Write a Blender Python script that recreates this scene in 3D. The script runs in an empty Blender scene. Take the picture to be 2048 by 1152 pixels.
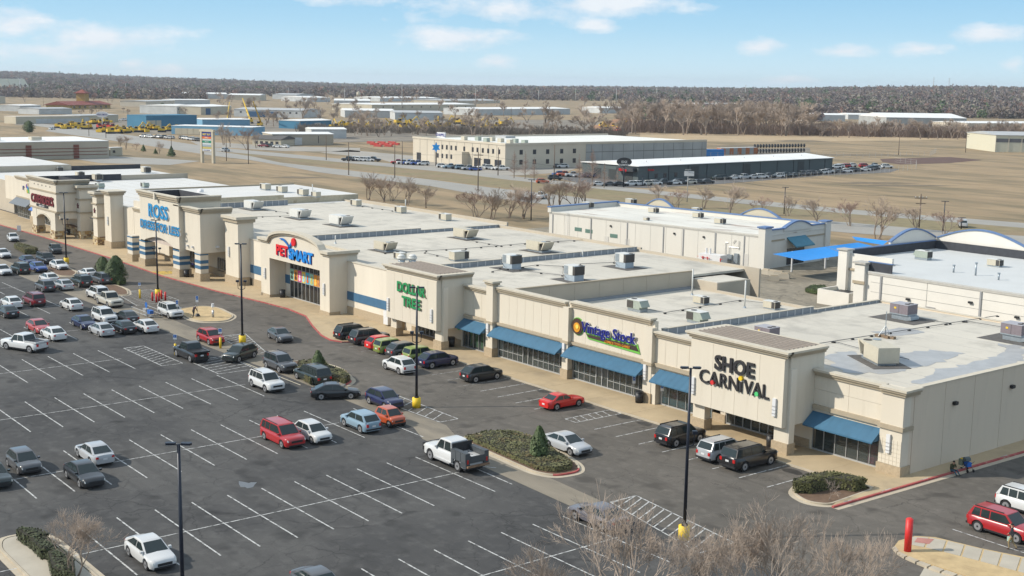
import bpy, bmesh, math, random
import numpy as np
from mathutils import Vector, Matrix
R = math.radians
rnd = random.Random(7)
sc = bpy.context.scene
COL = sc.collection

# ---------------------------------------------------------------- camera
FOC = 2500.0; PIT = R(9.22); ROL = R(0.92); YAW = R(38.2)
_cp, _sp, _c, _s = math.cos(PIT), math.sin(PIT), math.cos(ROL), math.sin(ROL)
_fw = np.array([0, _cp, -_sp]); _up = np.array([0, _sp, _cp]); _ri = np.array([1., 0, 0])
_M = np.array([[math.sin(YAW), -math.cos(YAW), 0], [math.cos(YAW), math.sin(YAW), 0], [0, 0, 1.]])
FW = _M @ _fw; RI = _M @ (_c*_ri + _s*_up); UP = _M @ (_c*_up - _s*_ri)
CAM = np.array([55.34, -82.49, 30.0])
def ray(px, py): return RI*(px-1024)/FOC - UP*(py-576)/FOC + FW
def gp(px, py, z=0.0):
    """point of the place at height z that was surveyed from the photograph"""
    d = ray(px, py); t = (z-CAM[2])/d[2]; p = CAM+t*d
    return float(p[0]), float(p[1])
def pix(x, y, z=0.0):
    v = np.array([x, y, z])-CAM; w = v@FW
    return 1024+FOC*(v@RI)/w, 576-FOC*(v@UP)/w, w
def hgt(px, pb, pt):
    x, y = gp(px, pb); lo, hi = 0., 120.
    for _ in range(30):
        m = (lo+hi)/2
        if pix(x, y, m)[1] > pt: lo = m
        else: hi = m
    return lo
cam = bpy.data.cameras.new('camera'); camo = bpy.data.objects.new('camera', cam); COL.objects.link(camo)
mw = Matrix.Identity(4)
for i in range(3):
    mw[i][0] = RI[i]; mw[i][1] = UP[i]; mw[i][2] = -FW[i]; mw[i][3] = CAM[i]
camo.matrix_world = mw
cam.sensor_width = 36; cam.lens = FOC/2048*36; cam.clip_start = 1; cam.clip_end = 30000
sc.camera = camo

# ---------------------------------------------------------------- sun, sky, exposure
LD = Vector((2.35, 3.7, -3.25)).normalized()           # direction sunlight travels
SUN_EL = math.asin(-LD.z)
sl = bpy.data.lights.new('sun', 'SUN'); sl.energy = 3.2; sl.angle = R(0.9); sl.color = (1.0, 0.93, 0.82)
so = bpy.data.objects.new('sun', sl); COL.objects.link(so); so.rotation_euler = LD.to_track_quat('-Z', 'Y').to_euler()
so.location = (0, 0, 80)
vs = sc.view_settings; vs.view_transform = 'Standard'; vs.look = 'None'; vs.exposure = 0.58; vs.gamma = 1; vs.use_curve_mapping = False
sc.cycles.max_bounces = 6; sc.cycles.transparent_max_bounces = 12; sc.cycles.volume_bounces = 0

w = bpy.data.worlds.new('World'); sc.world = w; w.use_nodes = True
nt = w.node_tree; nt.nodes.clear(); N = nt.nodes.new; K = nt.links.new
def wmath(op, a=None, b=None, c=None, clamp=False):
    n = N('ShaderNodeMath'); n.operation = op; n.use_clamp = clamp
    for i, v in enumerate((a, b, c)):
        if v is None: continue
        if isinstance(v, (int, float)): n.inputs[i].default_value = v
        else: K(v, n.inputs[i])
    return n.outputs[0]
def wvec(op, a, b=None):
    n = N('ShaderNodeVectorMath'); n.operation = op
    for i, v in enumerate((a, b)):
        if v is None: continue
        if isinstance(v, (tuple, list)): n.inputs[i].default_value = v
        else: K(v, n.inputs[i])
    return n.outputs[1] if op == 'LENGTH' else n.outputs[0]
sky = N('ShaderNodeTexSky'); sky.sky_type = 'NISHITA'; sky.sun_disc = False
sky.sun_elevation = SUN_EL; sky.sun_rotation = math.atan2(-LD.x, -LD.y); sky.altitude = 350; sky.dust_density = 0.6; sky.ozone_density = 1.5
tc = N('ShaderNodeTexCoord'); D = tc.outputs['Generated']
sx = N('ShaderNodeSeparateXYZ'); K(D, sx.inputs[0]); Z = sx.outputs[2]
ramp = N('ShaderNodeValToRGB'); K(Z, ramp.inputs[0]); e = ramp.color_ramp.elements
e[0].position = 0.0; e[0].color = (.47, .62, .70, 1); e[1].position = 1.0; e[1].color = (.42, .50, .60, 1)
for p_, c_ in ((.018, (.385, .57, .69)), (.045, (.265, .475, .645)), (.075, (.19, .40, .60)), (.3, (.42, .54, .66))):
    q = e.new(p_); q.color = (*c_, 1)
nz = N('ShaderNodeTexNoise'); nz.inputs['Scale'].default_value = 26; nz.inputs['Detail'].default_value = 7; nz.inputs['Roughness'].default_value = .62
mp = wvec('MULTIPLY', D, (1, 1, 2.6)); K(mp, nz.inputs['Vector'])
nfac = nz.outputs['Fac']
acc = None
for (px, py, a, b, s_) in ((30, 45, 75, 34, 1), (200, 80, 150, 34, .95), (90, 100, 130, 24, .85), (915, 76, 145, 26, 1), (1000, 22, 200, 30, .8), (1200, 8, 200, 26, .85), (1195, 52, 45, 15, 1),
                           (1525, 93, 52, 19, 1.1), (1690, 102, 62, 15, 1), (1838, 98, 60, 14, .9), (1985, 70, 75, 22, 1.1), (268, 127, 30, 11, .8), (995, 124, 40, 18, .75), (2020, 132, 24, 13, .6), (700, 0, 90, 14, .6), (1590, 160, 50, 8, .5), (890, 160, 30, 6, .4), (330,140,60,12,.5)):
    c = ray(px, py); c = c/np.linalg.norm(c)
    d = wvec('LENGTH', wvec('MULTIPLY', wvec('SUBTRACT', D, tuple(float(x) for x in c)), (FOC/a, FOC/a, FOC/b)))
    v = wmath('MULTIPLY', wmath('SUBTRACT', 1.0, d), s_)
    acc = v if acc is None else wmath('MAXIMUM', acc, v)
nb = N('ShaderNodeTexNoise'); nb.inputs['Scale'].default_value = 3.2; nb.inputs['Detail'].default_value = 6; K(wvec('MULTIPLY', D, (1, 1, 2.2)), nb.inputs['Vector'])
glob = wmath('MULTIPLY', wmath('SUBTRACT', nb.outputs['Fac'], .52), 3.0)
hi = wmath('MULTIPLY', wmath('SUBTRACT', Z, .085), 12, clamp=True)
acc = wmath('MAXIMUM', acc, wmath('SUBTRACT', glob, wmath('MULTIPLY', wmath('SUBTRACT', 1.0, hi), 3)))
cl = wmath('ADD', acc, wmath('MULTIPLY', wmath('SUBTRACT', nfac, .5), 2.6))
cl = wmath('MULTIPLY', wmath('SUBTRACT', cl, -.07), 1.15, clamp=True)
cl = wmath('MULTIPLY', cl, .9)
skyl = N('ShaderNodeMix'); skyl.data_type = 'RGBA'; skyl.inputs[0].default_value = .85
sk10 = N('ShaderNodeMix'); sk10.data_type = 'RGBA'; sk10.blend_type = 'MULTIPLY'; sk10.inputs[0].default_value = 1; sk10.inputs[7].default_value = (1, 1, 1, 1)
g10 = wvec('SCALE', ramp.outputs[0]); g10n = g10.node; g10n.inputs['Scale'].default_value = 10
K(sky.outputs[0], skyl.inputs[6]); K(g10, skyl.inputs[7])
mixc = N('ShaderNodeMix'); mixc.data_type = 'RGBA'; K(cl, mixc.inputs[0]); K(skyl.outputs[2], mixc.inputs[6])
shade = N('ShaderNodeMix'); shade.data_type = 'RGBA'; K(nfac, shade.inputs[0]); shade.inputs[6].default_value = (4.9, 5.4, 6.0, 1); shade.inputs[7].default_value = (6.9, 7.0, 7.1, 1)
K(shade.outputs[2], mixc.inputs[7])
bg = N('ShaderNodeBackground'); bg.inputs[1].default_value = .1; K(mixc.outputs[2], bg.inputs[0])
wo = N('ShaderNodeOutputWorld'); K(bg.outputs[0], wo.inputs[0])

# ---------------------------------------------------------------- materials
MATS = {}
def mat(name, col, rough=.8, metal=0., var=.12, scale=1.5, bump=.0, bscale=30., objcol=False, alpha=1., spec=.5, dirt=None, coords='Object', streak=None, coat=0.):
    if name in MATS: return MATS[name]
    m = bpy.data.materials.new(name); m.use_nodes = True; t = m.node_tree; n = t.nodes; L = t.links.new
    b = n['Principled BSDF']; b.inputs['Roughness'].default_value = rough; b.inputs['Metallic'].default_value = metal
    b.inputs['Specular IOR Level'].default_value = spec; b.inputs['Alpha'].default_value = alpha; b.inputs['Coat Weight'].default_value = coat
    tcn = n.new('ShaderNodeTexCoord'); co = tcn.outputs[coords]
    if streak:
        v = n.new('ShaderNodeMapping'); v.inputs['Scale'].default_value = streak; L(co, v.inputs[0]); sco = v.outputs[0]
    else: sco = co
    if objcol:
        oi = n.new('ShaderNodeObjectInfo'); base = oi.outputs['Color']
    else:
        rg = n.new('ShaderNodeRGB'); rg.outputs[0].default_value = (*col, 1); base = rg.outputs[0]
    if var > 0:
        nz = n.new('ShaderNodeTexNoise'); nz.inputs['Scale'].default_value = scale; nz.inputs['Detail'].default_value = 5; nz.inputs['Roughness'].default_value = .6; L(sco, nz.inputs['Vector'])
        mr = n.new('ShaderNodeMapRange'); mr.inputs[1].default_value = .25; mr.inputs[2].default_value = .75; mr.inputs[3].default_value = 1-var; mr.inputs[4].default_value = 1+var; L(nz.outputs['Fac'], mr.inputs[0])
        vm = n.new('ShaderNodeVectorMath'); vm.operation = 'SCALE'; L(base, vm.inputs[0]); L(mr.outputs[0], vm.inputs['Scale']); base = vm.outputs[0]
    if dirt:
        dc, dscale, dlo, dhi, dstr = dirt
        nz = n.new('ShaderNodeTexNoise'); nz.inputs['Scale'].default_value = dscale; nz.inputs['Detail'].default_value = 6; nz.inputs['Roughness'].default_value = .65; L(sco, nz.inputs['Vector'])
        mr = n.new('ShaderNodeMapRange'); mr.inputs[1].default_value = dlo; mr.inputs[2].default_value = dhi; mr.inputs[4].default_value = dstr; L(nz.outputs['Fac'], mr.inputs[0])
        mx = n.new('ShaderNodeMix'); mx.data_type = 'RGBA'; L(mr.outputs[0], mx.inputs[0]); L(base, mx.inputs[6]); mx.inputs[7].default_value = (*dc, 1); base = mx.outputs[2]
    L(base, b.inputs['Base Color'])
    if bump > 0:
        nz = n.new('ShaderNodeTexNoise'); nz.inputs['Scale'].default_value = bscale; nz.inputs['Detail'].default_value = 4; L(co, nz.inputs['Vector'])
        bp = n.new('ShaderNodeBump'); bp.inputs['Strength'].default_value = bump; bp.inputs['Distance'].default_value = .03; L(nz.outputs['Fac'], bp.inputs['Height']); L(bp.outputs[0], b.inputs['Normal'])
    MATS[name] = m; return m
S = lambda h: tuple(((int(h[i:i+2], 16)/255+.055)/1.055)**2.4 if int(h[i:i+2], 16) > 10 else int(h[i:i+2], 16)/3294 for i in (0, 2, 4))
CREAM = mat('stucco', (.60, .54, .44), .92, var=.05, scale=.6, bump=.25, bscale=14, dirt=((.40, .35, .27), 1.1, .54, .8, .32), streak=(1, 1, .14))
CREAM2 = mat('stucco_pale', (.65, .59, .49), .92, var=.05, scale=.6, bump=.2, bscale=14, dirt=((.42, .38, .31), 1.1, .55, .8, .3), streak=(1, 1, .14))
TRIM = mat('trim', (.36, .30, .215), .9, var=.08)
TRIMTOP = mat('coping', (.50, .45, .36), .85, var=.1)
BLOCK = mat('split_block', (.38, .30, .20), .95, var=.2, scale=5, bump=.6, bscale=12)
TANWALL = mat('tan_wall', (.43, .375, .295), .93, var=.06, scale=.5, bump=.2, bscale=10, dirt=((.25, .22, .17), .25, .55, .8, .3))
SIDEW = mat('tilt_wall', (.585, .495, .385), .93, var=.04, scale=.5, bump=.2, bscale=12, dirt=((.36, .31, .25), .9, .56, .8, .3), streak=(1, 1, .12))
WHITEW = mat('white_wall', (.62, .59, .53), .9, var=.05, scale=.4, dirt=((.4, .37, .32), .8, .55, .8, .35), streak=(1, 1, .14))
ROOF = mat('roof_membrane', (.50, .465, .395), .85, var=.10, scale=.10, bump=.1, bscale=3, dirt=((.30, .28, .24), .22, .50, .66, .6))
ROOFW = mat('roof_white', (.57, .56, .53), .8, var=.08, scale=.1, dirt=((.48, .48, .47), .09, .52, .66, .5))
ROOFOLD = mat('roof_old', (.60, .58, .52), .85, var=.15, scale=.2, dirt=((.26, .17, .13), .25, .54, .66, .7), streak=(.35, 1.6, 1))
ROOFB = mat('roof_battens', (.15, .125, .105), .9, var=.25, scale=3)
GREYP = mat('grey_metal_panel', (.235, .26, .29), .55, .2, var=.08)
GREYR = mat('panel_rib', (.46, .48, .50), .5, .2, var=.05)
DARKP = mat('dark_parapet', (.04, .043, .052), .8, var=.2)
AWN = mat('awning_blue', (.038, .120, .200), .55, var=.12, scale=1.2)
AWNB = mat('awning_bright', (.05, .14, .40), .6, var=.1)
AWNG = mat('awning_grey', (.13, .15, .17), .7, var=.1)
BLUE = mat('blue_band', (.04, .12, .215), .7, var=.12, scale=2)
FRAME = mat('shop_frame', (.36, .36, .35), .5, var=.04)
WHITE = mat('white_frame', (.62, .62, .62), .5, var=.04)
ALU = mat('aluminium', (.45, .45, .45), .4, .5, var=.05)
DARK = mat('dark_interior', (.17, .155, .135), .9, var=.2)
BLACK = mat('black_plastic', (.018, .018, .02), .5, var=.1)
NAVY = mat('dark_pole', (.012, .016, .028), .4, .1, var=.1)
YEL = mat('yellow_paint', (.75, .50, .02), .6, var=.08, scale=3, dirt=((.3, .2, .05), 3, .6, .8, .5))
RED = mat('red_paint', (.55, .02, .018), .5, var=.06)
REDC = mat('red_kerb', (.36, .075, .07), .8, var=.25, scale=1.5, dirt=((.40, .33, .25), 1.2, .55, .7, .7))
CONC = mat('walk_concrete', (.42, .325, .20), .9, var=.12, scale=.35, bump=.1, bscale=20, dirt=((.22, .175, .12), .22, .5, .72, .55))
CONC2 = mat('pale_concrete', (.40, .36, .29), .9, var=.12, scale=.5, dirt=((.2, .18, .15), .3, .55, .75, .4))
KERB = mat('kerb_concrete', (.42, .36, .27), .9, var=.15, scale=1)
ROAD = mat('road_concrete', (.29, .275, .245), .9, var=.1, scale=.1, dirt=((.2, .19, .17), .08, .52, .7, .4))
LINE = mat('road_paint', (.50, .50, .48), .8, var=.1, dirt=((.09, .088, .085), 1.7, .47, .60, .95))
LINEF = mat('faded_paint', (.36, .36, .34), .8, var=.1, dirt=((.09, .088, .085), 2.0, .44, .56, .9))
YLINE = mat('yellow_line', (.55, .38, .08), .8, var=.1, dirt=((.09, .088, .085), 1.5, .5, .6, .8))
STONE = [mat('ledge_stone_%s' % k, c, .9, var=.2, scale=4, bump=.3) for k, c in (('gold', (.42, .28, .12)), ('tan', (.46, .36, .21)), ('brown', (.22, .14, .08)), ('pale', (.52, .44, .30)))]
BARK = mat('bark', (.235, .185, .145), .95, var=.2, scale=2)
TWIG = mat('twigs', (.37, .295, .235), .95, var=.15, scale=.7)
TWIGR = mat('twigs_reddish', (.33, .235, .19), .95, var=.15, scale=.7)
LEAF = mat('evergreen_leaf', (.065, .095, .030), .7, var=.5, scale=1.4)
HEDGE = mat('hedge_leaf', (.125, .125, .052), .8, var=.45, scale=1.2, dirt=((.15, .085, .04), .8, .52, .68, .7))
SOIL = mat('mulch', (.13, .08, .05), .95, var=.3, scale=2)
DRYG = mat('dry_grass', (.46, .34, .18), .95, var=.18, scale=1.2, bump=.3, bscale=15, dirt=((.25, .17, .09), .8, .52, .75, .6))
PAINT = mat('car_paint', (1, 1, 1), .28, 0, var=.0, objcol=True, coat=.6)
TYRE = mat('tyre', (.015, .015, .016), .8, var=.1)
RIM = mat('rim', (.42, .42, .43), .3, .6, var=.1, scale=9)
CGLASS = mat('car_glass', (.022, .032, .033), .04, 0, var=0, spec=.45)
LAMPR = mat('tail_lamp', (.42, .012, .012), .3, var=0)
LAMPW = mat('head_lamp', (.62, .62, .58), .2, var=0)
PLATE = mat('plate', (.6, .6, .6), .5, var=0)
SKIN = mat('skin', (.42, .24, .16), .6, var=.05)
def glassmat(name, col=(.07, .085, .085), a=.45):
    return mat(name, col, .06, 0, var=0, alpha=a, spec=.7)
GLASS = glassmat('shop_glass')
GLASSD = glassmat('dark_glass', (.012, .015, .018), .85)

# ---------------------------------------------------------------- helpers
def prop(o, label=None, cat=None, group=None, kind=None):
    if label: o['label'] = label
    if cat: o['category'] = cat
    if group: o['group'] = group
    if kind: o['kind'] = kind
    return o
def empty(name, loc, rz=0., label=None, cat=None, group=None):
    o = bpy.data.objects.new(name, None); COL.objects.link(o); o.location = loc; o.rotation_euler = (0, 0, rz); o.empty_display_size = .3
    return prop(o, label, cat, group)
class MB:
    def __init__(s, org=(0, 0, 0)): s.v = []; s.f = []; s.m = []; s.o = org
    def poly(s, pts, m=0):
        k = len(s.v); s.v += [tuple(p) for p in pts]; s.f.append(tuple(range(k, k+len(pts)))); s.m.append(m); return s
    def box(s, x0, x1, y0, y1, z0, z1, m=0):
        if x1 < x0: x0, x1 = x1, x0
        if y1 < y0: y0, y1 = y1, y0
        if z1 < z0: z0, z1 = z1, z0
        k = len(s.v)
        s.v += [(x0, y0, z0), (x1, y0, z0), (x1, y1, z0), (x0, y1, z0), (x0, y0, z1), (x1, y0, z1), (x1, y1, z1), (x0, y1, z1)]
        for f in ((0, 3, 2, 1), (4, 5, 6, 7), (0, 1, 5, 4), (1, 2, 6, 5), (2, 3, 7, 6), (3, 0, 4, 7)): s.f.append(tuple(k+i for i in f)); s.m.append(m)
        return s
    def prism(s, pts, z0, z1, m=0, mt=None):
        n = len(pts); k = len(s.v)
        a = sum(pts[i][0]*pts[(i+1) % n][1]-pts[(i+1) % n][0]*pts[i][1] for i in range(n))
        if a < 0: pts = pts[::-1]
        zz = z1 if isinstance(z1, (list, tuple)) else [z1]*n
        s.v += [(p[0], p[1], z0) for p in pts]+[(p[0], p[1], zz[i]) for i, p in enumerate(pts)]
        for i in range(n): j = (i+1) % n; s.f.append((k+i, k+j, k+n+j, k+n+i)); s.m.append(m)
        s.f.append(tuple(k+n+i for i in range(n))); s.m.append(m if mt is None else mt)
        s.f.append(tuple(k+n-1-i for i in range(n))); s.m.append(m); return s
    def wallprism(s, prof, y0, y1, m=0, axis='y'):
        """profile in (x,z) extruded along y, or (y,z) extruded along x"""
        n = len(prof); k = len(s.v)
        for yy in (y0, y1): s.v += [((p[0], yy, p[1]) if axis == 'y' else (yy, p[0], p[1])) for p in prof]
        a = sum(prof[i][0]*prof[(i+1) % n][1]-prof[(i+1) % n][0]*prof[i][1] for i in range(n))
        fl = (a > 0) == (axis == 'y') 
        def F(t): s.f.append(t if fl else t[::-1]); s.m.append(m)
        F(tuple(k+i for i in range(n))); F(tuple(k+2*n-1-i for i in range(n)))
        for i in range(n): j = (i+1) % n; F((k+i, k+n+i, k+n+j, k+j))
        return s
    def cyl(s, p0, p1, r0, r1=None, n=10, m=0, caps=True):
        r1 = r0 if r1 is None else r1
        p0 = Vector(p0); p1 = Vector(p1); d = (p1-p0).normalized()
        u = d.orthogonal().normalized(); w_ = d.cross(u); k = len(s.v)
        for p, r in ((p0, r0), (p1, r1)):
            for i in range(n):
                a = 2*math.pi*i/n; s.v.append(tuple(p+u*(r*math.cos(a))+w_*(r*math.sin(a))))
        for i in range(n): j = (i+1) % n; s.f.append((k+i, k+j, k+n+j, k+n+i)); s.m.append(m)
        if caps:
            s.f.append(tuple(k+n+i for i in range(n))); s.m.append(m); s.f.append(tuple(k+n-1-i for i in range(n))); s.m.append(m)
        return s
    def mesh(s, name, mats, smooth=False):
        me = bpy.data.meshes.new(name); o = s.o
        me.from_pydata([(a-o[0], b-o[1], c-o[2]) for a, b, c in s.v], [], s.f)
        for x in (mats if isinstance(mats, (list, tuple)) else [mats]): me.materials.append(x)
        me.polygons.foreach_set('material_index', s.m)
        if smooth: me.polygons.foreach_set('use_smooth', [True]*len(s.f))
        me.update(); return me
    def build(s, name, mats, parent=None, smooth=False, loc=None, rot=None):
        return link(name, s.mesh(name, mats, smooth), parent, loc, rot)
def link(name, me, parent=None, loc=None, rot=None):
    o = bpy.data.objects.new(name, me); COL.objects.link(o); o.parent = parent
    if loc is not None: o.location = loc
    if rot is not None: o.rotation_euler = rot
    return o
def copy_tree(o, parent=None):
    c = o.copy(); COL.objects.link(c)
    if parent is not None: c.parent = parent
    for ch in list(o.children): copy_tree(ch, c)
    return c
def struct(o): o['kind'] = 'structure'; return o
_tcache = {}
def text_mesh(txt, size, ext=.06, bold=0., mat_=None, shear=0., align='CENTER', mat2=None):
    c = bpy.data.curves.new('lettering', 'FONT'); c.body = txt; c.size = size; c.extrude = ext; c.offset = bold; c.shear = shear; c.align_x = align; c.resolution_u = 3
    o = bpy.data.objects.new('lettering', c); COL.objects.link(o)
    dg = bpy.context.evaluated_depsgraph_get(); me = bpy.data.meshes.new_from_object(o.evaluated_get(dg))
    bpy.data.objects.remove(o); me.materials.clear(); me.materials.append(mat_); return me
def letters(txt, x, y, z, size, m, parent, off=(0, 0, 0), ext=.08, bold=0., sx=1., shear=0., name='sign_lettering', rz=0., fit=None):
    me = text_mesh(txt, size, ext, bold, m, shear)
    if fit: xx_ = [v.co.x for v in me.vertices]; c_ = (max(xx_)+min(xx_))/2; sx = (fit[1]-fit[0])/(max(xx_)-min(xx_)); x = (fit[0]+fit[1])/2-c_*sx
    if size >= 1.4:
        for q in islands(me):
            o = link(name.replace('lettering', 'letter'), q, parent, (x-off[0], y-off[1], z-off[2]), (math.pi/2, 0, rz)); o.scale = (sx, 1, 1)
        return o
    o = link(name, me, parent, (x-off[0], y-off[1], z-off[2]), (math.pi/2, 0, rz)); o.scale = (sx, 1, 1); return o
def islands(me):
    """one mesh per letter (contours that overlap along x belong together)"""
    bm = bmesh.new(); bm.from_mesh(me); bmesh.ops.remove_doubles(bm, verts=bm.verts, dist=1e-4); bm.verts.ensure_lookup_table(); seen = set(); groups = []
    for v in bm.verts:
        if v.index in seen: continue
        st = [v]; seen.add(v.index); g = []
        while st:
            a = st.pop(); g.append(a.index)
            for e in a.link_edges:
                b = e.other_vert(a)
                if b.index not in seen: seen.add(b.index); st.append(b)
        groups.append(g)
    rng_ = [(min(bm.verts[i].co.x for i in g), max(bm.verts[i].co.x for i in g), g) for g in groups]; rng_.sort(key=lambda q: q[0]); out = []
    for a, b, g in rng_:
        if out and a < out[-1][1]-.5*(b-a): out[-1] = (out[-1][0], max(b, out[-1][1]), out[-1][2]+g)
        else: out.append((a, b, list(g)))
    res = []
    for a, b, g in out:
        S_ = set(g); ix = {i: k for k, i in enumerate(g)}; n_ = bpy.data.meshes.new('letter'); n_.from_pydata([tuple(bm.verts[i].co) for i in g], [], [tuple(ix[v.index] for v in f.verts) for f in bm.faces if f.verts[0].index in S_]); n_.materials.append(me.materials[0]); res.append(n_)
    bm.free(); return res

# ---------------------------------------------------------------- ground
def hill(x, y):
    d = math.hypot(x-CAM[0], y-CAM[1])
    if d < 1300: return 0.
    px = pix(x, y, 0)[0] if (np.array([x, y, 0])-CAM)@FW > 100 else 1024
    t = min(1, max(0, (px-500)/1400)); 
    right = 8+26*t*t
    left = 34*min(1, max(0, (700-px)/700))
    f = min(1, (d-1300)/2600); f = f*f*(3-2*f)
    g = min(1, max(0, (d-2600)/3500)); g = g*g*(3-2*g)
    return right*f+left*g + 3*f*math.sin(px/83.)*math.sin(d/400.)
def ground():
    v = []; f = []; na = 96
    rs = [0, 60, 150, 300, 500, 750, 1000, 1300, 1600, 1900, 2200, 2500, 2900, 3300, 3800, 4400, 5200, 6200, 7500, 9500]
    a0 = math.atan2(FW[1], FW[0])
    v.append((CAM[0], CAM[1], 0))
    for r in rs[1:]:
        for i in range(na):
            a = 2*math.pi*i/na; x = CAM[0]+r*math.cos(a); y = CAM[1]+r*math.sin(a); v.append((x, y, hill(x, y)-.02))
    for i in range(na): f.append((0, 1+i, 1+(i+1) % na))
    for k in range(len(rs)-2):
        for i in range(na):
            j = (i+1) % na; a = 1+k*na; b = a+na; f.append((a+i, b+i, b+j, a+j))
    me = bpy.data.meshes.new('ground'); me.from_pydata(v, [], f); me.materials.append(GRASS); me.polygons.foreach_set('use_smooth', [True]*len(f))
    struct(link('ground', me))
GRASS = mat('field_grass', (.285, .205, .115), .97, var=.26, scale=.12, bump=.3, bscale=2.5, dirt=((.14, .112, .06), .035, .44, .62, .85), streak=(.45, 1.9, 1), coords='Object')
ground()
def roadmat(name, c1, c2, crack):
    m = bpy.data.materials.new(name); m.use_nodes = True; t = m.node_tree; n = t.nodes; L = t.links.new
    b = n['Principled BSDF']; b.inputs['Roughness'].default_value = .9; b.inputs['Specular IOR Level'].default_value = .25
    tcn = n.new('ShaderNodeTexCoord'); co = tcn.outputs['Object']
    def noise(s, d=6, r=.6, vec=None):
        q = n.new('ShaderNodeTexNoise'); q.inputs['Scale'].default_value = s; q.inputs['Detail'].default_value = d; q.inputs['Roughness'].default_value = r; L(vec or co, q.inputs['Vector']); return q
    def mr(v, a, b_, c=0, d=1):
        q = n.new('ShaderNodeMapRange'); q.inputs[1].default_value = a; q.inputs[2].default_value = b_; q.inputs[3].default_value = c; q.inputs[4].default_value = d; L(v, q.inputs[0]); return q.outputs[0]
    def mix(f, a, b_, blend='MIX'):
        q = n.new('ShaderNodeMix'); q.data_type = 'RGBA'; q.blend_type = blend
        for i, x in ((0, f), (6, a), (7, b_)):
            if isinstance(x, tuple): q.inputs[i].default_value = (*x, 1)
            elif isinstance(x, float): q.inputs[i].default_value = x
            else: L(x, q.inputs[i])
        return q.outputs[2]
    base = mix(mr(noise(.07).outputs[0], .40, .60), c1, c2)
    sp = n.new('ShaderNodeMapping'); sp.inputs['Scale'].default_value = (.10, 1.1, 1); L(co, sp.inputs[0])
    base = mix(mr(noise(.6, 5, .65, sp.outputs[0]).outputs[0], .50, .70, 0, .5), base, tuple(x*.62 for x in c1))
    base = mix(mr(noise(.9).outputs[0], .5, .72, 0, .45), base, tuple(x*1.5 for x in c2))
    base = mix(mr(noise(9, 3).outputs[0], .3, .7, 0, .35), base, tuple(x*.72 for x in c1))
    # oil stains
    base = mix(mr(noise(.33, 2).outputs[0], .58, .70, 0, .6), base, tuple(x*.45 for x in c1))
    # cracks and sealed seams
    ds = noise(.8, 4)
    va = n.new('ShaderNodeVectorMath'); va.operation = 'MULTIPLY_ADD'; L(ds.outputs['Color'], va.inputs[0]); va.inputs[1].default_value = (1.6, 1.6, 0); L(co, va.inputs[2])
    for sc_, wd in ((.13, .012), (.33, .016)):
        vo = n.new('ShaderNodeTexVoronoi'); vo.feature = 'DISTANCE_TO_EDGE'; vo.inputs['Scale'].default_value = sc_; L(va.outputs[0], vo.inputs['Vector'])
        k = mr(vo.outputs[0], 0.0, wd*crack, .7, 0)
        msk = mr(noise(.11, 3).outputs[0], .42, .56)
        mm = n.new('ShaderNodeMath'); mm.operation = 'MULTIPLY'; L(k, mm.inputs[0]); L(msk, mm.inputs[1])
        base = mix(mm.outputs[0], base, tuple(x*.42 for x in c1))
    L(base, b.inputs['Base Color'])
    bp = n.new('ShaderNodeBump'); bp.inputs['Strength'].default_value = .3; bp.inputs['Distance'].default_value = .01; L(noise(25, 3).outputs[0], bp.inputs['Height']); L(bp.outputs[0], b.inputs['Normal'])
    return m
ASPH = roadmat('lot_asphalt', (.060, .059, .058), (.094, .091, .086), 1.)
ASPH2 = roadmat('lane_asphalt', (.105, .095, .082), (.135, .121, .104), .6)
ASPH3 = roadmat('back_asphalt', (.20, .178, .14), (.30, .26, .195), 1.)
def sheet(name, pts, z, m):
    b = MB(); b.poly([(x, y, z) for x, y in (pts if sum(pts[i][0]*pts[(i+1) % len(pts)][1]-pts[(i+1) % len(pts)][0]*pts[i][1] for i in range(len(pts))) > 0 else pts[::-1])]); return struct(b.build(name, m))
sheet('parking_lot', [(-330, -150), (70, -150), (70, -22), (-330, -22)], .008, ASPH)
sheet('service_road', [(-330, -22), (70, -22), (70, 120), (14, 120), (.4, 50), (-330, 3)], .004, ASPH2)
sheet('lane_surface', [(-330, -22.5), (-34, -21.5), (-28, -23), (12, -23), (12, 0), (-330, 0)], .012, ASPH2)
sheet('valley_gutter', [(-230, -25.5), (-132, -24.9), (-60, -23.0), (-34, -23.0), (-30.5, -24.4), (-9.0, -25.4), (-9, -22.8), (-15, -22.4), (-28.4, -22.0), (-33, -20.2), (-47, -20.8), (-80, -20.4), (-92, -20.1), (-117, -21.4), (-230, -22.5)], .018, mat('gutter_concrete', (.215, .185, .14), .9, var=.15, scale=.5, dirt=((.10, .09, .075), .3, .5, .7, .6), streak=(.4, 1, 1)))
sheet('back_lot', [(-150, 36), (.3, 36), (30, 50), (30, 110), (-60, 125), (-150, 112)], .010, ASPH3)
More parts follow.
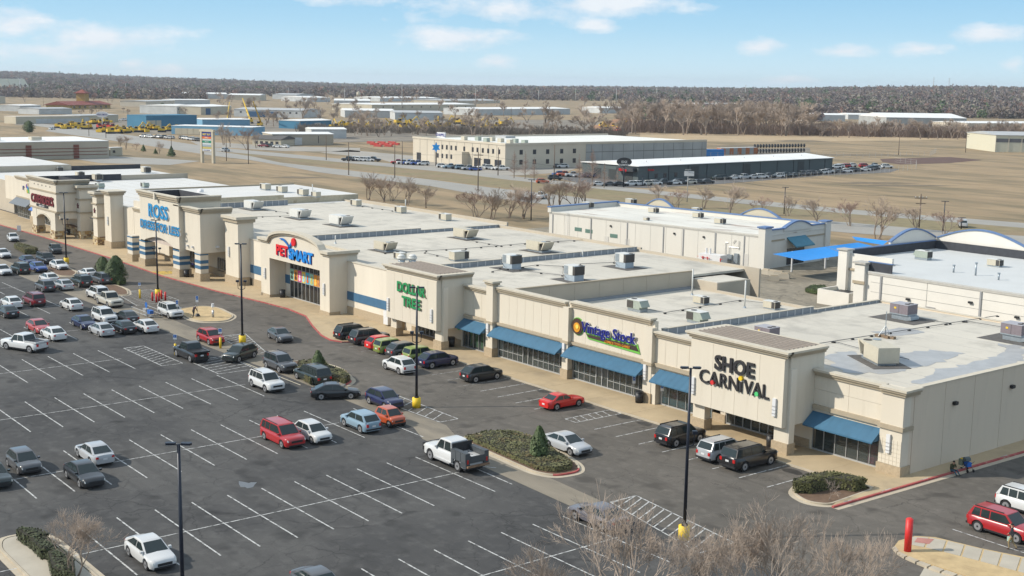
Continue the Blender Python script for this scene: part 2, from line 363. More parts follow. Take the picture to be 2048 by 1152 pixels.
# ---------------------------------------------------------------- walkway with its kerb
WALK = [(-330, -9.8), (-215, -7.9), (-188, -6.9), (-150, -6.6), (-128, -7.2), (-110, -6.3), (-98, -5.0), (-92, -4.6), (-86, -5.2), (-83.5, -6.2), (-80, -7.6), (-74, -9.7), (-71, -10.2), (-69.2, -9.6), (-68.4, -8.2), (-68.2, -4.5), (-4.4, -4.5)]
def wy(x):
    for (a, b), (c, d) in zip(WALK, WALK[1:]):
        if a <= x <= c and c > a: return b+(d-b)*(x-a)/(c-a)
    return -4.5
xs = sorted(set([p[0] for p in WALK]+[-330+i*6.2 for i in range(52)]+[-4.4])); xs = [x for x in xs if x <= -4.4]
walk = struct(MB().box(-330, -4.4, -3.9, .9, -.1, .10).build('walkway', CONC))
for a, b in zip(xs, xs[1:]):
    if b-a < .25: continue
    struct_s = MB().prism([(a+.015, wy(a)+.18), (b-.015, wy(b)+.18), (b-.015, .95), (a+.015, .95)], -.1, .14).build('slab', CONC, walk)
    red = b <= -67
    MB().prism([(a+.01, wy(a)), (b-.01, wy(b)), (b-.01, wy(b)+.17), (a+.01, wy(a)+.17)], -.1, .145).build('kerb_stone', REDC if red else KERB, walk)
side = MB(); side.prism([(-4.4, -4.5), (-3.3, -3.6), (.35, -3.5), (.9, -9), (1.25, -10), (2.35, 38), (-.05, 38), (-.05, .95), (-4.4, .95)][:6]+[(.0, 38), (.0, .95), (-4.4, .95)], -.1, .14)
sw = struct(side.build('side_walk', CONC))
for i in range(16):
    y0 = -10+i*3.0; xk = lambda y: 1.25+(y+10)*.0225
    MB().prism([(xk(y0), y0), (xk(y0+2.97), y0+2.97), (xk(y0+2.97)+.2, y0+2.97), (xk(y0)+.2, y0)], -.1, .15).build('kerb_stone', REDC, sw)
    MB().prism([(xk(y0)+.2, y0), (xk(y0+2.97)+.2, y0+2.97), (xk(y0+2.97)+.65, y0+2.97), (xk(y0)+.65, y0)], -.1, .022).build('gutter_slab', KERB, sw)
for x_, y_, t_ in ((1.45, -8.2, 'FIRE LANE'), (1.55, -3.6, 'NO PARKING'), (1.65, 1.2, 'FIRE LANE'), (1.75, 6.2, 'NO PARKING'), (1.88, 12.2, 'FIRE LANE'), (1.98, 16.4, 'NO PARKING'), (2.1, 21.5, 'FIRE LANE')):
    me = text_mesh(t_, .2, .002, .004, LINE); link('kerb_lettering', me, sw, (x_-.10, y_, .153), (0, 0, math.pi/2))
MB().box(-3.9, .3, -4.3, -3.6, .0, .12).build('ramp_slab', KERB, sw)

# ---------------------------------------------------------------- strip of stores
def store(name, x0, label):
    return empty(name, (x0, 0, 0), 0, label, 'store', 'stores joined in one long strip mall')
SPLITP = {'wall_base', 'blue_band', 'string_course', 'dark_parapet', 'pillar', 'porch_pillar', 'wall', 'coping', 'jamb', 'arch_side', 'arch_base'}
def part(t, name, m, fn, off=None):
    o = t.location; b = MB((o[0], o[1], o[2])); fn(b)
    if name in SPLITP and len(b.v) > 8 and len(b.f) == len(b.v)//8*6:
        for i in range(len(b.v)//8):
            c = MB(b.o); c.v = b.v[i*8:i*8+8]; c.f = [tuple(k-i*8 for k in f) for f in b.f[i*6:i*6+6]]; c.m = b.m[i*6:i*6+6]; r_ = c.build(name, m, t)
        return r_
    return b.build(name, m, t)
def cornice(t, x0, x1, y, z, dep=.35, ht=.55, ends=(0, 0), back=.4, mats=(TRIMTOP, TRIM)):
    """stepped moulding along x, top at z, standing proud of wall plane y towards -y"""
    def f(b):
        b.box(x0-ends[0]*dep, x1+ends[1]*dep, y-dep, y+back, z-.18, z, 0)
        b.box(x0-ends[0]*dep*.72, x1+ends[1]*dep*.72, y-dep*.72, y+back-.05, z-ht*.62, z-.181, 1)
        b.box(x0-ends[0]*dep*.38, x1+ends[1]*dep*.38, y-dep*.38, y+back-.1, z-ht, z-ht*.621, 1)
    return part(t, 'cornice', mats, f)
def cornice_y(t, x, y0, y1, z, dep=.35, ht=.55, sgn=1, mats=(TRIMTOP, TRIM)):
    def f(b):
        b.box(x-sgn*.4, x+sgn*dep, y0, y1, z-.178, z-.002, 0)
        b.box(x-sgn*.3, x+sgn*dep*.72, y0, y1, z-ht*.62, z-.181, 1)
        b.box(x-sgn*.2, x+sgn*dep*.38, y0, y1, z-ht, z-ht*.621, 1)
    return part(t, 'side_cornice', mats, f)
def panels_x(t, x0, x1, y, z0, z1, w_, m, th=.04, gap=.025, rows=(), mname='wall_panel'):
    """wall panels set proud of plane y (facing -y) with open joints"""
    n = max(1, round((x1-x0)/w_)); zs = [z0]+list(rows)+[z1]
    me = {}
    for i in range(n):
        for a, b_ in zip(zs, zs[1:]):
            k = (round(b_-a, 3))
            wd = (x1-x0)/n
            if k not in me: me[k] = MB().box(gap/2, wd-gap/2, -th, .0, gap/2, b_-a-gap/2).mesh(mname, m)
            o = link(mname, me[k], t, (x0+i*wd-t.location[0], y-t.location[1], a-t.location[2]))
def glazing(t, x0, x1, y, z0, z1, n, rows=(), doors=(), frame=FRAME, glass=GLASS, fw=.05, posters=(), sill=.12):
    """shop front: frame bars, one pane per bay and row; doors = bay indexes"""
    wd = (x1-x0)/n; zs = [z0+sill]+list(rows)+[z1]
    def fr(b):
        b.box(x0, x1, y-.06, y+.06, z0, z0+sill); b.box(x0, x1, y-.06, y+.06, z1-fw, z1)
        for i in range(n+1):
            xx = x0+i*wd; k = fw/2*(1.8 if (i in doors or i-1 in doors) else 1); b.box(xx-k, xx+k, y-.07, y+.05, z0+sill+.001, z1-fw-.001)
        for r in rows:
            for i in range(n):
                if i in doors and r < z0+2: continue
                b.box(x0+i*wd+fw, x0+(i+1)*wd-fw, y-.05, y+.04, r-fw/2, r+fw/2)
    part(t, 'window_frame', frame, fr)
    cache = {}
    for i in range(n):
        zz = [z for z in zs if not (i in doors and z0+.2 < z < z0+2)]
        for a, b_ in zip(zz, zz[1:]):
            k = round(b_-a, 3)
            if k not in cache: cache[k] = MB().box(.04, wd-.04, -.01, .01, .02, b_-a-.02).mesh('pane', glass)
            link('pane', cache[k], t, (x0+i*wd-t.location[0], y-t.location[1], a-t.location[2]))
        if i in doors: part(t, 'door_handle', ALU, lambda b: b.box(x0+i*wd+.12, x0+i*wd+.16, y-.14, y-.08, z0+.9, z0+1.5))
    for (px_, pz, w_, h_, m_) in posters:
        part(t, 'poster', m_, lambda b: b.box(px_, px_+w_, y+.03, y+.05, pz, pz+h_))
def interior(t, x0, x1, y, z0, z1, dep=3., wall=DARK, seed=1, cols=None):
    part(t, 'shop_interior', [wall, mat('shop_floor', (.30, .26, .2), .4, var=.3, scale=2)], lambda b: (b.box(x0, x1, y+dep, y+dep+.1, z0, z1), b.box(x0, x1, y+.1, y+dep, z0+.01, z0+.05, 1), b.box(x0, x1, y+.1, y+dep, z1, z1+.05)))
    r = random.Random(seed); cols = cols or [S('8a7a4a'), S('35584a'), S('6b3040'), S('47617a'), S('a59a80')]
    x = x0+.4
    while x < x1-.8:
        h = r.uniform(.8, 1.7); c = r.choice(cols); m = mat('shelf_goods_%d' % (cols.index(c)+seed*10), c, .7, var=.5, scale=6)
        def f(b):
            for k in range(int(h/.28)): b.box(x, x+r.uniform(.6, 1.0), y+.8, y+1.2, z0+.1+k*.28, z0+.32+k*.28)
        part(t, 'display_shelf', m, f); x += r.uniform(1.2, 2.4)
def awning(t, x0, x1, y, zt, zb, out, m=AWN, rib=.75):
    th = .04
    def f(b):
        b.wallprism([(y, zt), (y-out, zb), (y-out, zb-.12), (y-out+.04, zb-.12), (y-.0, zt-.06)], x0, x1, 0, 'x')
        for xx in (x0, x1): b.poly([(xx, y, zt), (xx, y-out, zb), (xx, y, zb)])
    o = part(t, 'awning', m, f)
    n = max(2, int((x1-x0)/rib)); L_ = math.hypot(out, zt-zb)
    me = MB().box(-.018, .018, 0, L_, 0, .035).mesh('seam_rib', m)
    for i in range(n+1):
        q = link('seam_rib', me, o, (x0+(x1-x0)*i/n-t.location[0], y-t.location[1], zt-t.location[2])); q.rotation_euler = (math.atan2(zb-zt, -out) , 0, 0) if False else (math.pi-math.atan2(zt-zb, out)*-1, 0, 0)
        q.rotation_euler = (-(math.pi-math.atan2(zt-zb, out)), 0, 0); q.rotation_euler = (math.pi+math.atan2(zt-zb, out), 0, 0)
    return o
def wall_lamp(t, x, y, z):
    o = part(t, 'wall_lamp', WHITE, lambda b: b.box(x-.17, x+.17, y-.18, y, z-.75, z+.75))
    def rings(b):
        for k in (-.55, -.25, .05): b.box(x-.19, x+.19, y-.2, y, z+k, z+k+.06)
    q = MB((0, 0, 0)); o_ = t.location; q = MB((o_[0], o_[1], o_[2])); rings(q); q.build('lamp_band', ALU, o)
def light_box(t, x, y, z, nx=0):
    part(t, 'security_light', BLACK, lambda b: (b.box(x-.0, x+.3, y-.22, y+.22, z, z+.25), b.box(x+.05, x+.26, y-.18, y+.18, z-.04, z)))
def bin_(px, py, label):
    x, y = gp(px, py, .14); o = empty('litter_bin', (x, y, .14), 0, label, 'bin', 'black litter bins on the walkway')
    MB().cyl((0, 0, 0), (0, 0, 1.0), .36, .40, 14).build('drum', BLACK, o, True); MB().cyl((0, 0, 1.0), (0, 0, 1.12), .43, .40, 14).build('lid', BLACK, o)
def pier(t, x0, x1, y, zt, zb=1.1, yb=.6, m=CREAM, cap=True, tile=False, bandz=None, base=BLOCK, capz=.45, fl=.28):
    part(t, 'pier', m, lambda b: b.box(x0, x1, y, yb, zb, zt-.1))
    part(t, 'pier_base', base, lambda b: b.box(x0-.12, x1+.12, y-.12, yb, .0, zb))
    if cap:
        part(t, 'pier_cap', [TRIM, TRIMTOP], lambda b: (b.box(x0-fl*.5, x1+fl*.5, y-fl*.5, yb+fl*.5, zt-capz, zt-capz*.45), b.box(x0-fl, x1+fl, y-fl, yb+fl, zt-capz*.45+.001, zt, 1)))
    if bandz: part(t, 'string_course', TRIM, lambda b: b.box(x0-.14, x1+.14, y-.14, yb, bandz-.14, bandz+.14))
def roof_slab(t, x0, x1, y0, y1, z, m=ROOF):
    part(t, 'roof', m, lambda b: b.box(x0, x1, y0, y1, z-.3, z))
    # laps of the membrane, a few millimetres proud
    n = int((y1-y0)/3.2)
    me = MB().box(x0+.3, x1-.3, 0, .10, 0, .012).mesh('membrane_lap', MATS.get('lap') or mat('lap', (.40, .385, .35), .9, var=.1))
    for k in range(1, n): link('membrane_lap', me, t, (-t.location[0], y0+k*(y1-y0)/n-t.location[1], z-t.location[2]))
def rib_parapet(t, x, y0, y1, z0, z1, step=None, sp=1.25):
    """dividing wall along y, metal-clad with pale ribs on its +x face"""
    segs = [(y0, y1, z1)] if not step else [(y0, step[0], z1), (step[0], y1, step[1])]
    for a, b_, zt in segs:
        part(t, 'parapet_wall', [GREYP, TRIMTOP], lambda b: (b.box(x-.25, x, a, b_, z0, zt-.05), b.box(x-.32, x+.06, a, b_, zt-.049, zt, 1)))
        n = int((b_-a)/sp); me = MB().box(0, .05, -.07, .07, 0, zt-z0-.07).mesh('panel_rib', GREYR)
        for i in range(n): link('panel_rib', me, t, (x-t.location[0], a+(i+.5)*(b_-a)/n-t.location[1], z0-t.location[2]))
ZR = 6.55
# ===== shoe store (nearest)
t = store('shoe_store', 0, 'cream corner store of the strip mall under black and coloured letters spelling SHOE CARNIVAL')
T = t
part(t, 'wall', CREAM, lambda b: (b.box(-28, -.35, .95, 1.3, 3.0, 7.0), b.box(-19.3, -18.7, .5, 1.0, 0, 3.0), b.box(-9.2, -9.0, .5, 1.0, 0, 3), b.box(-12.8, -9.2, .5, 1., 0, 3), b.box(-28, -.5, .5, .94, 2.55, 7.0)))
part(t, 'wall_base', BLOCK, lambda b: (b.box(-12.7, -9.25, .42, .5, .0, .9), b.box(-20.2, -18.7, .42, .5, 0, .9)))
panels_x(t, -9.0, -2.0, .5, 2.6, 6.95, 3.5, CREAM, rows=(5.4,))
panels_x(t, -28, -20.3, .5, 2.9, 6.95, 1.6, CREAM)
part(t, 'side_wall', SIDEW, lambda b: b.box(-.45, -.06, 0.4, 36, 0, 7.0))
sp = MB().box(0, .06, .02, 4.18, 0, 7.02).mesh('tilt_up_panel', SIDEW)
for i in range(8): link('tilt_up_panel', sp, t, (-.06, 1.4+i*4.2, .05))
link('tilt_up_panel', MB().box(0, .06, 0, .98, 0, 7.02).mesh('tilt_up_panel', SIDEW), t, (-.06, .38, .05))
part(t, 'back_wall', SIDEW, lambda b: b.box(-28, -.5, 35.6, 36, 0, 6.7))
roof_slab(t, -27.95, -.47, .6, 35.6, ZR)
part(t, 'coping', TRIMTOP, lambda b: (b.box(-.52, .06, 1.9, 36, 7.021, 7.10), b.box(-27.9, -.5, 35.55, 36.05, 6.71, 6.78)))
rib_parapet(t, -27.9, 1.5, 35.6, ZR-1.0, 7.25, (24, 6.9))
# corner pier
part(t, 'corner_pier', CREAM, lambda b: b.box(-2.05, .02, .0, .94, .9, 6.9))
cp_ = MB().box(.01, .33, -.03, .0, .01, .33).mesh('wall_tile', CREAM)
for i in range(6):
    for k in range(6): link('wall_tile', cp_, t, (-2.04+i*.343, 0, .92+k*.343))
part(t, 'corner_pier_base', BLOCK, lambda b: b.box(-2.15, .12, -.1, 1.2, 0, .9))
cornice(t, -8.9, -2.05, .46, 7.15, .42, .6); cornice(t, -2.05, .03, -.0, 7.15, .42, .6, (0, 1)); cornice_y(t, .02, 0.0, 1.9, 7.15, .40, .6)
cornice(t, -28, -20.4, .46, 7.2, .42, .6)
part(t, 'string_course', TRIM, lambda b: (b.box(-8.9, -2.1, .22, .5, 3.75, 4.1), b.box(-2.2, .15, -.16, .0, 3.75, 4.1), b.box(.021, .16, .0, 1.3, 3.75, 4.1), b.box(-28, -20.3, .22, .5, 3.75, 4.1)))
glazing(t, -9.0, -2.1, .62, .14, 2.75, 6, (), glass=GLASS); interior(t, -9, -2.1, .7, .14, 2.8, 3.5, seed=3, cols=[S('b03070'), S('5d6a66'), S('7d8f8a'), S('4a4a3c')])
part(t, 'shoe_stack', mat('pink_boxes', (.45, .03, .16), .7, var=.6, scale=5), lambda b: [b.box(-3.7+.42*(k % 2), -3.3+.42*(k % 2), 1.0, 1.5, .2+.2*(k//2), .38+.2*(k//2)) for k in range(16)])
awning(t, -8.95, -2.1, .4, 3.5, 2.55, 1.3)
wall_lamp(t, -1.1, -.03, 2.6)
# unit left of the tower
part(t, 'jamb', CREAM, lambda b: b.box(-28, -27.2, .0, .9, 0, 3)); 
glazing(t, -27.0, -20.4, .6, .14, 2.9, 6); interior(t, -27, -20.4, .7, .14, 2.9, 1.6, wall=mat('bright_backing', (.38, .34, .25), .8), seed=5)
part(t, 'window_film', mat('teal_film', (.03, .20, .27), .4), lambda b: b.box(-27, -20.4, .63, .65, .35, .95))
part(t, 'poster', mat('lime_poster', (.42, .45, .08), .6, var=.3), lambda b: b.box(-23.6, -22.7, .66, .68, 1.1, 2.7))
part(t, 'poster', mat('stripe_poster', (.03, .035, .04), .6), lambda b: b.box(-22.3, -21.6, .66, .68, .9, 2.7))
awning(t, -27.0, -19.9, .3, 3.6, 2.65, 1.4)
# tower
part(t, 'tower_wall', CREAM, lambda b: (b.box(-19.7, -9.2, -3.2, -2.7, 2.45, 8.5), b.box(-9.2, -9.0, -2.7, 1.6, 2.6, 8.5), b.box(-19.7, -19.5, -2.7, 1.6, 2.6, 8.5), b.box(-19.5, -9.2, 1.4, 1.6, 6.6, 8.5), b.box(-19.5, -9.2, -2.6, .6, 2.6, 2.8)))
panels_x(t, -19.7, -9.2, -3.2, 2.47, 8.2, 2.63, CREAM)
for (a, b_) in ((-10.45, -9.02), (-19.7, -18.3)):
    part(t, 'pillar', CREAM, lambda b: b.box(a+.0, b_, -2.69, -1.95, 1.1, 7.6 if a > -12 else 8.4))
    part(t, 'pillar_base', BLOCK, lambda b: b.box(a-.13, b_+.13, -2.83, -1.83, .1, 1.1))
part(t, 'pilaster', CREAM2, lambda b: b.box(-9.0, -8.88, -2.69, -2.0, 1.1, 7.4))
cornice(t, -19.7, -9.0, -3.22, 8.95, .42, .55, (1, 1), back=.3); cornice_y(t, -9.0, -3.2, 1.6, 8.95, .42, .55); cornice_y(t, -19.7, -3.2, 1.6, 8.95, .42, .55, -1)
def battens(t, x0, x1, y0, y1, z):
    part(t, 'tower_roof', ROOFB, lambda b: b.box(x0, x1, y0, y1, z-.12, z))
    n = int((y1-y0)/.55); me = MB().box(x0+.05, x1-.05, 0, .10, 0, .09).mesh('roof_batten', mat('batten', (.27, .235, .205), .9, var=.2))
    for i in range(n): link('roof_batten', me, t, (-t.location[0], y0+.25+i*(y1-y0-.4)/n-t.location[1], z-t.location[2]))
battens(t, -19.4, -9.3, -2.95, 1.4, 8.93)
part(t, 'back_coping', TRIMTOP, lambda b: b.box(-19.9, -8.8, 1.4, 1.7, 8.78, 8.96))
glazing(t, -18.6, -12.8, .6, .14, 2.55, 6, (), doors=(2, 3, 4, 5)); interior(t, -18.6, -12.8, .7, .14, 2.6, 3, seed=9, cols=[S('55581a'), S('3c4a20'), S('404050')])
wall_lamp(t, -19.2, -3.24, 4.1); wall_lamp(t, -10.0, -3.24, 4.1)
BLK = mat('black_letter', (.03, .028, .03), .4, var=0)
letters('SHOE', 0, -3.33, 6.12, 1.72, BLK, t, t.location, .09, .05, fit=(-16.75, -12.3))
letters('CARN', 0, -3.33, 4.62, 1.72, BLK, t, t.location, .09, .0, fit=(-18.45, -13.98)); letters('VAL', 0, -3.33, 4.62, 1.72, BLK, t, t.location, .09, .0, fit=(-13.35, -10.65))
part(t, 'sign_letter_stem', BLK, lambda b: b.box(-13.78, -13.58, -3.42, -3.24, 4.62, 5.5))
for xx, zz, c_ in ((-16.85, 4.85, (.6, .03, .03)), (-13.68, 5.83, (.75, .5, .02)), (-11.85, 4.85, (.08, .5, .16))):
    part(t, 'sign_dot', mat('dot_%d' % int(-xx), c_, .5, var=0), lambda b: b.cyl((xx, -3.24, zz), (xx, -3.5, zz), .2, n=14))
light_box(t, .0, 6.9, 5.0); light_box(t, .0, 15.4, 5.2); light_box(t, 0., 26, 5.2)

# ===== vintage shop
t = store('comic_and_toy_shop', -40, 'cream store of the strip mall under the navy letters Vintage Stock with a cartoon disc')
part(t, 'wall', CREAM, lambda b: (b.box(-53.2, -28.02, .5, .95, 2.75, 8.0), b.box(-53.3, -40.2, .95, 1.3, 6, 8.0)))
panels_x(t, -51.9, -40.75, .5, 4.1, 7.7, 1.39, CREAM); panels_x(t, -39.7, -28.9, .5, 4.1, 7.9, 1.8, CREAM)
panels_x(t, -58.6, -53.95, .5, 4.1, 7.2, 1.55, CREAM)
roof_slab(t, -53.3, -28.17, .9, 31.8, 5.05, ROOF)
part(t, 'back_wall', TANWALL, lambda b: b.box(-53.3, -28.17, 31.8, 32.1, 0, 5.35))
def raked(b):
    b.wallprism([(.6, 4.9), (32, 4.9), (32, 7.15), (.6, 7.35)], -53.55, -53.3, 0, 'x')
part(t, 'dividing_wall', TANWALL, raked)
pm = MB().box(0, .03, .015, 3.85, 0, 1.95).mesh('wall_panel', TANWALL)
for i in range(8): link('wall_panel', pm, t, (-53.3+40, .7+i*3.87, 5.2))
part(t, 'dividing_coping', TRIM, lambda b: b.wallprism([(.6, 7.35), (32.1, 7.15), (32.1, 7.25), (.6, 7.45)], -53.62, -53.22, 0, 'x'))
part(t, 'flashing', GREYP, lambda b: b.box(-53.3, -52.7, 1.3, 31.6, 5.051, 5.30))
for a, b_, zt in ((-52.7, -40.7, 8.1), (-40.0, -28.6, 8.3)):
    cornice(t, a, b_, .46, zt, .4, .65, (0, 1 if zt > 8.2 else 0), back=.5)
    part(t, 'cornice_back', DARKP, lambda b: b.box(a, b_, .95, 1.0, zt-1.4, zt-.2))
pier(t, -40.9, -40.0, -.05, 7.7, bandz=3.95, cap=False); pier(t, -53.9, -52.7, -.15, 8.65, bandz=3.95); pier(t, -28.9, -27.8, -.05, 7.55, bandz=3.95, cap=False)
part(t, 'string_course', TRIM, lambda b: (b.box(-52.7, -40.9, .25, .5, 3.78, 4.05), b.box(-40, -28.9, .25, .5, 3.78, 4.05), b.box(-58.7, -53.9, .25, .5, 3.78, 4.05)))
glazing(t, -52.5, -41.1, .62, .14, 3.0, 13, (1.0, 2.35), doors=(5, 6)); interior(t, -52.5, -41.1, .7, .14, 3, 4, wall=mat('pale_back', (.20, .22, .19), .8), seed=12, cols=[S('8f9c8c'), S('a2a797')])
glazing(t, -39.8, -29.2, .62, .14, 3.0, 12, (1.0, 2.35), doors=(4, 5), posters=((-36.15, 1.1, .6, 1.05, WHITE), (-35.3, 1.1, .6, 1.05, WHITE), (-37.0, 1.5, .5, .3, WHITE), (-38.6, 1.9, .8, .9, mat('neon_pink', (.5, .02, .12), .5, var=.7, scale=4)), (-38.3, 1.1, .5, .8, mat('poster_blue', (.08, .3, .4), .5, var=.6, scale=5)))); interior(t, -39.8, -29.2, .7, .14, 3, 3, seed=14, cols=[S('9a8040'), S('7a6230'), S('8a7350')])
for x_ in (-36.1, -35.25):
    me = text_mesh('VINTAGE\nSTOCK\nFREE', .16, .004, 0, BLK); link('poster_lettering', me, t, (x_+.25+40, .66, 1.85), (math.pi/2, 0, 0))
awning(t, -52.6, -40.9, .35, 3.65, 2.75, 1.35); awning(t, -40.0, -28.9, .35, 3.65, 2.75, 1.35)
wall_lamp(t, -40.5, -.08, 3.1); wall_lamp(t, -28.5, -.08, 3.1); wall_lamp(t, -53.4, -.18, 3.1)
NVY = mat('navy_letter', (.015, .02, .20), .4, var=0); GRN = mat('lime_edge', (.15, .45, .06), .5, var=0)
def tapered(b, dx=0., dz=0., y=.42, m=0):
    b.wallprism([(-37.7-dx, 5.35+dz), (-30.3+dx, 5.35+dz), (-29.9+dx, 4.65-dz), (-37.3-dx, 4.85-dz*.6)], y, y+.06, m)
part(t, 'sign_board', [GRN], lambda b: tapered(b, .1, .12, .36))
part(t, 'sign_banner', mat('banner_dark', (.05, .03, .025), .5, var=.3), lambda b: tapered(b, -.05, -.12, .32))
letters('Vintage Stock', 0, .30, 5.42, 1.5, WHITE, t, t.location, .05, .06, fit=(-38.3, -30.25), name='sign_outline')
letters('Vintage Stock', 0, .2, 5.42, 1.5, NVY, t, t.location, .06, .014, fit=(-38.2, -30.35))
letters('COMICS TOYS GAMES', -33.0, .26, 4.86, .34, mat('orange_letter', (.55, .2, .02), .5), t, t.location, .02, .01, 1.1)
part(t, 'sign_disc_edge', GRN, lambda b: b.cyl((-39.0, .42, 5.8), (-39.0, .36, 5.8), .92, n=24))
part(t, 'sign_disc', mat('disc_dark', (.06, .03, .02), .5, var=.3, scale=3), lambda b: b.cyl((-39.0, .36, 5.8), (-39.0, .28, 5.8), .84, n=24))
part(t, 'sign_disc_glow', mat('disc_orange', (.65, .28, .02), .5, var=.4, scale=3), lambda b: b.cyl((-39.0, .28, 5.7), (-39.0, .22, 5.7), .5, n=20))
part(t, 'sign_disc_dot', mat('disc_yellow', (.8, .6, .1), .5, var=0), lambda b: b.cyl((-38.9, .22, 5.8), (-38.9, .17, 5.8), .22, n=16))

# ===== dollar shop
t = store('variety_store', -64, 'cream store of the strip mall with green letters DOLLAR TREE on its square tower')
part(t, 'wall', CREAM, lambda b: (b.box(-72.5, -53.3, .5, .95, 2.7, 7.1), b.box(-72.5, -68.6, .4, .9, 0, 2.7), b.box(-64.3, -59.2, .4, .9, 0, 2.7)))
part(t, 'wall_base', BLOCK, lambda b: (b.box(-69.5, -68.7, .3, .4, .0, .9), b.box(-64.2, -59.3, .3, .4, 0, .9)))
roof_slab(t, -73.9, -53.6, .9, 42, ZR+.1)
part(t, 'back_wall', TANWALL, lambda b: b.box(-73.9, -51, 42, 42.3, 0, 7.0))
part(t, 'rear_wing', [TANWALL, ROOF], lambda b: (b.box(-53.5, -49.0, 31.9, 38, 0, 6.2), b.box(-53.4, -49.2, 32.1, 37.8, 6.2, 6.25, 1)))
rib_parapet(t, -73.9, 1.4, 42, ZR-.1, 7.35)
cornice(t, -58.6, -53.95, .46, 7.55, .45, .6); 
glazing(t, -59.2, -54.2, .62, .14, 2.8, 5, (), frame=ALU); interior(t, -59.2, -54.2, .7, .14, 2.8, 2, seed=20)
for i in range(3): part(t, 'poster', mat('green_poster', (.05, .38, .04), .5, var=.35, scale=1.5), lambda b: b.box(-57.9+i*1.02, -57.15+i*1.02, .65, .67, .5, 2.2))
part(t, 'poster', mat('green_poster', (.05, .38, .04)), lambda b: b.cyl((-59.75, .35, 2.4), (-59.75, .3, 2.4), .4, n=14))
awning(t, -58.8, -54.0, .4, 3.55, 2.65, 1.3)
part(t, 'tower_wall', CREAM, lambda b: (b.box(-69.6, -59.1, -3.2, -2.6, 2.35, 8.3), b.box(-59.1, -58.9, -2.6, 1.6, 2.5, 8.3), b.box(-69.6, -69.4, -2.6, 1.6, 2.5, 8.3), b.box(-69.4, -59.1, 1.4, 1.6, 6.6, 8.3), b.box(-69.4, -59.1, -2.6, .5, 2.5, 2.7)))
panels_x(t, -69.6, -59.1, -3.2, 2.37, 8.0, 1.75, CREAM)
for (a, b_) in ((-60.3, -58.95), (-69.6, -68.4)):
    part(t, 'pillar', CREAM, lambda b: b.box(a, b_, -2.59, -1.8, 1.1, 7.5 if a > -62 else 8.2)); part(t, 'pillar_base', BLOCK, lambda b: b.box(a-.13, b_+.13, -2.75, -1.7, .1, 1.1))
part(t, 'pilaster', CREAM2, lambda b: b.box(-58.95, -58.8, -2.5, -1.85, 1.1, 7.3))
cornice(t, -69.6, -58.9, -3.22, 8.8, .42, .55, (1, 1), back=.3); cornice_y(t, -58.9, -3.2, 1.6, 8.8, .42, .55); battens(t, -69.3, -59.2, -2.95, 1.4, 8.78)
part(t, 'back_coping', TRIMTOP, lambda b: b.box(-69.8, -58.7, 1.4, 1.7, 8.63, 8.81))
glazing(t, -68.4, -64.4, .6, .14, 2.5, 5, (), doors=(1, 2, 3)); interior(t, -68.4, -64.4, .7, .14, 2.5, 2, seed=21, cols=[S('7a2020'), S('303030')])
wall_lamp(t, -69.1, -3.24, 4.0); wall_lamp(t, -60.0, -3.24, 4.0); wall_lamp(t, -71.9, -.1, 4.1)
GL = mat('green_letter', (.015, .235, .075), .5, var=0)
for dx, m_, dy, bo in ((.06, TRIM, .02, .05), (0, GL, -.06, .045)):
    letters('DOLLAR', 0, -3.33+dy, 5.95-dx, 1.6, m_, t, t.location, .06, bo, fit=(-67.0+dx, -61.1+dx), name='sign_shadow_letter' if dx else 'sign_lettering'); letters('TREE', 0, -3.33+dy, 4.35-dx, 1.6, m_, t, t.location, .06, bo, fit=(-66.0+dx, -62.1+dx), name='sign_shadow_letter' if dx else 'sign_lettering')
awning(t, -71.3, -69.5, .1, 3.9, 2.95, 1.2)
pier(t, -72.9, -71.3, -.3, 8.3, bandz=4.6, cap=True); cornice(t, -71.3, -69.6, .3, 7.9, .3, .5)

# ===== pet shop
t = store('pet_store', -93, 'tall arched store front with red and blue PETSMART letters and coloured animal posters')
part(t, 'wall', CREAM2, lambda b: (b.box(-112.6, -102, .3, .8, 1.15, 6.95), b.box(-86, -72.9, .3, .8, 1.15, 7.0)))
part(t, 'wall_base', BLOCK, lambda b: (b.box(-112.6, -103, .2, .8, 0, 1.15), b.box(-86, -72.9, .2, .8, 0, 1.15)))
part(t, 'coping', TRIMTOP, lambda b: (b.box(-112.6, -103, .2, .9, 6.95, 7.05), b.box(-86, -72.9, .2, .9, 7.0, 7.1)))
part(t, 'blue_band', BLUE, lambda b: (b.box(-112.5, -103.7, .22, .3, 2.0, 3.2), b.box(-84.8, -73.0, .22, .3, 2.0, 3.1), b.box(-102.2, -99.9, .02, .1, 2.0, 3.2)))
roof_slab(t, -107.9, -74.2, .9, 43, ZR+.15)
part(t, 'back_wall', TANWALL, lambda b: b.box(-107.9, -74.2, 43, 43.3, 0, 7.1))
rib_parapet(t, -107.9, 2, 43, ZR, 7.5, (27.5, 7.2))
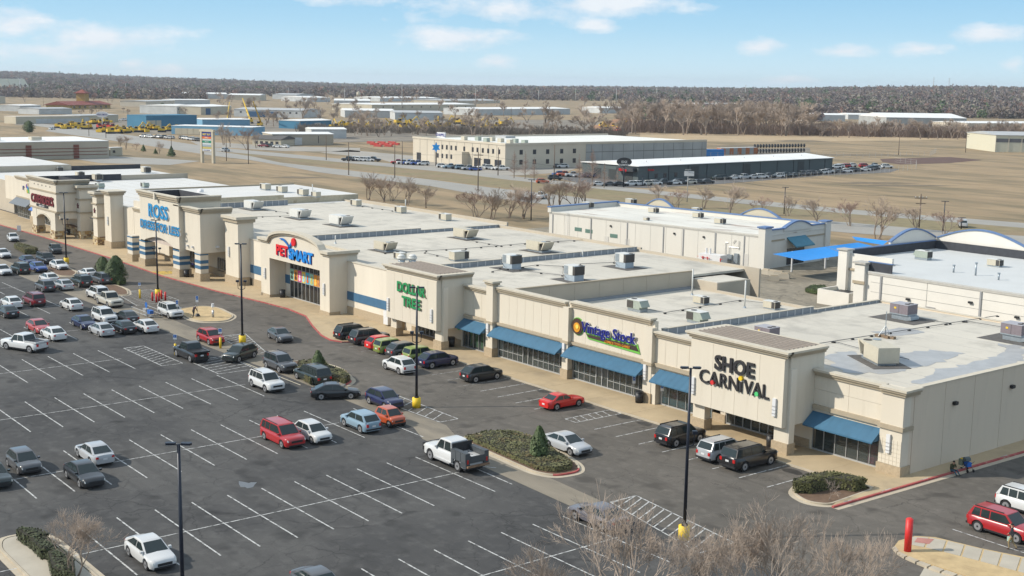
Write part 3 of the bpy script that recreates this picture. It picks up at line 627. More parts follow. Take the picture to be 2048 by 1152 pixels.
# arch front
def archz(x):
    c = -93.8; u = (x-c)/7.4
    return 8.45+ (1.65*(1-u*u)**.5 if abs(u) < 1 else 0) if abs(u) < 1 else 8.45
def archfront(b, y0, y1):
    xs_ = [-103.8, -101.2]+[-101.2+14.8*k/20 for k in range(1, 20)]+[-86.4, -84.6]
    for a, c in zip(xs_, xs_[1:]):
        zb = 5.7 if (a >= -101.21 and c <= -87.0+.05) else 5.7
        b.wallprism([(a, 5.7), (c, 5.7), (c, archz(c)-.35), (a, archz(a)-.35)], y0, y1)
part(t, 'arch_wall', CREAM, lambda b: (archfront(b, -2.4, -1.9), b.box(-103.8, -101.2, -2.4, -1.0, .5, 5.7), b.box(-87.1, -84.6, -2.4, -1.0, .5, 5.7)))
part(t, 'arch_base', BLOCK, lambda b: (b.box(-103.9, -101.1, -2.5, -.9, .1, .5), b.box(-87.2, -84.5, -2.5, -.9, .1, .5)))
part(t, 'arch_side', CREAM, lambda b: (b.box(-84.9, -84.6, -1.0, 1.8, .0, 5.7), b.box(-84.9, -84.6, -1.9, 1.8, 5.7, 8.1), b.box(-103.8, -103.5, -1, 1.8, 0, 5.7), b.box(-103.8, -103.5, -1.9, 1.8, 5.7, 8.1), b.box(-101.6, -101.23, -1.89, .1, 0, 5.69), b.box(-87.07, -86.8, -1.89, .1, 0, 5.69), b.box(-103.5, -84.9, -1.9, .1, 5.7, 5.9)))
def archcap(b):
    xs_ = [-104.1, -101.2]+[-101.2+14.8*k/24 for k in range(1, 24)]+[-86.4, -84.3]
    for a, c in zip(xs_, xs_[1:]):
        b.wallprism([(a, archz(a)-.35), (c, archz(c)-.35), (c, archz(c)), (a, archz(a))], -2.85, -1.75, 0)
        b.wallprism([(a, archz(a)-.6), (c, archz(c)-.6), (c, archz(c)-.351), (a, archz(a)-.351)], -2.65, -2.2, 1)
part(t, 'arch_cornice', [TRIMTOP, TRIM], archcap)
part(t, 'side_cornice', TRIM, lambda b: b.box(-84.6, -84.35, -2.6, 1.8, 7.85, 8.1))
part(t, 'side_coping', TRIMTOP, lambda b: b.box(-85.1, -84.25, -1.74, 2.0, 8.101, 8.44)); part(t, 'porch_roof', ROOF, lambda b: b.box(-103.45, -85.0, -1.74, 1.8, 7.7, 7.85)); part(t, 'back_coping', TRIMTOP, lambda b: b.box(-103.6, -85.11, 1.5, 1.9, 7.86, 8.2))
part(t, 'recess_wall', CREAM2, lambda b: (b.box(-101.2, -99.8, .1, .5, 0, 5.7)))
glazing(t, -99.8, -90.9, .1, .14, 5.65, 8, (2.6, 4.25), doors=(3, 4), glass=GLASSD)
interior(t, -99.8, -90.9, .2, .14, 5.7, 4, seed=30)
pc = [(.28, .52, .40), (.70, .30, .05), (.60, .02, .22), (.72, .50, .05), (.03, .40, .60), (.28, .52, .40), (.75, .27, .02), (.72, .3, .05)]
for i in range(8):
    wd = 8.9/8; o = part(t, 'animal_poster', mat('poster_%d' % i, pc[i], .5, var=0), lambda b: b.box(-99.8+i*wd+.06, -99.8+(i+1)*wd-.06, .03, .06, 2.66, 4.18))
    q = MB((-93, 0, 0)); cx = -99.8+(i+.5)*wd; k = (1, 1, 0, .2, 0, .5, 0, .4)[i]
    q.cyl((cx, .03, 3.05), (cx, .0, 3.05), .30, n=12).cyl((cx+.03, .03, 3.52), (cx+.03, .0, 3.52), .22, n=12).box(cx-.16, cx-.06, .0, .03, 3.6, 3.9).box(cx+.1, cx+.2, 0, .03, 3.6, 3.9)
    q.build('animal_picture', mat('animal_%d' % i, ((.03, .03, .03), (.06, .03, .02), (.75, .6, .6), (.3, .6, .7), (.6, .12, .03), (.5, .4, .1), (.8, .5, .1), (.3, .1, .05))[i], .5, var=0), o)
wall_lamp(t, -102.5, -2.42, 3.4); wall_lamp(t, -85.9, -2.42, 3.4)
RL = mat('red_letter', (.62, .01, .015), .45, var=0); BL = mat('bright_blue_letter', (.01, .22, .62), .45, var=0)
for m_, dx, dy in ((NVY, .07, .02), (0, 0, -.06)):
    for s_, x_, mm, w_ in (('PET', (-98.9, -95.45), RL, 1), ('SMART', (-95.3, -88.7), BL, 1)):
        o = letters(s_, 0, -2.46+dy, 6.5-dx-(.15 if s_ == 'SMART' else 0), 1.95, m_ or mm, t, t.location, .07, .07, fit=(x_[0]+dx, x_[1]+dx), name='sign_shadow_letter' if m_ else 'sign_lettering')
def ballarc(b):
    pts = [(-97.9+3.1*k/12, 8.35+.55*math.sin(math.pi*(.25+.55*k/12))-(k/12)**2*1.1) for k in range(13)]
    for i, (a, c) in enumerate(zip(pts, pts[1:])):
        w0 = .03+.3*math.sin(math.pi*i/13); w1 = .03+.3*math.sin(math.pi*(i+1)/13)
        b.wallprism([(a[0], a[1]-w0/2), (c[0], c[1]-w1/2), (c[0], c[1]+w1/2), (a[0], a[1]+w0/2)], -2.62, -2.5)
    b.wallprism([(-95.35, 7.75), (-95.05, 7.75), (-94.2, 8.55), (-94.45, 8.75)], -2.62, -2.5)
part(t, 'sign_swoosh', mat('swoosh_blue', (.01, .13, .42), .45, var=0), ballarc)
part(t, 'sign_ball', RL, lambda b: b.cyl((-93.85, -2.45, 8.7), (-93.85, -2.66, 8.7), .55, n=20))
letters('GROOMIN', -106.2, .2, 4.55, .95, RL, t, t.location, .08, .03, .8)
part(t, 'wall_cabinet', WHITE, lambda b: b.box(-75.1, -74.1, -.2, .2, .3, 2.0))
pier(t, -116.9, -112.6, -1.6, 10.3, zb=1.3, yb=.9, cap=True, capz=.9, fl=.45); wall_lamp(t, -115.6, -1.62, 4.9)

# ===== discount clothes store
t = store('discount_clothing_store', -130, 'store with striped blue and cream pillars under bright blue letters ROSS DRESS FOR LESS')
part(t, 'wall', CREAM, lambda b: (b.box(-157.5, -141, .3, .8, 1.2, 9.0), b.box(-141, -112.95, .3, .8, 2.8, 9.0), b.box(-119.5, -116.9, .25, .8, 1.2, 7), b.box(-141, -136.2, .3, .8, 0, 2.8), b.box(-127.4, -124, .3, .8, 0, 2.8)))
part(t, 'wall_base', BLOCK, lambda b: (b.box(-157.5, -136.2, .2, .3, 0, 1.2), b.box(-127, -112, .2, .3, 0, 1.2)))
cornice(t, -119, -116.9, .25, 8.3, .35, .7); cornice(t, -157.5, -150.5, .25, 7.9, .35, .7); cornice(t, -149.9, -141, -.4, 9.6, .45, .8, (1, 1))
part(t, 'wing_wall', CREAM, lambda b: b.box(-149.9, -140.8, -.4, .3, 1.2, 9.0))
roof_slab(t, -156.8, -108.3, .9, 45, ZR+.35)
part(t, 'back_wall', TANWALL, lambda b: b.box(-156.8, -108.3, 45, 45.3, 0, 7.4))
rib_parapet(t, -156.7, 12, 30, ZR+.3, 7.9); mat('stained_wall', (.50, .43, .31), .9, var=.1, dirt=((.25, .17, .08), .8, .55, .7, .5))
part(t, 'side_parapet', TANWALL, lambda b: b.box(-108.3, -108.0, .9, 2, 6, 7.5))
# main tower with arch
def rossarch(b):
    b.box(-140.2, -138.5, -5.4, -4.9, 4.0, 12.0); b.box(-127.4, -124.9, -5.4, -4.9, 4.0, 12.0)
    n = 16
    for i in range(n):
        a = -138.5+11.1*i/n; c = -138.5+11.1*(i+1)/n
        za = 4.55+.85*math.sin(math.pi*i/n); zc = 4.55+.85*math.sin(math.pi*(i+1)/n)
        b.wallprism([(a, za), (c, zc), (c, 12.0), (a, 12.0)], -5.4, -4.9)
    b.box(-125.2, -124.9, -4.9, 1.5, 4.0, 12.0); b.box(-140.2, -139.9, -4.9, 1.5, 4., 12.); b.box(-139.9, -125.2, 1.2, 1.5, 6.5, 12.); b.box(-139.9, -125.2, -4.0, .3, 4.3, 4.5)
part(t, 'tower_wall', CREAM, rossarch)
part(t, 'arch_moulding', mat('pinkish_trim', (.50, .42, .36), .9), lambda b: [b.wallprism([(-138.4+10.9*i/16, 4.30), (-138.4+10.9*(i+1)/16, 4.30), (-138.4+10.9*(i+1)/16, 4.55+.83*math.sin(math.pi*(i+1)/16)), (-138.4+10.9*i/16, 4.55+.83*math.sin(math.pi*i/16))], -4.8, -4.6) for i in range(16)])
cornice(t, -140.2, -124.9, -5.42, 12.45, .5, .9, (1, 1), back=.3); cornice_y(t, -124.9, -5.4, 1.5, 12.45, .5, .9)
part(t, 'cornice_keystone', CREAM, lambda b: b.box(-133.0, -132.5, -6.05, -5.4, 11.4, 12.5))
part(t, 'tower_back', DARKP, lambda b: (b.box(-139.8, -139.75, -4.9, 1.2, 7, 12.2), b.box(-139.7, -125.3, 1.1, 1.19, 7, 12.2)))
def spill(a, b_, yf, yb, zt):
    part(t, 'pillar', CREAM, lambda b: b.box(a, b_, yf, yb, 1.3, zt)); part(t, 'pillar_base', BLOCK, lambda b: b.box(a-.15, b_+.15, yf-.15, yb+.15, .1, 1.3))
    for z0, z1 in ((1.95, 2.45), (2.8, 3.3), (4.05, 4.25)):
        if z1 <= zt+.01: part(t, 'blue_stripe', BLUE, lambda b: b.box(a-.03, b_+.03, yf-.03, yb+.03, z0, z1))
spill(-140.9, -138.5, -5.4, -3.7, 4.4); spill(-127.4, -125.0, -5.4, -3.7, 4.4); spill(-121.3, -119.3, -4.55, -3.3, 4.4); spill(-146.9, -144.7, -5.1, -3.9, 4.4)
part(t, 'side_block', CREAM, lambda b: (b.box(-125, -119.0, -4.6, -4.2, 4.4, 10.6), b.box(-119.3, -119.0, -4.2, .5, 4.4, 10.6), b.box(-125, -119.3, -4.2, .3, 4.4, 4.6), b.box(-124.9, -119.3, .2, .5, 6, 10.6), b.box(-126.6, -125, -4.95, -4.2, 4.3, 10.6)))
cornice(t, -126.4, -124.8, -4.9, 11.15, .5, .8, (1, 0), back=.3); cornice(t, -124.8, -119.0, -4.62, 11.15, .5, .8, (0, 1), back=.3); cornice_y(t, -119.0, -4.6, .5, 11.15, .5, .8)
part(t, 'side_block_roof', ROOF, lambda b: b.box(-124.9, -119.3, -4.2, .4, 10.3, 10.5))
glazing(t, -136.1, -127.5, .35, .9, 2.9, 6, (), frame=ALU); interior(t, -136.1, -127.5, .4, .14, 3, 2, seed=40, cols=[S('2f5f8a'), S('3a3a66'), S('8a7ac0')])
part(t, 'poster', mat('violet_poster', (.16, .06, .28), .5, var=.4), lambda b: b.box(-128.4, -127.6, .28, .3, .95, 2.85))
part(t, 'window_film', mat('teal_film2', (.02, .28, .36), .4, var=.3), lambda b: b.box(-119.2, -117.4, .18, .22, 1.2, 3.4))
glazing(t, -123.6, -121.4, .26, .9, 3.0, 3, ()); interior(t, -123.6, -121.4, .3, .14, 3, 1.5, seed=41)
part(t, 'round_sign', mat('round_blue', (.02, .05, .25), .5), lambda b: b.cyl((-117.4, .24, 3.35), (-117.4, .18, 3.35), .45, n=18))
RB = mat('ross_blue', (.01, .24, .50), .45, var=0)
for dx, m_, dy in ((.1, WHITE, .02), (0, RB, -.08)):
    letters('ROSS', -132.4+dx, -5.5+dy, 8.55-dx, 2.9, m_, t, t.location, .08, .04, 1.16, name='sign_shadow_letter' if dx else 'sign_lettering')
    letters('DRESS FOR LESS', -132.0+dx, -5.5+dy, 6.45-dx, 1.95, m_, t, t.location, .08, .0, 1.12, name='sign_shadow_letter' if dx else 'sign_lettering')
for x_ in (-123.4, -121.6): part(t, 'flood_light', WHITE, lambda b: b.box(x_-.15, x_+.15, -4.95, -4.6, 5.0, 5.25))
part(t, 'flood_light', WHITE, lambda b: b.box(-119.0, -118.7, -2.2, -1.7, 5.1, 5.35))

# ===== boot store
t = store('boot_store', -180, 'stone-footed store with arched porch under dark red CAVENDERS letters')
part(t, 'wall', CREAM, lambda b: (b.box(-196, -157.6, .3, .8, 0, 7.6), b.box(-195.9, -195.5, -1, .8, 0, 8)))
roof_slab(t, -196.5, -157.0, .9, 44, ZR+.25, ROOFW)
part(t, 'back_wall', TANWALL, lambda b: (b.box(-196.5, -157, 44, 44.3, 0, 7.1),))
cornice(t, -175, -166.5, .25, 8.4, .35, .6)
def stones(t, x0, x1, y0, y1, z0, z1, seed):
    """ledge stones round a pier: each face built of uneven blocks"""
    r = random.Random(seed); core = part(t, 'stone_core', STONE[2], lambda b: b.box(x0+.08, x1-.08, y0+.08, y1-.08, 0, z1-.02)); ms = {}
    for face in (0, 1):
        z = z0
        while z < z1-.1:
            h = r.choice((.22, .3, .38)); h = min(h, z1-z); a = x0 if face == 0 else y0; e_ = x1 if face == 0 else y1
            while a < e_-.05:
                l = r.choice((.4, .6, .8)); l = min(l, e_-a); pr = .0+.05*r.randint(0, 1); k = (face, round(h, 2), round(l, 2), r.randint(0, 3))
                if k not in ms: ms[k] = (MB().box(.01, l-.01, 0, .1, .01, h-.01) if face == 0 else MB().box(-.1, 0, .01, l-.01, .01, h-.01)).mesh('stone', STONE[k[3]])
                link('stone', ms[k], t, ((a if face == 0 else x1+pr)-t.location[0], (y0-pr if face == 0 else a)-t.location[1], z-t.location[2])); a += l
            z += h
def cpillar(a, b_, yf, yb, zt, seed, cap=1, star=True):
    part(t, 'pillar', CREAM, lambda b: b.box(a+.1, b_-.1, yf+.1, yb, 1.6, zt)); stones(t, a, b_, yf, yb, .1, 1.65, seed)
    if cap:
        part(t, 'pillar_cap', [TRIM, TRIMTOP], lambda b: (b.box(a-.2, b_+.2, yf-.2, yb+.1, zt-.8, zt-.4), b.box(a-.5, b_+.5, yf-.5, yb+.3, zt-.399, zt, 1)))
        for z_ in (5.1, 7.6): part(t, 'string_course', TRIM, lambda b: b.box(a-.1, b_+.1, yf-.1, yb, z_-.12, z_+.12))
        if star:
            cx = (a+b_)/2; pts = [(cx+(.55 if i % 2 == 0 else .23)*math.sin(math.pi*i/5), 6.35+(.55 if i % 2 == 0 else .23)*math.cos(math.pi*i/5)) for i in range(10)]
            part(t, 'star', mat('maroon', (.10, .012, .02), .5, var=.1), lambda b: b.wallprism(pts, yf+.1-.14, yf+.1-.02))
cpillar(-179.8, -177.8, -2.2, 1.2, 10.2, 51); cpillar(-170.1, -167.8, -2.6, .9, 9.8, 52); cpillar(-197.2, -195.2, -1.0, 1.2, 10.2, 53)
# porch
part(t, 'porch_pillar', CREAM, lambda b: (b.box(-193.8, -191.4, -5.9, -4.4, 1.6, 5.0), b.box(-183.3, -180.6, -5.9, -4.4, 1.6, 5.0)))
stones(t, -193.9, -191.3, -6.0, -4.3, .1, 1.65, 54); stones(t, -183.4, -180.5, -6.0, -4.3, .1, 1.65, 55); stones(t, -191, -183.6, -.6, .2, .1, 1.7, 56); stones(t, -177.7, -174.5, -.2, .3, .1, 1.7, 57)
def porch(b):
    n = 14
    for i in range(n):
        a = -191.4+8.1*i/n; c = -191.4+8.1*(i+1)/n; za = 3.1+1.1*math.sin(math.pi*i/n)**.7; zc = 3.1+1.1*math.sin(math.pi*(i+1)/n)**.7
        b.wallprism([(a, za), (c, zc), (c, 10.7), (a, 10.7)], -5.85, -5.3)
    b.box(-195.3, -191.4, -5.85, -5.3, 5.0, 10.7); b.box(-183.3, -179.6, -5.85, -5.3, 5.0, 10.7)
    b.box(-179.9, -179.6, -5.3, .3, 3.9, 10.7); b.box(-195.3, -195, -5.3, .3, 3.9, 10.7); b.box(-195, -179.9, -.2, .3, 5, 10.7); b.box(-195, -179.9, -5.3, .2, 4.4, 4.6)
part(t, 'porch_wall', CREAM, porch)
cornice(t, -195.3, -179.6, -5.87, 11.2, .55, .8, (1, 1), back=.3); cornice_y(t, -179.6, -5.8, .4, 11.2, .55, .8)
part(t, 'string_course', TRIM, lambda b: [b.box(-195.4, -179.5, -5.97, -5.85, z, z+.3) for z in (5.05, 8.6)]+[b.box(-179.6, -179.45, -5.85, .2, z, z+.3) for z in (5.05, 8.6)])
part(t, 'arch_moulding', TRIMTOP, lambda b: [b.wallprism([(-191.4+8.1*i/14, 3.1+1.1*math.sin(math.pi*i/14)**.7), (-191.4+8.1*(i+1)/14, 3.1+1.1*math.sin(math.pi*(i+1)/14)**.7), (-191.4+8.1*(i+1)/14, 3.4+1.1*math.sin(math.pi*(i+1)/14)**.7), (-191.4+8.1*i/14, 3.4+1.1*math.sin(math.pi*i/14)**.7)], -5.98, -5.85) for i in range(14)])
for i in range(5): part(t, 'vent_square', BLACK, lambda b: b.box(-192.2+i*2.3, -191.95+i*2.3, -5.9, -5.84, 9.6, 9.85))
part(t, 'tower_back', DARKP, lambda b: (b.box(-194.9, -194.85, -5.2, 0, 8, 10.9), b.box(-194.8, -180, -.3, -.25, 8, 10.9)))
letters('CAVENDER\'S', -187.4, -6.0, 6.2, 2.3, mat('maroon_letter', (.16, .012, .02), .45, var=0), t, t.location, .1, .04, .98)
part(t, 'sign_strip', BLACK, lambda b: b.box(-191, -184.3, -6.0, -5.86, 5.55, 6.0)); letters('BOOT CITY', -187.6, -6.05, 5.6, .38, WHITE, t, t.location, .02, .01, 1.6)
part(t, 'shop_window', [DARK, mat('poster_mix', (.05, .03, .05), .5, var=.5)], lambda b: (b.box(-174.5, -171.0, .22, .29, 1.4, 4.0),))
part(t, 'canopy', DARKP, lambda b: b.box(-176, -171.2, -1.0, .3, 4.2, 4.35))
for x_ in (-174.5, -172): part(t, 'canopy_stay', BLACK, lambda b: b.cyl((x_, -.9, 4.3), (x_, .25, 5.6), .04, n=5))
part(t, 'doorway', [DARK], lambda b: b.box(-178, -175.2, .2, .28, .1, 3.2))
part(t, 'plain_pier', CREAM, lambda b: (b.box(-165.2, -162.2, -2.1, .25, 1.3, 9.6),)); part(t, 'plain_pier_base', BLOCK, lambda b: b.box(-165.35, -162.05, -2.25, .25, 0.1, 1.3))
part(t, 'pier_cap', [TRIM, TRIMTOP], lambda b: (b.box(-165.4, -162.0, -2.3, .4, 9.6, 9.9), b.box(-165.6, -161.8, -2.5, .6, 9.9, 10.2), b.box(-165.75, -161.65, -2.65, .7, 10.2, 10.35, 1))); wall_lamp(t, -163.5, -2.12, 5.0)
part(t, 'roof_dish', WHITE, lambda b: (b.cyl((-178, 22, 7.0), (-178, 22, 8.0), .06, n=6), b.cyl((-178, 22, 8.2), (-177.8, 21.8, 8.4), .7, .2, n=12)))
# ===== two stores at the frame's edge
t = store('bath_goods_store', -215, 'cream store with blue BATH AND BOX WORKS letters above a bright blue awning')
part(t, 'wall', CREAM, lambda b: (b.box(-232, -197.2, .2, .8, 3.5, 8.6),))
roof_slab(t, -231.9, -197, .9, 42, ZR, ROOFW)
part(t, 'dark_parapet', DARKP, lambda b: (b.box(-232.3, -232, 1, 26.5, 6, 8.0)))
cornice(t, -224, -197.2, .15, 9.1, .4, .7)
part(t, 'string_course', TRIM, lambda b: b.box(-224, -197.2, .05, .2, 4.4, 4.7))
part(t, 'pier', CREAM2, lambda b: b.box(-212.5, -210.3, -.5, .6, 1.3, 8.0)); part(t, 'pier_base', BLOCK, lambda b: b.box(-212.7, -210.1, -.7, .6, .1, 1.3)); part(t, 'pier_cap', TRIM, lambda b: b.box(-213, -209.8, -.9, .6, 7.5, 8.1))
glazing(t, -209.8, -198, .3, .14, 3.4, 8, (1.0,), doors=(3,), frame=ALU); interior(t, -209.8, -198, .4, .14, 3.4, 2, seed=60)
glazing(t, -224, -213, .3, .14, 3.4, 8, (1.0,), frame=ALU); interior(t, -224, -213, .4, .14, 3.4, 2, seed=61)
awning(t, -210.2, -198.0, .1, 4.3, 2.9, 1.8, AWNB, 1.5); awning(t, -224, -212.6, .1, 4.4, 3.2, 1.6, AWNG, 1.5)
BB = mat('bath_blue', (.015, .04, .22), .5, var=0)
letters('Bath & Box', -203.9, .02, 6.9, 1.55, BB, t, t.location, .08, .03, .95); letters('Works', -202.5, .02, 5.2, 1.55, BB, t, t.location, .08, .03, .95)
for i, c_ in enumerate(((.10, .02, .25), (.02, .2, .4), (.5, .4, .05), (.1, .35, .1))): part(t, 'sign_bubble', mat('bubble_%d' % i, c_, .5, var=0), lambda b: b.cyl((-216.5+[0, .7, .2, 1.2][i], .18, 7.2-[0, .4, 1.0, 1.0][i]), (-216.5+[0, .7, .2, 1.2][i], .08, 7.2-[0, .4, 1, 1][i]), .45, n=14))
letters('r', -218.6, .02, 6.3, 1.8, BB, t, t.location, .08, .03, .95)
t = store('far_anchor_store', -270, 'tan flat-roofed store block rising behind the left end of the strip')
part(t, 'wall', TANWALL, lambda b: (b.box(-261.5, -232.4, 2, 43, 0, 6.9),)); part(t, 'roof', ROOFW, lambda b: b.box(-261.4, -232.6, 2.3, 42.7, 6.9, 7.0))
part(t, 'side_wall', TANWALL, lambda b: b.box(-232.35, -232.0, 26.6, 43, 0, 7.7)); part(t, 'tall_wall', TANWALL, lambda b: b.box(-300, -261.6, 2, 25, 0, 8.4)); part(t, 'tall_roof', ROOFW, lambda b: b.box(-299.6, -262, 2.4, 24.6, 8.41, 8.5)); part(t, 'dark_parapet', DARKP, lambda b: b.box(-262, -261.7, 25.1, 43, 6.9, 8.1))
for px_, py_, l_ in ((903, 693, 'black litter bin beside the green posters of the DOLLAR TREE window'), (1278, 805, 'black litter bin on the walkway by the Vintage Stock window'), (1541, 893, 'black litter bin behind the right pillar of the SHOE CARNIVAL porch'), (565, 595, 'black square litter bin in the PETSMART entrance'), (373, 554, 'black litter bin beside the striped ROSS pillar'), (137, 470, 'black litter bin inside the porch of the boot store')): bin_(px_, py_, l_)
# tactile ramp
x_, y_ = gp(330, 547); struct(MB().prism([(x_-2.2, y_-1.5), (x_+2.0, y_-1.2), (x_+1.2, y_+1.6), (x_-1.2, y_+1.4)], .14, .150).build('painted_ramp', YLINE))
# ---------------------------------------------------------------- roof equipment
WHU = mat('unit_white', (.56, .56, .53), .6, var=.08, scale=2, dirt=((.3, .28, .25), 1, .6, .8, .5)); BEU = mat('unit_beige', (.47, .43, .34), .6, var=.08, scale=2, dirt=((.28, .22, .16), 1, .6, .8, .5))
PUU = mat('unit_mauve', (.185, .155, .17), .6, var=.1, scale=2); GRU = mat('unit_green', (.30, .34, .29), .6, var=.1, scale=2); GALV = mat('galvanised', (.32, .36, .39), .4, .5, var=.15, scale=2)
PAD = mat('roof_pad', (.10, .093, .085), .95, var=.3, scale=1.5)
COIL = mat('coil_grille', (.06, .055, .05), .8, var=.4, scale=12)
_uc = {}
def unit_parts(kind, t):
    def P(name, m, fn, parent=t):
        k = (kind, name)
        if k not in _uc: b = MB(); fn(b); _uc[k] = b.mesh(name, m)
        return link(name, _uc[k], parent)
    if kind in ('hood', 'hoodb'):
        c = WHU if kind == 'hood' else BEU
        P('pad', PAD, lambda b: b.box(-3.3, 3.3, -2.0, 2.0, .016, .06)); P('kerb_frame', GALV, lambda b: b.box(-2.0, 2.0, -1.0, 1.0, .06, .35))
        k = P('cabinet', c, lambda b: (b.box(-2.3, 1.2, -1.15, 1.15, .35, 1.95)))
        P('access_panel', c, lambda b: b.box(.2, 1.1, -1.18, -1.151, .45, 1.8), k)
        P('hood', c, lambda b: (b.wallprism([(1.25, 1.95), (2.9, 1.95), (2.0, .5), (1.9, .5), (2.5, 1.85), (1.25, 1.6)], -1.15, 1.15), b.box(1.201, 1.3, -1.1, 1.1, .35, 1.95)))
        P('intake_grille', COIL, lambda b: b.wallprism([(1.31, .4), (1.9, .5), (1.31, 1.5)], -1.0, 1.0))
        P('fan', COIL, lambda b: b.cyl((1.9, .45, 1.951), (1.9, .45, 2.0), .45, n=12)); P('fan_guard', GALV, lambda b: b.cyl((1.9, -.55, 1.951), (1.9, -.55, 2.02), .45, n=12))
    elif kind == 'tall':
        P('pad', PAD, lambda b: b.box(-3.9, 3.9, -2.9, 2.9, .016, .05)); P('curb_box', mat('curb_blue', (.36, .42, .47), .6, .2), lambda b: b.box(-1.45, 1.45, -1.2, 1.2, .05, 1.2)); k = P('cabinet', WHU, lambda b: b.box(-1.6, 1.0, -1.3, 1.3, 1.2, 3.0))
        P('coil_grille', COIL, lambda b: b.box(1.001, 1.6, -1.28, 1.28, 1.25, 2.9)); P('top_cover', GALV, lambda b: b.box(1.0, 1.65, -1.3, 1.3, 2.901, 3.0)); P('access_panel', GALV, lambda b: (b.box(-1.5, -.3, -1.33, -1.301, 1.3, 2.9)), k); P('fan', COIL, lambda b: b.cyl((1.3, .5, 3.001), (1.3, .5, 3.06), .45, n=12)); P('conduit_loop', BLACK, lambda b: (b.cyl((-1.7, -1.3, 2.4), (-1.7, -1.4, 1.2), .04, n=5), b.cyl((-1.7, -1.4, 1.2), (-.6, -1.45, .5), .04, n=5)))
    elif kind == 'mauve':
        P('pad', PAD, lambda b: b.box(-4.6, 4.6, -3.6, 3.6, .016, .05)); P('curb_box', GALV, lambda b: (b.prism([(-1.5, -1.2), (1.5, -1.2), (1.5, 1.2), (-1.5, 1.2)], .05, .9), b.box(-1.8, 1.8, -1.45, 1.45, .9, 1.1))); k = P('cabinet', PUU, lambda b: b.box(-1.8, 1.8, -1.45, 1.45, 1.1, 2.7)); P('top_cover', mat('unit_top', (.33, .32, .34), .5, var=.1), lambda b: b.box(-1.85, 1.85, -1.5, 1.5, 2.7, 2.78))
        P('fan', COIL, lambda b: b.cyl((1.1, .5, 2.79), (1.1, .5, 2.86), .42, n=12)); P('fan', COIL, lambda b: b.cyl((1.1, .5, 2.79), (1.1, .5, 2.86), .42, n=12)).location = (-.1, -1.0, 0); P('hood', GALV, lambda b: b.wallprism([(1.5, .95), (2.3, .8), (2.4, .2), (1.5, .05)], -1.2, 1.2)); P('caution_plate', YEL, lambda b: b.box(-.9, -.5, -1.49, -1.451, 1.9, 2.2), k); P('seam', BLACK, lambda b: (b.box(-.02, .02, -1.47, -1.451, 1.15, 2.65),), k)
    elif kind == 'green':
        P('kerb_frame', GALV, lambda b: b.box(-1.4, 1.4, -.8, .8, .01, .45)); k = P('cabinet', GRU, lambda b: b.box(-1.5, 1.3, -.9, .9, .45, 1.75)); P('coil_grille', COIL, lambda b: (b.box(-1.45, -.1, -.94, -.901, .55, 1.65), b.box(-1.54, -1.501, -.8, .8, .55, 1.65)), k); P('top_cover', WHU, lambda b: b.box(-1.56, 1.36, -.96, .96, 1.75, 1.82)); P('fan', COIL, lambda b: b.cyl((-.8, 0, 1.821), (-.8, 0, 1.87), .45, n=12)); P('hood', GRU, lambda b: b.wallprism([(1.301, 1.7), (1.8, .9), (1.8, .8), (1.301, .8)], -.9, .9))
    elif kind == 'small':
        P('kerb_frame', GALV, lambda b: b.box(-1.2, 1.2, -.6, .6, .01, .25)); P('cabinet', BEU, lambda b: b.box(-1.3, .5, -.7, .7, .25, 1.35)); P('coil_grille', COIL, lambda b: b.box(.501, 1.25, -.68, .68, .3, 1.25)); P('top_cover', WHU, lambda b: b.box(-1.35, 1.3, -.74, .74, 1.351, 1.42)); P('fan', COIL, lambda b: b.cyl((.8, 0, 1.421), (.8, 0, 1.46), .4, n=12)); P('corner_post', BEU, lambda b: (b.box(1.22, 1.28, -.72, -.66, .25, 1.35), b.box(1.22, 1.28, .66, .72, .25, 1.35)))
def unit(kind, px, py, z, rz, label, s=1.):
    x, y = gp(px, py, z); t = empty('rooftop_unit', (x, y, z), R(rz), label, 'air conditioner', 'air-conditioning units on the store roofs'); s *= {'mauve': .60, 'tall': .68, 'hoodb': .80 if px < 1500 else 1, 'hood': .88, 'green': .66, 'small': .68 if z > 5.7 and z < 6.3 else .85}[kind]; t.scale = (s, s, s); unit_parts(kind, t); return t
Z1 = ZR; Z3 = ZR+.1; Z4 = ZR+.15; Z5 = ZR+.35
unit('mauve', 1533, 682, Z1, 0, 'mauve rooftop unit just behind the SHOE CARNIVAL tower', .85)
unit('mauve', 1806, 638, Z1, 0, 'mauve rooftop unit near the back of the shoe store roof, before the white wall')
unit('mauve', 2030, 680, Z1, 0, 'mauve rooftop unit cut by the right edge of the photo')
unit('hoodb', 1757, 724, Z1, 150, 'beige rooftop unit with open flared hood on the wet patch of the shoe store roof', .85)
unit('green', 1275, 622, 5.05, 0, 'pale green rooftop unit behind the Vintage Stock parapet', 1.1)
unit('green', 1395, 646, 5.05, 0, 'pale green rooftop unit against the ribbed parapet before the shoe store', 1.1)
unit('small', 1402, 608, 5.05, 0, 'small beige rooftop unit at the rear of the low roof, next to a white pipe', .8)
unit('small', 1543, 618, 5.05, 0, 'small cream rooftop unit half hidden by the shoe store parapet', .8)
unit('tall', 1148, 561, Z3, 0, 'tall white rooftop unit nearest the front of the variety store roof', .93)
unit('tall', 1249, 535, Z3, 0, 'tall white rooftop unit on the right rear of the variety store roof', .93)
unit('tall', 1024, 538, Z3, 0, 'tall white rooftop unit beside the ribbed parapet of the pet store roof', .93)
unit('hoodb', 770, 502, Z4, 0, 'beige hooded rooftop unit just right of the PETSMART arch', .9)
unit('hoodb', 930, 477, Z4, 0, 'beige hooded rooftop unit in front of the long ribbed parapet')
unit('hoodb', 1078, 503, Z4, 0, 'beige hooded rooftop unit at the right end of the pet store roof')
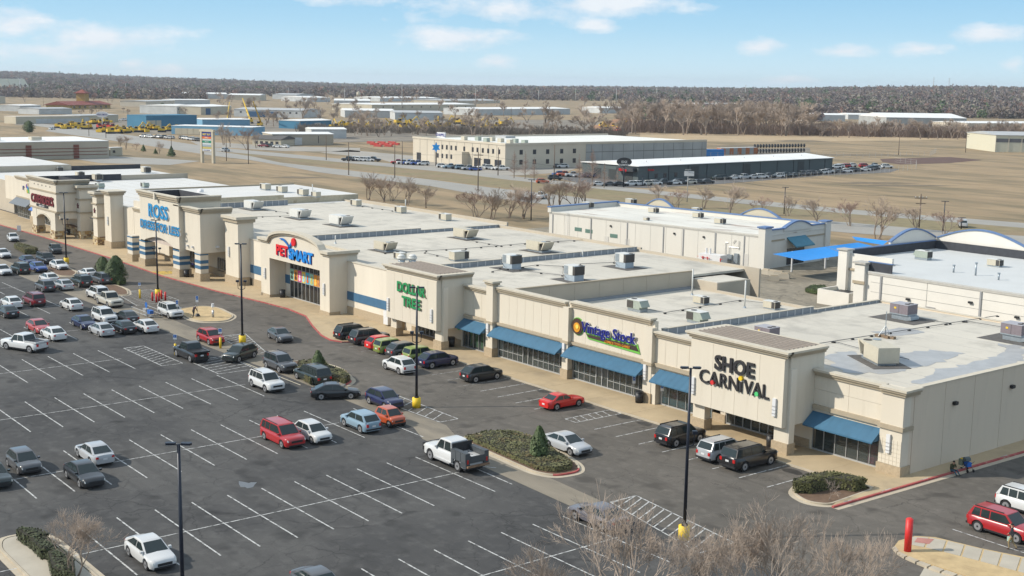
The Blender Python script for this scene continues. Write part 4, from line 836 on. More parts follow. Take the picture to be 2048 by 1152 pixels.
unit('small', 918, 521, Z4, 90, 'long low rooftop unit with open black coils behind the DOLLAR TREE tower', 1.1)
unit('small', 800, 519, Z4, 180, 'low beige rooftop unit partly hidden by the pier left of DOLLAR TREE', .8)
unit('hood', 507, 419, Z5, 0, 'white hooded rooftop unit farthest left on the clothing store roof', .95)
unit('hood', 600, 437, Z5, 0, 'white hooded rooftop unit in the middle of the clothing store roof', .95)
unit('hood', 681, 451, Z5, 0, 'white hooded rooftop unit nearest the arch of the clothing store roof')
unit('small', 712, 412, Z5, 180, 'small brown-faced rooftop unit at the back left of the clothing store roof')
unit('small', 801, 426, Z5, 180, 'small white and brown rooftop unit with a vent pipe at the roof back')
unit('small', 890, 441, Z5, 180, 'small brown-faced rooftop unit at the right rear of the clothing store roof')
unit('small', 531, 380, 8.0, 180, 'brown-faced rooftop unit first from the left in the far row of four', 1.1)
unit('small', 564, 385, 8.0, 180, 'brown-faced rooftop unit second from the left in the far row of four', 1.1)
unit('small', 606, 391, 8.0, 180, 'brown-faced rooftop unit third from the left in the far row of four', 1.1)
unit('small', 632, 394, 8.0, 180, 'low brown-faced rooftop unit last in the far row of four', .9)
unit('green', 200, 378, ZR+.25, 0, 'grey-green rooftop unit above the boot store pillars', 1.1)
unit('green', 290, 376, ZR+.25, 0, 'grey-green rooftop unit behind the ROSS tower', 1.)
unit('small', 195, 361, ZR+.25, 0, 'beige rooftop unit with a dish beside it on the boot store roof', 1.3)
unit('small', 160, 355, ZR+.25, 0, 'beige rooftop unit against the dark parapet of the boot store', 1.2)
unit('small', 58, 340, ZR, 0, 'dark-faced rooftop unit left of its twin on the bath goods store roof', 1.3); unit('small', 84, 338, ZR, 0, 'dark-faced rooftop unit right of its twin on the bath goods store roof', 1.3)
unit('small', 118, 345, ZR, 0, 'low cream rooftop unit by the dark roof edge of the bath goods store', 1.2); unit('small', 8, 330, ZR, 0, 'rooftop unit at the left photo edge above the bath goods store', 1.3)
unit('small', 35, 329, ZR, 0, 'grey rooftop unit below the tan parapet at far left', 1.2)
unit('small', 292, 346, 7.0, 0, 'cream rooftop unit behind the tan wall at the end of the white roofs', 1.3)
# far-row roof
t = empty('rear_wing_store', (-170, 14, 0), 0, 'low white-roofed rear wing carrying the far row of four rooftop units', 'store wing')
part(t, 'wall', mat('stained_wall', (.5, .43, .31)), lambda b: b.box(-187, -160.4, 13, 47.5, 0, 7.9)); part(t, 'stained_wall', MATS['stained_wall'], lambda b: (b.box(-160.4, -160.1, 13, 31, 5, 8.5), b.box(-160.4, -160.1, 31, 47.5, 5, 8.0))); part(t, 'roof', ROOFW, lambda b: b.box(-187.2, -160.5, 12.9, 47.7, 7.9, 8.0)); part(t, 'coping', TRIM, lambda b: b.box(-187.3, -187, 13, 47.6, 8.0, 8.3)) 
# conduits on little blocks
def conduit(pts, z, label, m=mat('conduit', (.10, .10, .10), .6), gap=2.6):
    P0 = [gp(px, py, z) for px, py in pts]; t = empty('roof_conduit', (*P0[0], z), 0, label, 'conduit', 'conduit runs across the store roofs')
    b = MB((*P0[0], z))
    for a, c in zip(P0, P0[1:]): b.cyl((*a, z+.16), (*c, z+.16), .035, n=6)
    b.build('pipe', m, t); me = MB().box(-.14, .14, -.10, .10, .013, .13).mesh('support_block', BLACK)
    for a, c in zip(P0, P0[1:]):
        L_ = math.dist(a, c); n = int(L_/gap)
        for i in range(n+1): link('support_block', me, t, (a[0]+(c[0]-a[0])*i/max(n, 1)-P0[0][0], a[1]+(c[1]-a[1])*i/max(n, 1)-P0[0][1], 0), (0, 0, math.atan2(c[1]-a[1], c[0]-a[0])+math.pi/2))
conduit([(1570, 700), (1626, 692), (1780, 668), (1995, 634)], Z1, 'dark conduit running across the whole shoe store roof')
conduit([(1668, 686), (1727, 702)], Z1, 'short dark conduit to the beige hooded unit on the shoe store roof'); conduit([(1790, 716), (1818, 722)], Z1, 'short dark conduit right of the beige hooded unit')
conduit([(1830, 640), (1900, 649)], Z1, 'dark conduit leaving the mauve unit at the roof back'); conduit([(1932, 645), (2010, 658)], Z1, 'dark conduit to the mauve unit at the right photo edge')
conduit([(770, 508), (932, 499), (1050, 489), (1180, 481)], Z4, 'long conduit across the pet store roof'); conduit([(930, 481), (1003, 494)], Z4, 'conduit from the front beige hooded unit of the pet store'); conduit([(850, 507), (900, 519)], Z4, 'conduit to the low black-coiled unit')
conduit([(985, 545), (1075, 532), (1127, 535)], Z3, 'conduit between the tall white units of the variety store'); conduit([(1000, 538), (1125, 553)], Z3, 'lower conduit on the variety store roof'); conduit([(1160, 530), (1228, 527)], Z3, 'conduit to the rear tall white unit')
conduit([(1275, 617), (1330, 628), (1400, 616), (1480, 603), (1560, 612)], 5.05, 'pale conduit on the low roof behind Vintage Stock')
conduit([(490, 436), (560, 434), (600, 433)], Z5, 'thin conduit on the left part of the clothing store roof'); conduit([(530, 421), (575, 427)], Z5, 'thin conduit between the two left white hooded units'); conduit([(725, 414), (785, 423)], Z5, 'thin conduit at the back of the clothing store roof')
for px_, py_, z_, h_, l_ in ((1384, 590, 5.05, 3.2, 'tall white vent pipe on the low roof, left one'), (1489, 616, 5.05, 3.2, 'tall white vent pipe on the low roof, right one'), (671, 487, Z4, 1.2, 'short rusty vent pipe on the pet store roof'), (625, 386, 8.0, 1.8, 'white vent pipe at the end of the far roof row'), (811, 418, Z5, 1.8, 'slim grey vent pipe at the right rear roof edge'), (1165, 514, Z3, .9, 'stubby white vent on the variety store roof')):
    x, y = gp(px_, py_, z_); o = empty('vent_pipe', (x, y, z_), 0, l_, 'vent pipe', 'vent pipes on the roofs'); MB().cyl((0, 0, 0), (0, 0, h_), .09, n=8).build('pipe', WHU, o, True); MB().cyl((0, 0, .0), (0, 0, .2), .2, .12, n=8).build('flashing', GALV, o)
for px_, l_ in ((803, 'left round roof turbine behind the DOLLAR TREE tower'), (825, 'right round roof turbine behind the DOLLAR TREE tower')):
    x, y = gp(px_, 527, Z4); o = empty('roof_fan', (x, y, Z4), 0, l_, 'roof fan'); MB().cyl((0, 0, 0), (0, 0, .6), .5, .45, n=12).build('base', GALV, o, True); MB().cyl((0, 0, .6), (0, 0, .9), .6, .6, n=12).cyl((0, 0, .9), (0, 0, 1.2), .6, .3, n=12).build('hood', WHU, o, True)
x, y = gp(1770, 676, Z1); o = empty('roof_antenna', (x, y, Z1), 0, 'small antenna on a tripod weighted with brown blocks', 'antenna')
b = MB(); b.cyl((0, 0, .2), (0, 0, 2.6), .04, n=6)
for a in range(3): b.cyl((0, 0, 1.2), (.7*math.cos(a*2.1), .7*math.sin(a*2.1), .2), .03, n=5)
b.build('mast', GALV, o)
for i in range(4): MB().box(-.25, .25, -.2, .2, .02, .25).build('ballast_block', mat('ballast', (.2, .14, .09), .9), o, loc=(-.8+.5*i, .2*(i % 2), 0))
# wet patches left on the membrane (pools of water)
WET = mat('standing_water', (.33, .33, .325), .45, var=.15, scale=.8)
def blob(name, pts, z, m, seed=0, jit=.25):
    r = random.Random(seed); P0 = [gp(px, py, z) for px, py in pts]; out = []
    for i, a in enumerate(P0):
        c = P0[(i+1) % len(P0)]; n = max(2, int(math.dist(a, c)/.7))
        for k in range(n): t_ = k/n; out.append((a[0]+(c[0]-a[0])*t_+r.uniform(-jit, jit), a[1]+(c[1]-a[1])*t_+r.uniform(-jit, jit)))
    b = MB(); b.poly([(x, y, z) for x, y in out]); me = b.mesh(name, m)
    bm = bmesh.new(); bm.from_mesh(me); bmesh.ops.triangulate(bm, faces=bm.faces); bmesh.ops.recalc_face_normals(bm, faces=bm.faces)
    for f in bm.faces:
        if f.normal.z < 0: f.normal_flip()
    bm.to_mesh(me); bm.free(); o = link(name, me); o['kind'] = 'structure'; return o
blob('roof_water', [(1640, 712), (1700, 700), (1745, 728), (1790, 705), (1870, 700), (1925, 706), (1900, 718), (1830, 735), (1760, 748), (1690, 745)], Z1+.014, WET, 1, .5)
blob('roof_water', [(1740, 665), (1800, 655), (1860, 664), (1800, 672)], Z1+.014, WET, 2, .4)
blob('roof_water', [(2048, 690), (2000, 688), (2010, 700), (1990, 712), (1940, 725), (1900, 735), (1870, 738), (1850, 752), (1815, 762), (1850, 770), (1960, 745), (2048, 720)], Z1+.014, WET, 3, .4)
# ---------------------------------------------------------------- vehicles
KINDS = {
 #        L    W    H    belt hood deck  windshield base x, roof front, roof rear, rear base  wheel r, axle f, axle r, clearance
 'sedan': dict(L=4.75, W=1.84, H=1.46, belt=.93, hood=.84, deck=.98, ws=1.22, rf=.30, rr=-1.05, rb=-2.02, wr=.345, af=1.42, ar=-1.38),
 'coupe': dict(L=4.55, W=1.80, H=1.38, belt=.90, hood=.82, deck=.95, ws=.75, rf=.05, rr=-1.05, rb=-1.75, wr=.34, af=1.38, ar=-1.32),
 'hatch': dict(L=4.2, W=1.78, H=1.50, belt=.93, hood=.86, deck=.95, ws=1.18, rf=.38, rr=-1.40, rb=-1.98, wr=.335, af=1.32, ar=-1.28),
 'mini':  dict(L=3.05, W=1.68, H=1.50, belt=.92, hood=.90, deck=.92, ws=.95, rf=.35, rr=-1.1, rb=-1.42, wr=.31, af=1.05, ar=-1.0),
 'box':   dict(L=4.1, W=1.80, H=1.63, belt=1.0, hood=.98, deck=1.0, ws=.95, rf=.45, rr=-1.75, rb=-1.97, wr=.34, af=1.28, ar=-1.25),
 'cross': dict(L=4.5, W=1.84, H=1.62, belt=1.02, hood=.98, deck=1.04, ws=1.22, rf=.45, rr=-1.50, rb=-2.12, wr=.37, af=1.36, ar=-1.36),
 'suv':   dict(L=4.8, W=1.92, H=1.76, belt=1.08, hood=1.04, deck=1.1, ws=1.22, rf=.52, rr=-1.95, rb=-2.3, wr=.39, af=1.43, ar=-1.42),
 'bigsuv':dict(L=5.2, W=2.02, H=1.90, belt=1.20, hood=1.16, deck=1.2, ws=1.15, rf=.60, rr=-2.25, rb=-2.52, wr=.41, af=1.55, ar=-1.55),
 'van':   dict(L=5.1, W=1.98, H=1.74, belt=1.02, hood=.98, deck=1.0, ws=1.45, rf=.62, rr=-2.15, rb=-2.48, wr=.35, af=1.6, ar=-1.5),
 'pickup':dict(L=5.75, W=2.0, H=1.90, belt=1.16, hood=1.12, deck=1.16, ws=1.25, rf=.65, rr=-.75, rb=-1.0, wr=.41, af=1.75, ar=-1.85),
}
def body_mesh(k, K_):
    L, W = K_['L']/2, K_['W']/2; R_ = K_['wr']+.075; zb = .22 if K_['wr'] < .38 else .34
    xs_ = set([-L, -L+.05, -L+.18, -L+.45, L-.6, L-.3, L-.12, L-.03, L, K_['ws'], K_['rb']])
    for a in (K_['af'], K_['ar']):
        for i in range(9): xs_.add(a+R_*math.cos(math.pi*i/8))
    xs_ |= {L*i/7 for i in range(-6, 7)}
    xs_ = sorted(x for x in xs_ if -L <= x <= L); q = [xs_[0]]
    for x in xs_[1:]:
        if x-q[-1] > .025: q.append(x)
    xs_ = q
    def top(x):
        if x > K_['ws']:
            u = (x-K_['ws'])/(L-K_['ws']); return K_['belt']+(K_['hood']-K_['belt'])*min(1, u*2) - (.10*max(0, (u-.45)/.55)**2) - (.16 if u > .985 else .05 if u > .93 else 0)
        if x < K_['rb']:
            u = (K_['rb']-x)/(L+K_['rb']+1e-6); return K_['deck']-.04*u-(.14 if u > .97 else 0)
        return K_['belt']
    def wid(x):
        u = abs(x)/L; return W*(1-.03*u**2-(.24*max(0, (u-.80)/.20)**2.2))
    def bot(x):
        for a in (K_['af'], K_['ar']):
            if abs(x-a) < R_: return max(zb, K_['wr']+math.sqrt(R_*R_-(x-a)**2)-.02)
        return zb+(.08 if abs(x) > L-.1 else 0)
    b = MB(); n = 9
    for x in xs_:
        w_, t_, bo = wid(x), top(x), bot(x); m_ = max(bo+.02, min(.62, t_-.2))
        for y, z in ((w_*.90, bo), (w_*.985, min(bo+.06, m_)), (w_, m_), (w_*.965, t_-.13), (w_*.90, t_-.03), (w_*.78, t_+.0), (0, t_+.035)): b.v.append((x, y, z))
        for y, z in ((-w_*.78, t_), (-w_*.90, t_-.03), (-w_*.965, t_-.13), (-w_, m_), (-w_*.985, min(bo+.06, m_)), (-w_*.90, bo)): b.v.append((x, y, z))
    S_ = 13
    for i in range(len(xs_)-1):
        for j in range(S_-1):
            a = i*S_+j; b.f.append((a, a+1, a+S_+1, a+S_)); b.m.append(0)
    b.f.append(tuple(range(S_))[::-1]); b.m.append(0); k0 = (len(xs_)-1)*S_; b.f.append(tuple(range(k0, k0+S_))); b.m.append(0)
    me = b.mesh(k+'_body', PAINT, True)
    bm = bmesh.new(); bm.from_mesh(me); bmesh.ops.recalc_face_normals(bm, faces=bm.faces)
    for e in bm.edges:
        if len(e.link_faces) == 2 and e.calc_face_angle(0) > .75: e.smooth = False
    bm.to_mesh(me); bm.free(); return me
def cabin(k, K_, bed=False):
    """returns meshes: painted cabin, glass panes"""
    W = K_['W']/2; zb = K_['belt']-.01; zr = K_['H']; wb = W*.88; wt = W*.70
    if K_['H'] > 1.6: wt = W*.76
    ws, rf, rr, rb = K_['ws'], K_['rf'], K_['rr'], K_['rb']
    st = [(ws, zb, wb), (rf+.02, zr-.035, wt+.01), (rf-.22, zr-.005, wt), ((rf+rr)/2, zr+.015, wt), (rr+.2, zr-.01, wt), (rr, zr-.05, wt+.01), (rb, K_['deck']-.01, wb)]
    b = MB()
    for x, z, w_ in st:
        for s_ in (1, -1):
            b.v += [(x, s_*wb if x in (ws, rb) else s_*wb, zb), (x, s_*w_, z-(.05 if z > zb+.1 else 0)), (x, s_*(w_-.07), z)]
    for i in range(len(st)-1):
        a, c = i*6, i*6+6
        for q in ((a, c, c+1, a+1), (a+1, c+1, c+2, a+2), (a+2, c+2, c+5, a+5), (a+5, c+5, c+4, a+4), (a+4, c+4, c+3, a+3)): b.f.append(q); b.m.append(0)
    me = b.mesh(k+'_cabin', PAINT, True); bm = bmesh.new(); bm.from_mesh(me); bmesh.ops.remove_doubles(bm, verts=bm.verts, dist=.002); bmesh.ops.dissolve_degenerate(bm, edges=bm.edges, dist=.001); bmesh.ops.recalc_face_normals(bm, faces=bm.faces)
    for e in bm.edges:
        if len(e.link_faces) == 2 and e.calc_face_angle(0) > .6: e.smooth = False
    bm.to_mesh(me); bm.free()
    # glass
    def side(x0t, x0b, x1t, x1b, s_):
        def pt(x, f):
            z = zb+.05+(zr-.10-zb-.05)*f
            w_ = wb+(wt+.005-wb)*((z-zb)/(zr-.05-zb)); return (x, s_*(w_+.012), z)
        g = MB(); q = [pt(x0b, 0), pt(x1b, 0), pt(x1t, 1), pt(x0t, 1)]; q = q if s_ < 0 else q[::-1]; g.poly(q); return g.mesh('side_window', CGLASS)
    gl = []
    f0 = ws-.22; f1 = rf-.06; r1 = rr+.12; r0 = rb+.30
    if rb - rr > -.3: r0 = rb+.12; r1 = rr+.06
    mid = (rf+rr)/2+.08
    for s_ in (1, -1):
        gl.append(('side_window', side(mid+.04, mid+.04, f1, f0, s_)))
        if K_['H'] > 1.7 and k not in ('pickup',):
            m2 = rr+.62; gl.append(('side_window', side(m2+.04, m2+.04, mid-.04, mid-.04, s_))); gl.append(('side_window', side(r1, r0, m2-.04, m2-.04, s_)))
        else: gl.append(('side_window', side(r1, r0, mid-.04, mid-.04, s_)))
    def pane(xa, za, xb, zbb, wa, wb_, nm):
        d = Vector((xb-xa, 0, zbb-za)).normalized(); n = Vector((-d.z, 0, d.x)); n = n if (n.x > 0) == (xa > xb) else -n
        if n.z < 0: n = -n
        o = n*.014; g = MB(); q = [(xa+o.x, -wa, za+o.z), (xa+o.x, wa, za+o.z), (xb+o.x, wb_, zbb+o.z), (xb+o.x, -wb_, zbb+o.z)]
        g.poly(q if xa > xb else q[::-1]); return (nm, g.mesh(nm, CGLASS))
    L_ = lambda a, c, t_: a+(c-a)*t_
    gl.append(pane(L_(ws, rf, .05), L_(zb, zr-.035, .05), L_(ws, rf, .93), L_(zb, zr-.035, .93), wb-.10, wt-.06, 'windscreen'))
    gl.append(pane(L_(rb, rr, .10 if not k == 'pickup' else .1), L_(K_['deck']-.01, zr-.05, .10), L_(rb, rr, .90), L_(K_['deck']-.01, zr-.05, .90), wb-.12, wt-.07, 'rear_window'))
    return me, gl
_vc = {}
def car_protos(k):
    if k in _vc: return _vc[k]
    K_ = KINDS[k]; L, W, wr = K_['L']/2, K_['W']/2, K_['wr']
    ps = [('body', body_mesh(k, K_), None)]
    cm, gl = cabin(k, K_); ps.append(('cabin', cm, 0)); ps += [(n, m, 1) for n, m in gl]
    zt = K_['hood']
    b = MB(); b.box(-L+.25, L-.25, -W*.78, W*.78, .18, K_['belt']-.16); ps.append(('underbody', b.mesh('underbody', BLACK), None))
    for x in (K_['af'], K_['ar']):
        for s_ in (1, -1):
            b = MB(); b.cyl((x, s_*(W-.25), wr), (x, s_*(W-.03), wr), wr, n=18); ps.append(('wheel', b.mesh('wheel', TYRE, False), None)); wi = len(ps)-1
            b = MB(); b.cyl((x, s_*(W-.04), wr), (x, s_*(W-.018), wr), wr*.66, n=14)
            for a in range(5):
                pass
            ps.append(('rim', b.mesh('rim', RIM), wi)); b = MB(); b.cyl((x, s_*(W-.02), wr), (x, s_*(W-.008), wr), wr*.2, n=8)
            ps.append(('hub_cap', b.mesh('hub_cap', BLACK), wi))
    for s_ in (1, -1):
        b = MB(); b.wallprism([(L-.42, zt-.12), (L-.10, zt-.16), (L-.03, zt-.30), (L-.25, zt-.28)], s_*(W*.52), s_*(W*.83)); ps.append(('headlight', b.mesh('headlight', LAMPW), None))
        zl = K_['deck']-.08; tall = K_['H'] > 1.55
        b = MB(); b.box(-L-.008, -L+.12, s_*(W*.56), s_*(W*.785), zl-(.32 if tall else .20), zl-.05); ps.append(('taillight', b.mesh('taillight', LAMPR), None))
        b = MB(); b.box(K_['ws']-.38, K_['ws']-.2, s_*(W*.90), s_*(W*1.10), K_['belt']+.0, K_['belt']+.15); ps.append(('mirror', b.mesh('mirror', PAINT), 0))
    b = MB(); b.box(L-.10, L+.008, -W*.52, W*.52, zt-.42, zt-.24); ps.append(('grille', b.mesh('grille', BLACK), None))
    b = MB(); b.box(L-.15, L+.012, -W*.75, W*.75, .28, .40); ps.append(('bumper_intake', b.mesh('bumper_intake', BLACK), None))
    b = MB(); b.box(-L-.02, -L+.1, -.17, .17, zl-.33, zl-.18); ps.append(('number_plate', b.mesh('number_plate', PLATE), None))
    if K_['wr'] > .355:
        b = MB()
        b.box(-L-.02, -L+.25, -W*.82, W*.82, .36, .50); ps.append(('bumper', b.mesh('bumper', BLACK), None))
        b = MB(); b.box(K_['ar']+wr+.12, K_['af']-wr-.12, -W-.0, W+.0, .30, .42); ps.append(('sill_trim', b.mesh('sill_trim', BLACK), None))
    if K_['H'] > 1.7 and k != 'pickup':
        for s_ in (1, -1):
            b = MB(); b.box(K_['rr']+.1, K_['rf']-.2, s_*(W*.70)-.02, s_*(W*.70)+.02, K_['H']-.02, K_['H']+.05); ps.append(('roof_rail', b.mesh('roof_rail', BLACK), None))
    if k == 'pickup':
        x0, x1 = -L+.02, K_['rb']-.05
        b = MB(); b.box(x0+.08, x1, -W*.80, W*.80, K_['deck']-.0, K_['deck']+.06); ps.append(('cargo_bed', b.mesh('cargo_bed', BLACK), None))
        b = MB(); b.box(x0, x1, W*.80, W*.92, K_['deck']-.05, K_['deck']+.12).box(x0, x1, -W*.92, -W*.80, K_['deck']-.05, K_['deck']+.12).box(x0-.02, x0+.08, -W*.90, W*.90, K_['deck']-.05, K_['deck']+.12); ps.append(('bed_rail', b.mesh('bed_rail', PAINT), None))
    _vc[k] = ps; return ps
COLS = dict(white=(.56, .56, .55), silver=(.36, .37, .38), grey=(.065, .067, .072), darkgrey=(.02, .021, .023), black=(.010, .010, .012), red=(.33, .012, .015), brightred=(.55, .015, .012), maroon=(.15, .010, .018), salmon=(.38, .05, .05),
            blue=(.02, .06, .25), navy=(.006, .011, .055), lightblue=(.19, .275, .34), orange=(.42, .075, .022), green=(.22, .27, .06), beige=(.45, .42, .35), purplegrey=(.11, .105, .12), yellow=(.65, .42, .02), teal=(.03, .2, .2), darkgreen=(.014, .022, .019), brown=(.1, .06, .04), indigo=(.012, .015, .065))
def add_parts(t, ps, col, skip=()):
    made = []
    for n, m, pi in ps:
        if n in skip: made.append(None); continue
        o = link(n, m, made[pi] if pi is not None else t); o.color = (*col, 1); made.append(o)
    return made
def car(kind, col, px, py, head, label, group=None, name=None, s=1., dz=.0, cz=.72):
    x, y = gp(px, py, cz)
    a = {'R': 0, 'L': math.pi, 'U': math.pi/2, 'D': -math.pi/2}.get(head) if isinstance(head, str) else R(head)
    nm = name or {'sedan': 'sedan', 'coupe': 'coupe', 'hatch': 'hatchback', 'mini': 'microcar', 'box': 'boxy_car', 'cross': 'crossover', 'suv': 'suv', 'bigsuv': 'large_suv', 'van': 'minivan', 'pickup': 'pickup'}[kind]
    t = empty(nm, (x, y, .014+dz), a, label, {'pickup': 'pickup truck', 'van': 'minivan'}.get(kind, 'car'), group); t.scale = (s, s, s)
    c = COLS[col]; j = rnd.uniform(.93, 1.07); c = tuple(v*j for v in c)
    add_parts(t, car_protos(kind), c); return t
G1 = 'cars parked nose-in along the store walkway'; G2 = 'cars in the parking lot'
for a in (
 ('suv', 'black', 708, 665, 'U', 'black SUV parked farthest left at the store walkway by the red kerb', G1), ('suv', 'darkgrey', 739, 674, 'U', 'dark SUV with roof rails parked beside the small red hatchback', G1), ('hatch', 'brightred', 766, 684, 'U', 'small bright red hatchback parked nose-in between dark SUV and lime car', G1),
 ('box', 'green', 783, 692, 'U', 'lime green boxy car next to the red hatchback', G1), ('cross', 'grey', 811, 699, 'U', 'grey crossover squeezed between two lime green cars', G1), ('box', 'green', 842, 708, 'U', 'lime green boxy car beside the dark blue crossover', G1),
 ('cross', 'navy', 876, 719, 'U', 'shiny dark blue crossover parked at the walkway behind the lamp post', G1), ('cross', 'white', 798, 729, 178, 'white crossover with black roof driving behind the parked row', G2), ('cross', 'darkgrey', 963, 746, 'U', 'charcoal crossover parked alone before the blue awnings', G1),
 ('coupe', 'brightred', 1124, 799, 'U', 'bright red coupe parked alone at the walkway under Vintage Stock', G1), ('suv', 'black', 1361, 869, 'U', 'black SUV parked at the walkway left of the SHOE CARNIVAL porch', G1), ('suv', 'silver', 1446, 899, 'U', 'silver SUV tucked beside the large black SUV', G1),
 ('bigsuv', 'black', 1498, 914, 'U', 'very large black SUV parked nearest the right SHOE CARNIVAL pillar', G1),
 ('sedan', 'silver', 1134, 884, 'R', 'silver sedan driving down the lane past the big hedge island', G2), ('sedan', 'purplegrey', 1196, 1027, 180, 'grey sedan behind the bare tree at the bottom, nose to the left', G2), ('sedan', 'white', 300, 1099, 'R', 'white sedan alone at bottom left near the dark lamp post', G2),
 ('hatch', 'grey', 47, 920, 'R', 'grey crossover with black bumper at the left edge, nearest row', G2), ('sedan', 'silver', 189, 902, 'L', 'silver sedan seen from behind above the faded dark sedan', G2), ('sedan', 'darkgrey', 168, 944, 'R', 'dull dark sedan with peeling roof beside the silver sedan', G2), ('sedan', 'darkgreen', -15, 946, 'R', 'dark car mostly cut off by the left photo edge', G2),
 ('van', 'red', 565, 868, 'R', 'dark red minivan parked beside a white hatchback', G2), ('hatch', 'white', 625, 862, 'R', 'white hatchback parked right of the red minivan', G2), ('cross', 'lightblue', 721, 841, 'L', 'light blue crossover seen from behind beside the orange microcar', G2), ('mini', 'orange', 780, 832, 'R', 'tiny orange microcar tucked against the light blue crossover', G2),
 ('cross', 'indigo', 769, 797, 'R', 'indigo blue crossover with dark roof beside the striped paint', G2), ('sedan', 'black', 671, 781, 62, 'black sedan turning across the pale gutter strip', G2), ('suv', 'white', 533, 763, 'R', 'white SUV with seven-slot grille parked alone in the lot', G2), ('suv', 'grey', 560, 726, 'R', 'grey boxy SUV in front of the shrub island', G2),
 ('van', 'darkgreen', 625, 748, 'L', 'black minivan seen from behind against the shrub island', G2), ('cross', 'darkgreen', 480, 706, -62, 'dark compact SUV facing the camera below the yellow lamp base', G2), ('pickup', 'black', 382, 704, 'L', 'black pickup with covered bed beside the blue parking sign', G2), ('cross', 'red', 421, 673, 'R', 'red SUV parked before the yellow sign bollard', G2),
 ('sedan', 'grey', 560, 668, -8, 'dark grey sedan driving alone in the lane', G2), ('suv', 'white', 341, 622, 'R', 'white SUV parked by the dry grass island', G2), ('sedan', 'white', 291, 650, 'L', 'white sedan by the blue cart sign, end of its row', G2), ('sedan', 'black', 247, 652, 'L', 'black sedan with bright red tail lamps between silver and white sedans', G2),
 ('sedan', 'silver', 203, 657, 'L', 'silver sedan seen from behind, left of the black sedan', G2), ('suv', 'white', 209, 632, 'R', 'white SUV facing the viewer amid four dark cars', G2), ('sedan', 'darkgrey', 253, 632, 'L', 'dark grey sedan right behind the white SUV', G2), ('sedan', 'navy', 168, 643, 'R', 'navy sedan facing right at the row end', G2),
 ('sedan', 'white', 143, 607, 'L', 'cream white sedan alone between the rows', G2), ('sedan', 'salmon', 77, 651, 'R', 'faded red sedan beside a white sedan', G2), ('sedan', 'white', 107, 665, 'L', 'white sedan seen from behind, overlapping the faded red sedan', G2), ('pickup', 'white', 48, 687, 205, 'white pickup with open bed crossing the lot at left', G2),
 ('pickup', 'beige', 219, 600, 'R', 'champagne pickup facing the viewer beside a white SUV', G2), ('suv', 'white', 195, 586, 'L', 'white SUV seen from behind next to the champagne pickup', G2), ('suv', 'maroon', 68, 599, 'L', 'maroon SUV with grey lower trim', G2), ('sedan', 'white', 23, 603, 'L', 'white sedan left of the maroon SUV', G2), ('sedan', 'darkgrey', 15, 621, 'L', 'dark sedan with red plate at the left edge', G2),
 ('sedan', 'white', 26, 474, -10, 'white sedan driving along the store lane at far left', G2), ('cross', 'darkgrey', 111, 498, -10, 'dark crossover driving past the boot store', G2), ('sedan', 'white', 5, 506, 'R', 'white sedan cut by the left edge, upper one', G2), ('sedan', 'white', 5, 539, 'R', 'white sedan cut by the left edge, lower one', G2), ('suv', 'darkgreen', 41, 537, 'L', 'dark green SUV seen from behind beside the bright blue sedan', G2),
 ('sedan', 'blue', 76, 533, 'R', 'bright blue sedan beside the dark green SUV at left', G2), ('sedan', 'navy', 56, 520, 'R', 'dark blue sedan behind the bright blue one', G2), ('van', 'darkgrey', 92, 517, 'R', 'slate minivan left of the white sedan at the lamp post', G2), ('sedan', 'white', 118, 529, 'R', 'white sedan at the foot of the left yellow-based lamp post', G2), ('coupe', 'white', 175, 544, 'L', 'white coupe in front of the small round shrub', G2),
 ('suv', 'darkgreen', 163, 562, 'L', 'dark SUV in the middle of three, seen from behind', G2), ('suv', 'grey', 203, 557, 'L', 'grey SUV touching the tall round shrub', G2), ('sedan', 'white', 98, 555, 'L', 'white sedan behind the two facing away at centre left', G2), ('cross', 'grey', 90, 571, 'L', 'grey crossover with red tail lamps, left of the pearl sedan', G2), ('sedan', 'silver', 127, 568, 'L', 'pearl sedan with thin tail lamps, right of the grey crossover', G2),
 ('suv', 'red', 2008, 1050, 'R', 'red SUV with silver roof rails at the lower right edge', G2), ('suv', 'white', 2062, 1008, 'R', 'white SUV cut off by the right photo edge', G2), ('sedan', 'grey', 640, 1167, 'R', 'grey car showing only its roof at the bottom photo edge', G2),
): car(*a)
# service truck: white crew cab with a dark utility body
K_ = dict(KINDS['pickup']); x, y = gp(907, 908, .8)
t = empty('service_truck', (x, y, .014), math.pi, 'white crew-cab service truck with a dark utility body full of tools', 'truck'); t.scale = (1.05, 1.05, 1.12)
add_parts(t, car_protos('pickup'), COLS['white'], skip=('cargo_bed', 'bed_rail', 'taillight', 'number_plate'))
UB = mat('utility_grey', (.055, .062, .068), .5, var=.12, scale=2)
for s_ in (1, -1):
    k = MB().box(-3.05, -1.15, s_*.66, s_*1.06, .85, 1.55).box(-3.05, -2.35, s_*.66, s_*1.06, .5, .849).box(-1.42, -1.15, s_*.66, s_*1.06, .5, .849).build('tool_locker', UB, t)
    for i in range(3): MB().box(-3.0+.62*i, -2.45+.62*i, s_*1.061, s_*1.08, .9, 1.5).build('locker_door', mat('locker_door', (.075, .083, .09), .5, var=.1), k)
    MB().box(-3.07, -3.051, s_*.8, s_*.95, .8, 1.1).build('taillight', LAMPR, t); MB().box(-1.1, 1.0, s_*1.0, s_*1.2, .42, .48).build('step_bar', ALU, t)
MB().box(-3.0, -1.15, -.65, .65, .80, .88).build('bed_floor', mat('rusty_bed', (.09, .06, .045), .9, var=.4, scale=5), t); MB().box(-3.06, -3.0, -.65, .65, .85, 1.3).build('tailgate', UB, t); MB().box(-3.25, -3.07, -1.0, 1.0, .55, .68).build('rear_bumper', mat('rust', (.2, .12, .07), .8, var=.3), t)
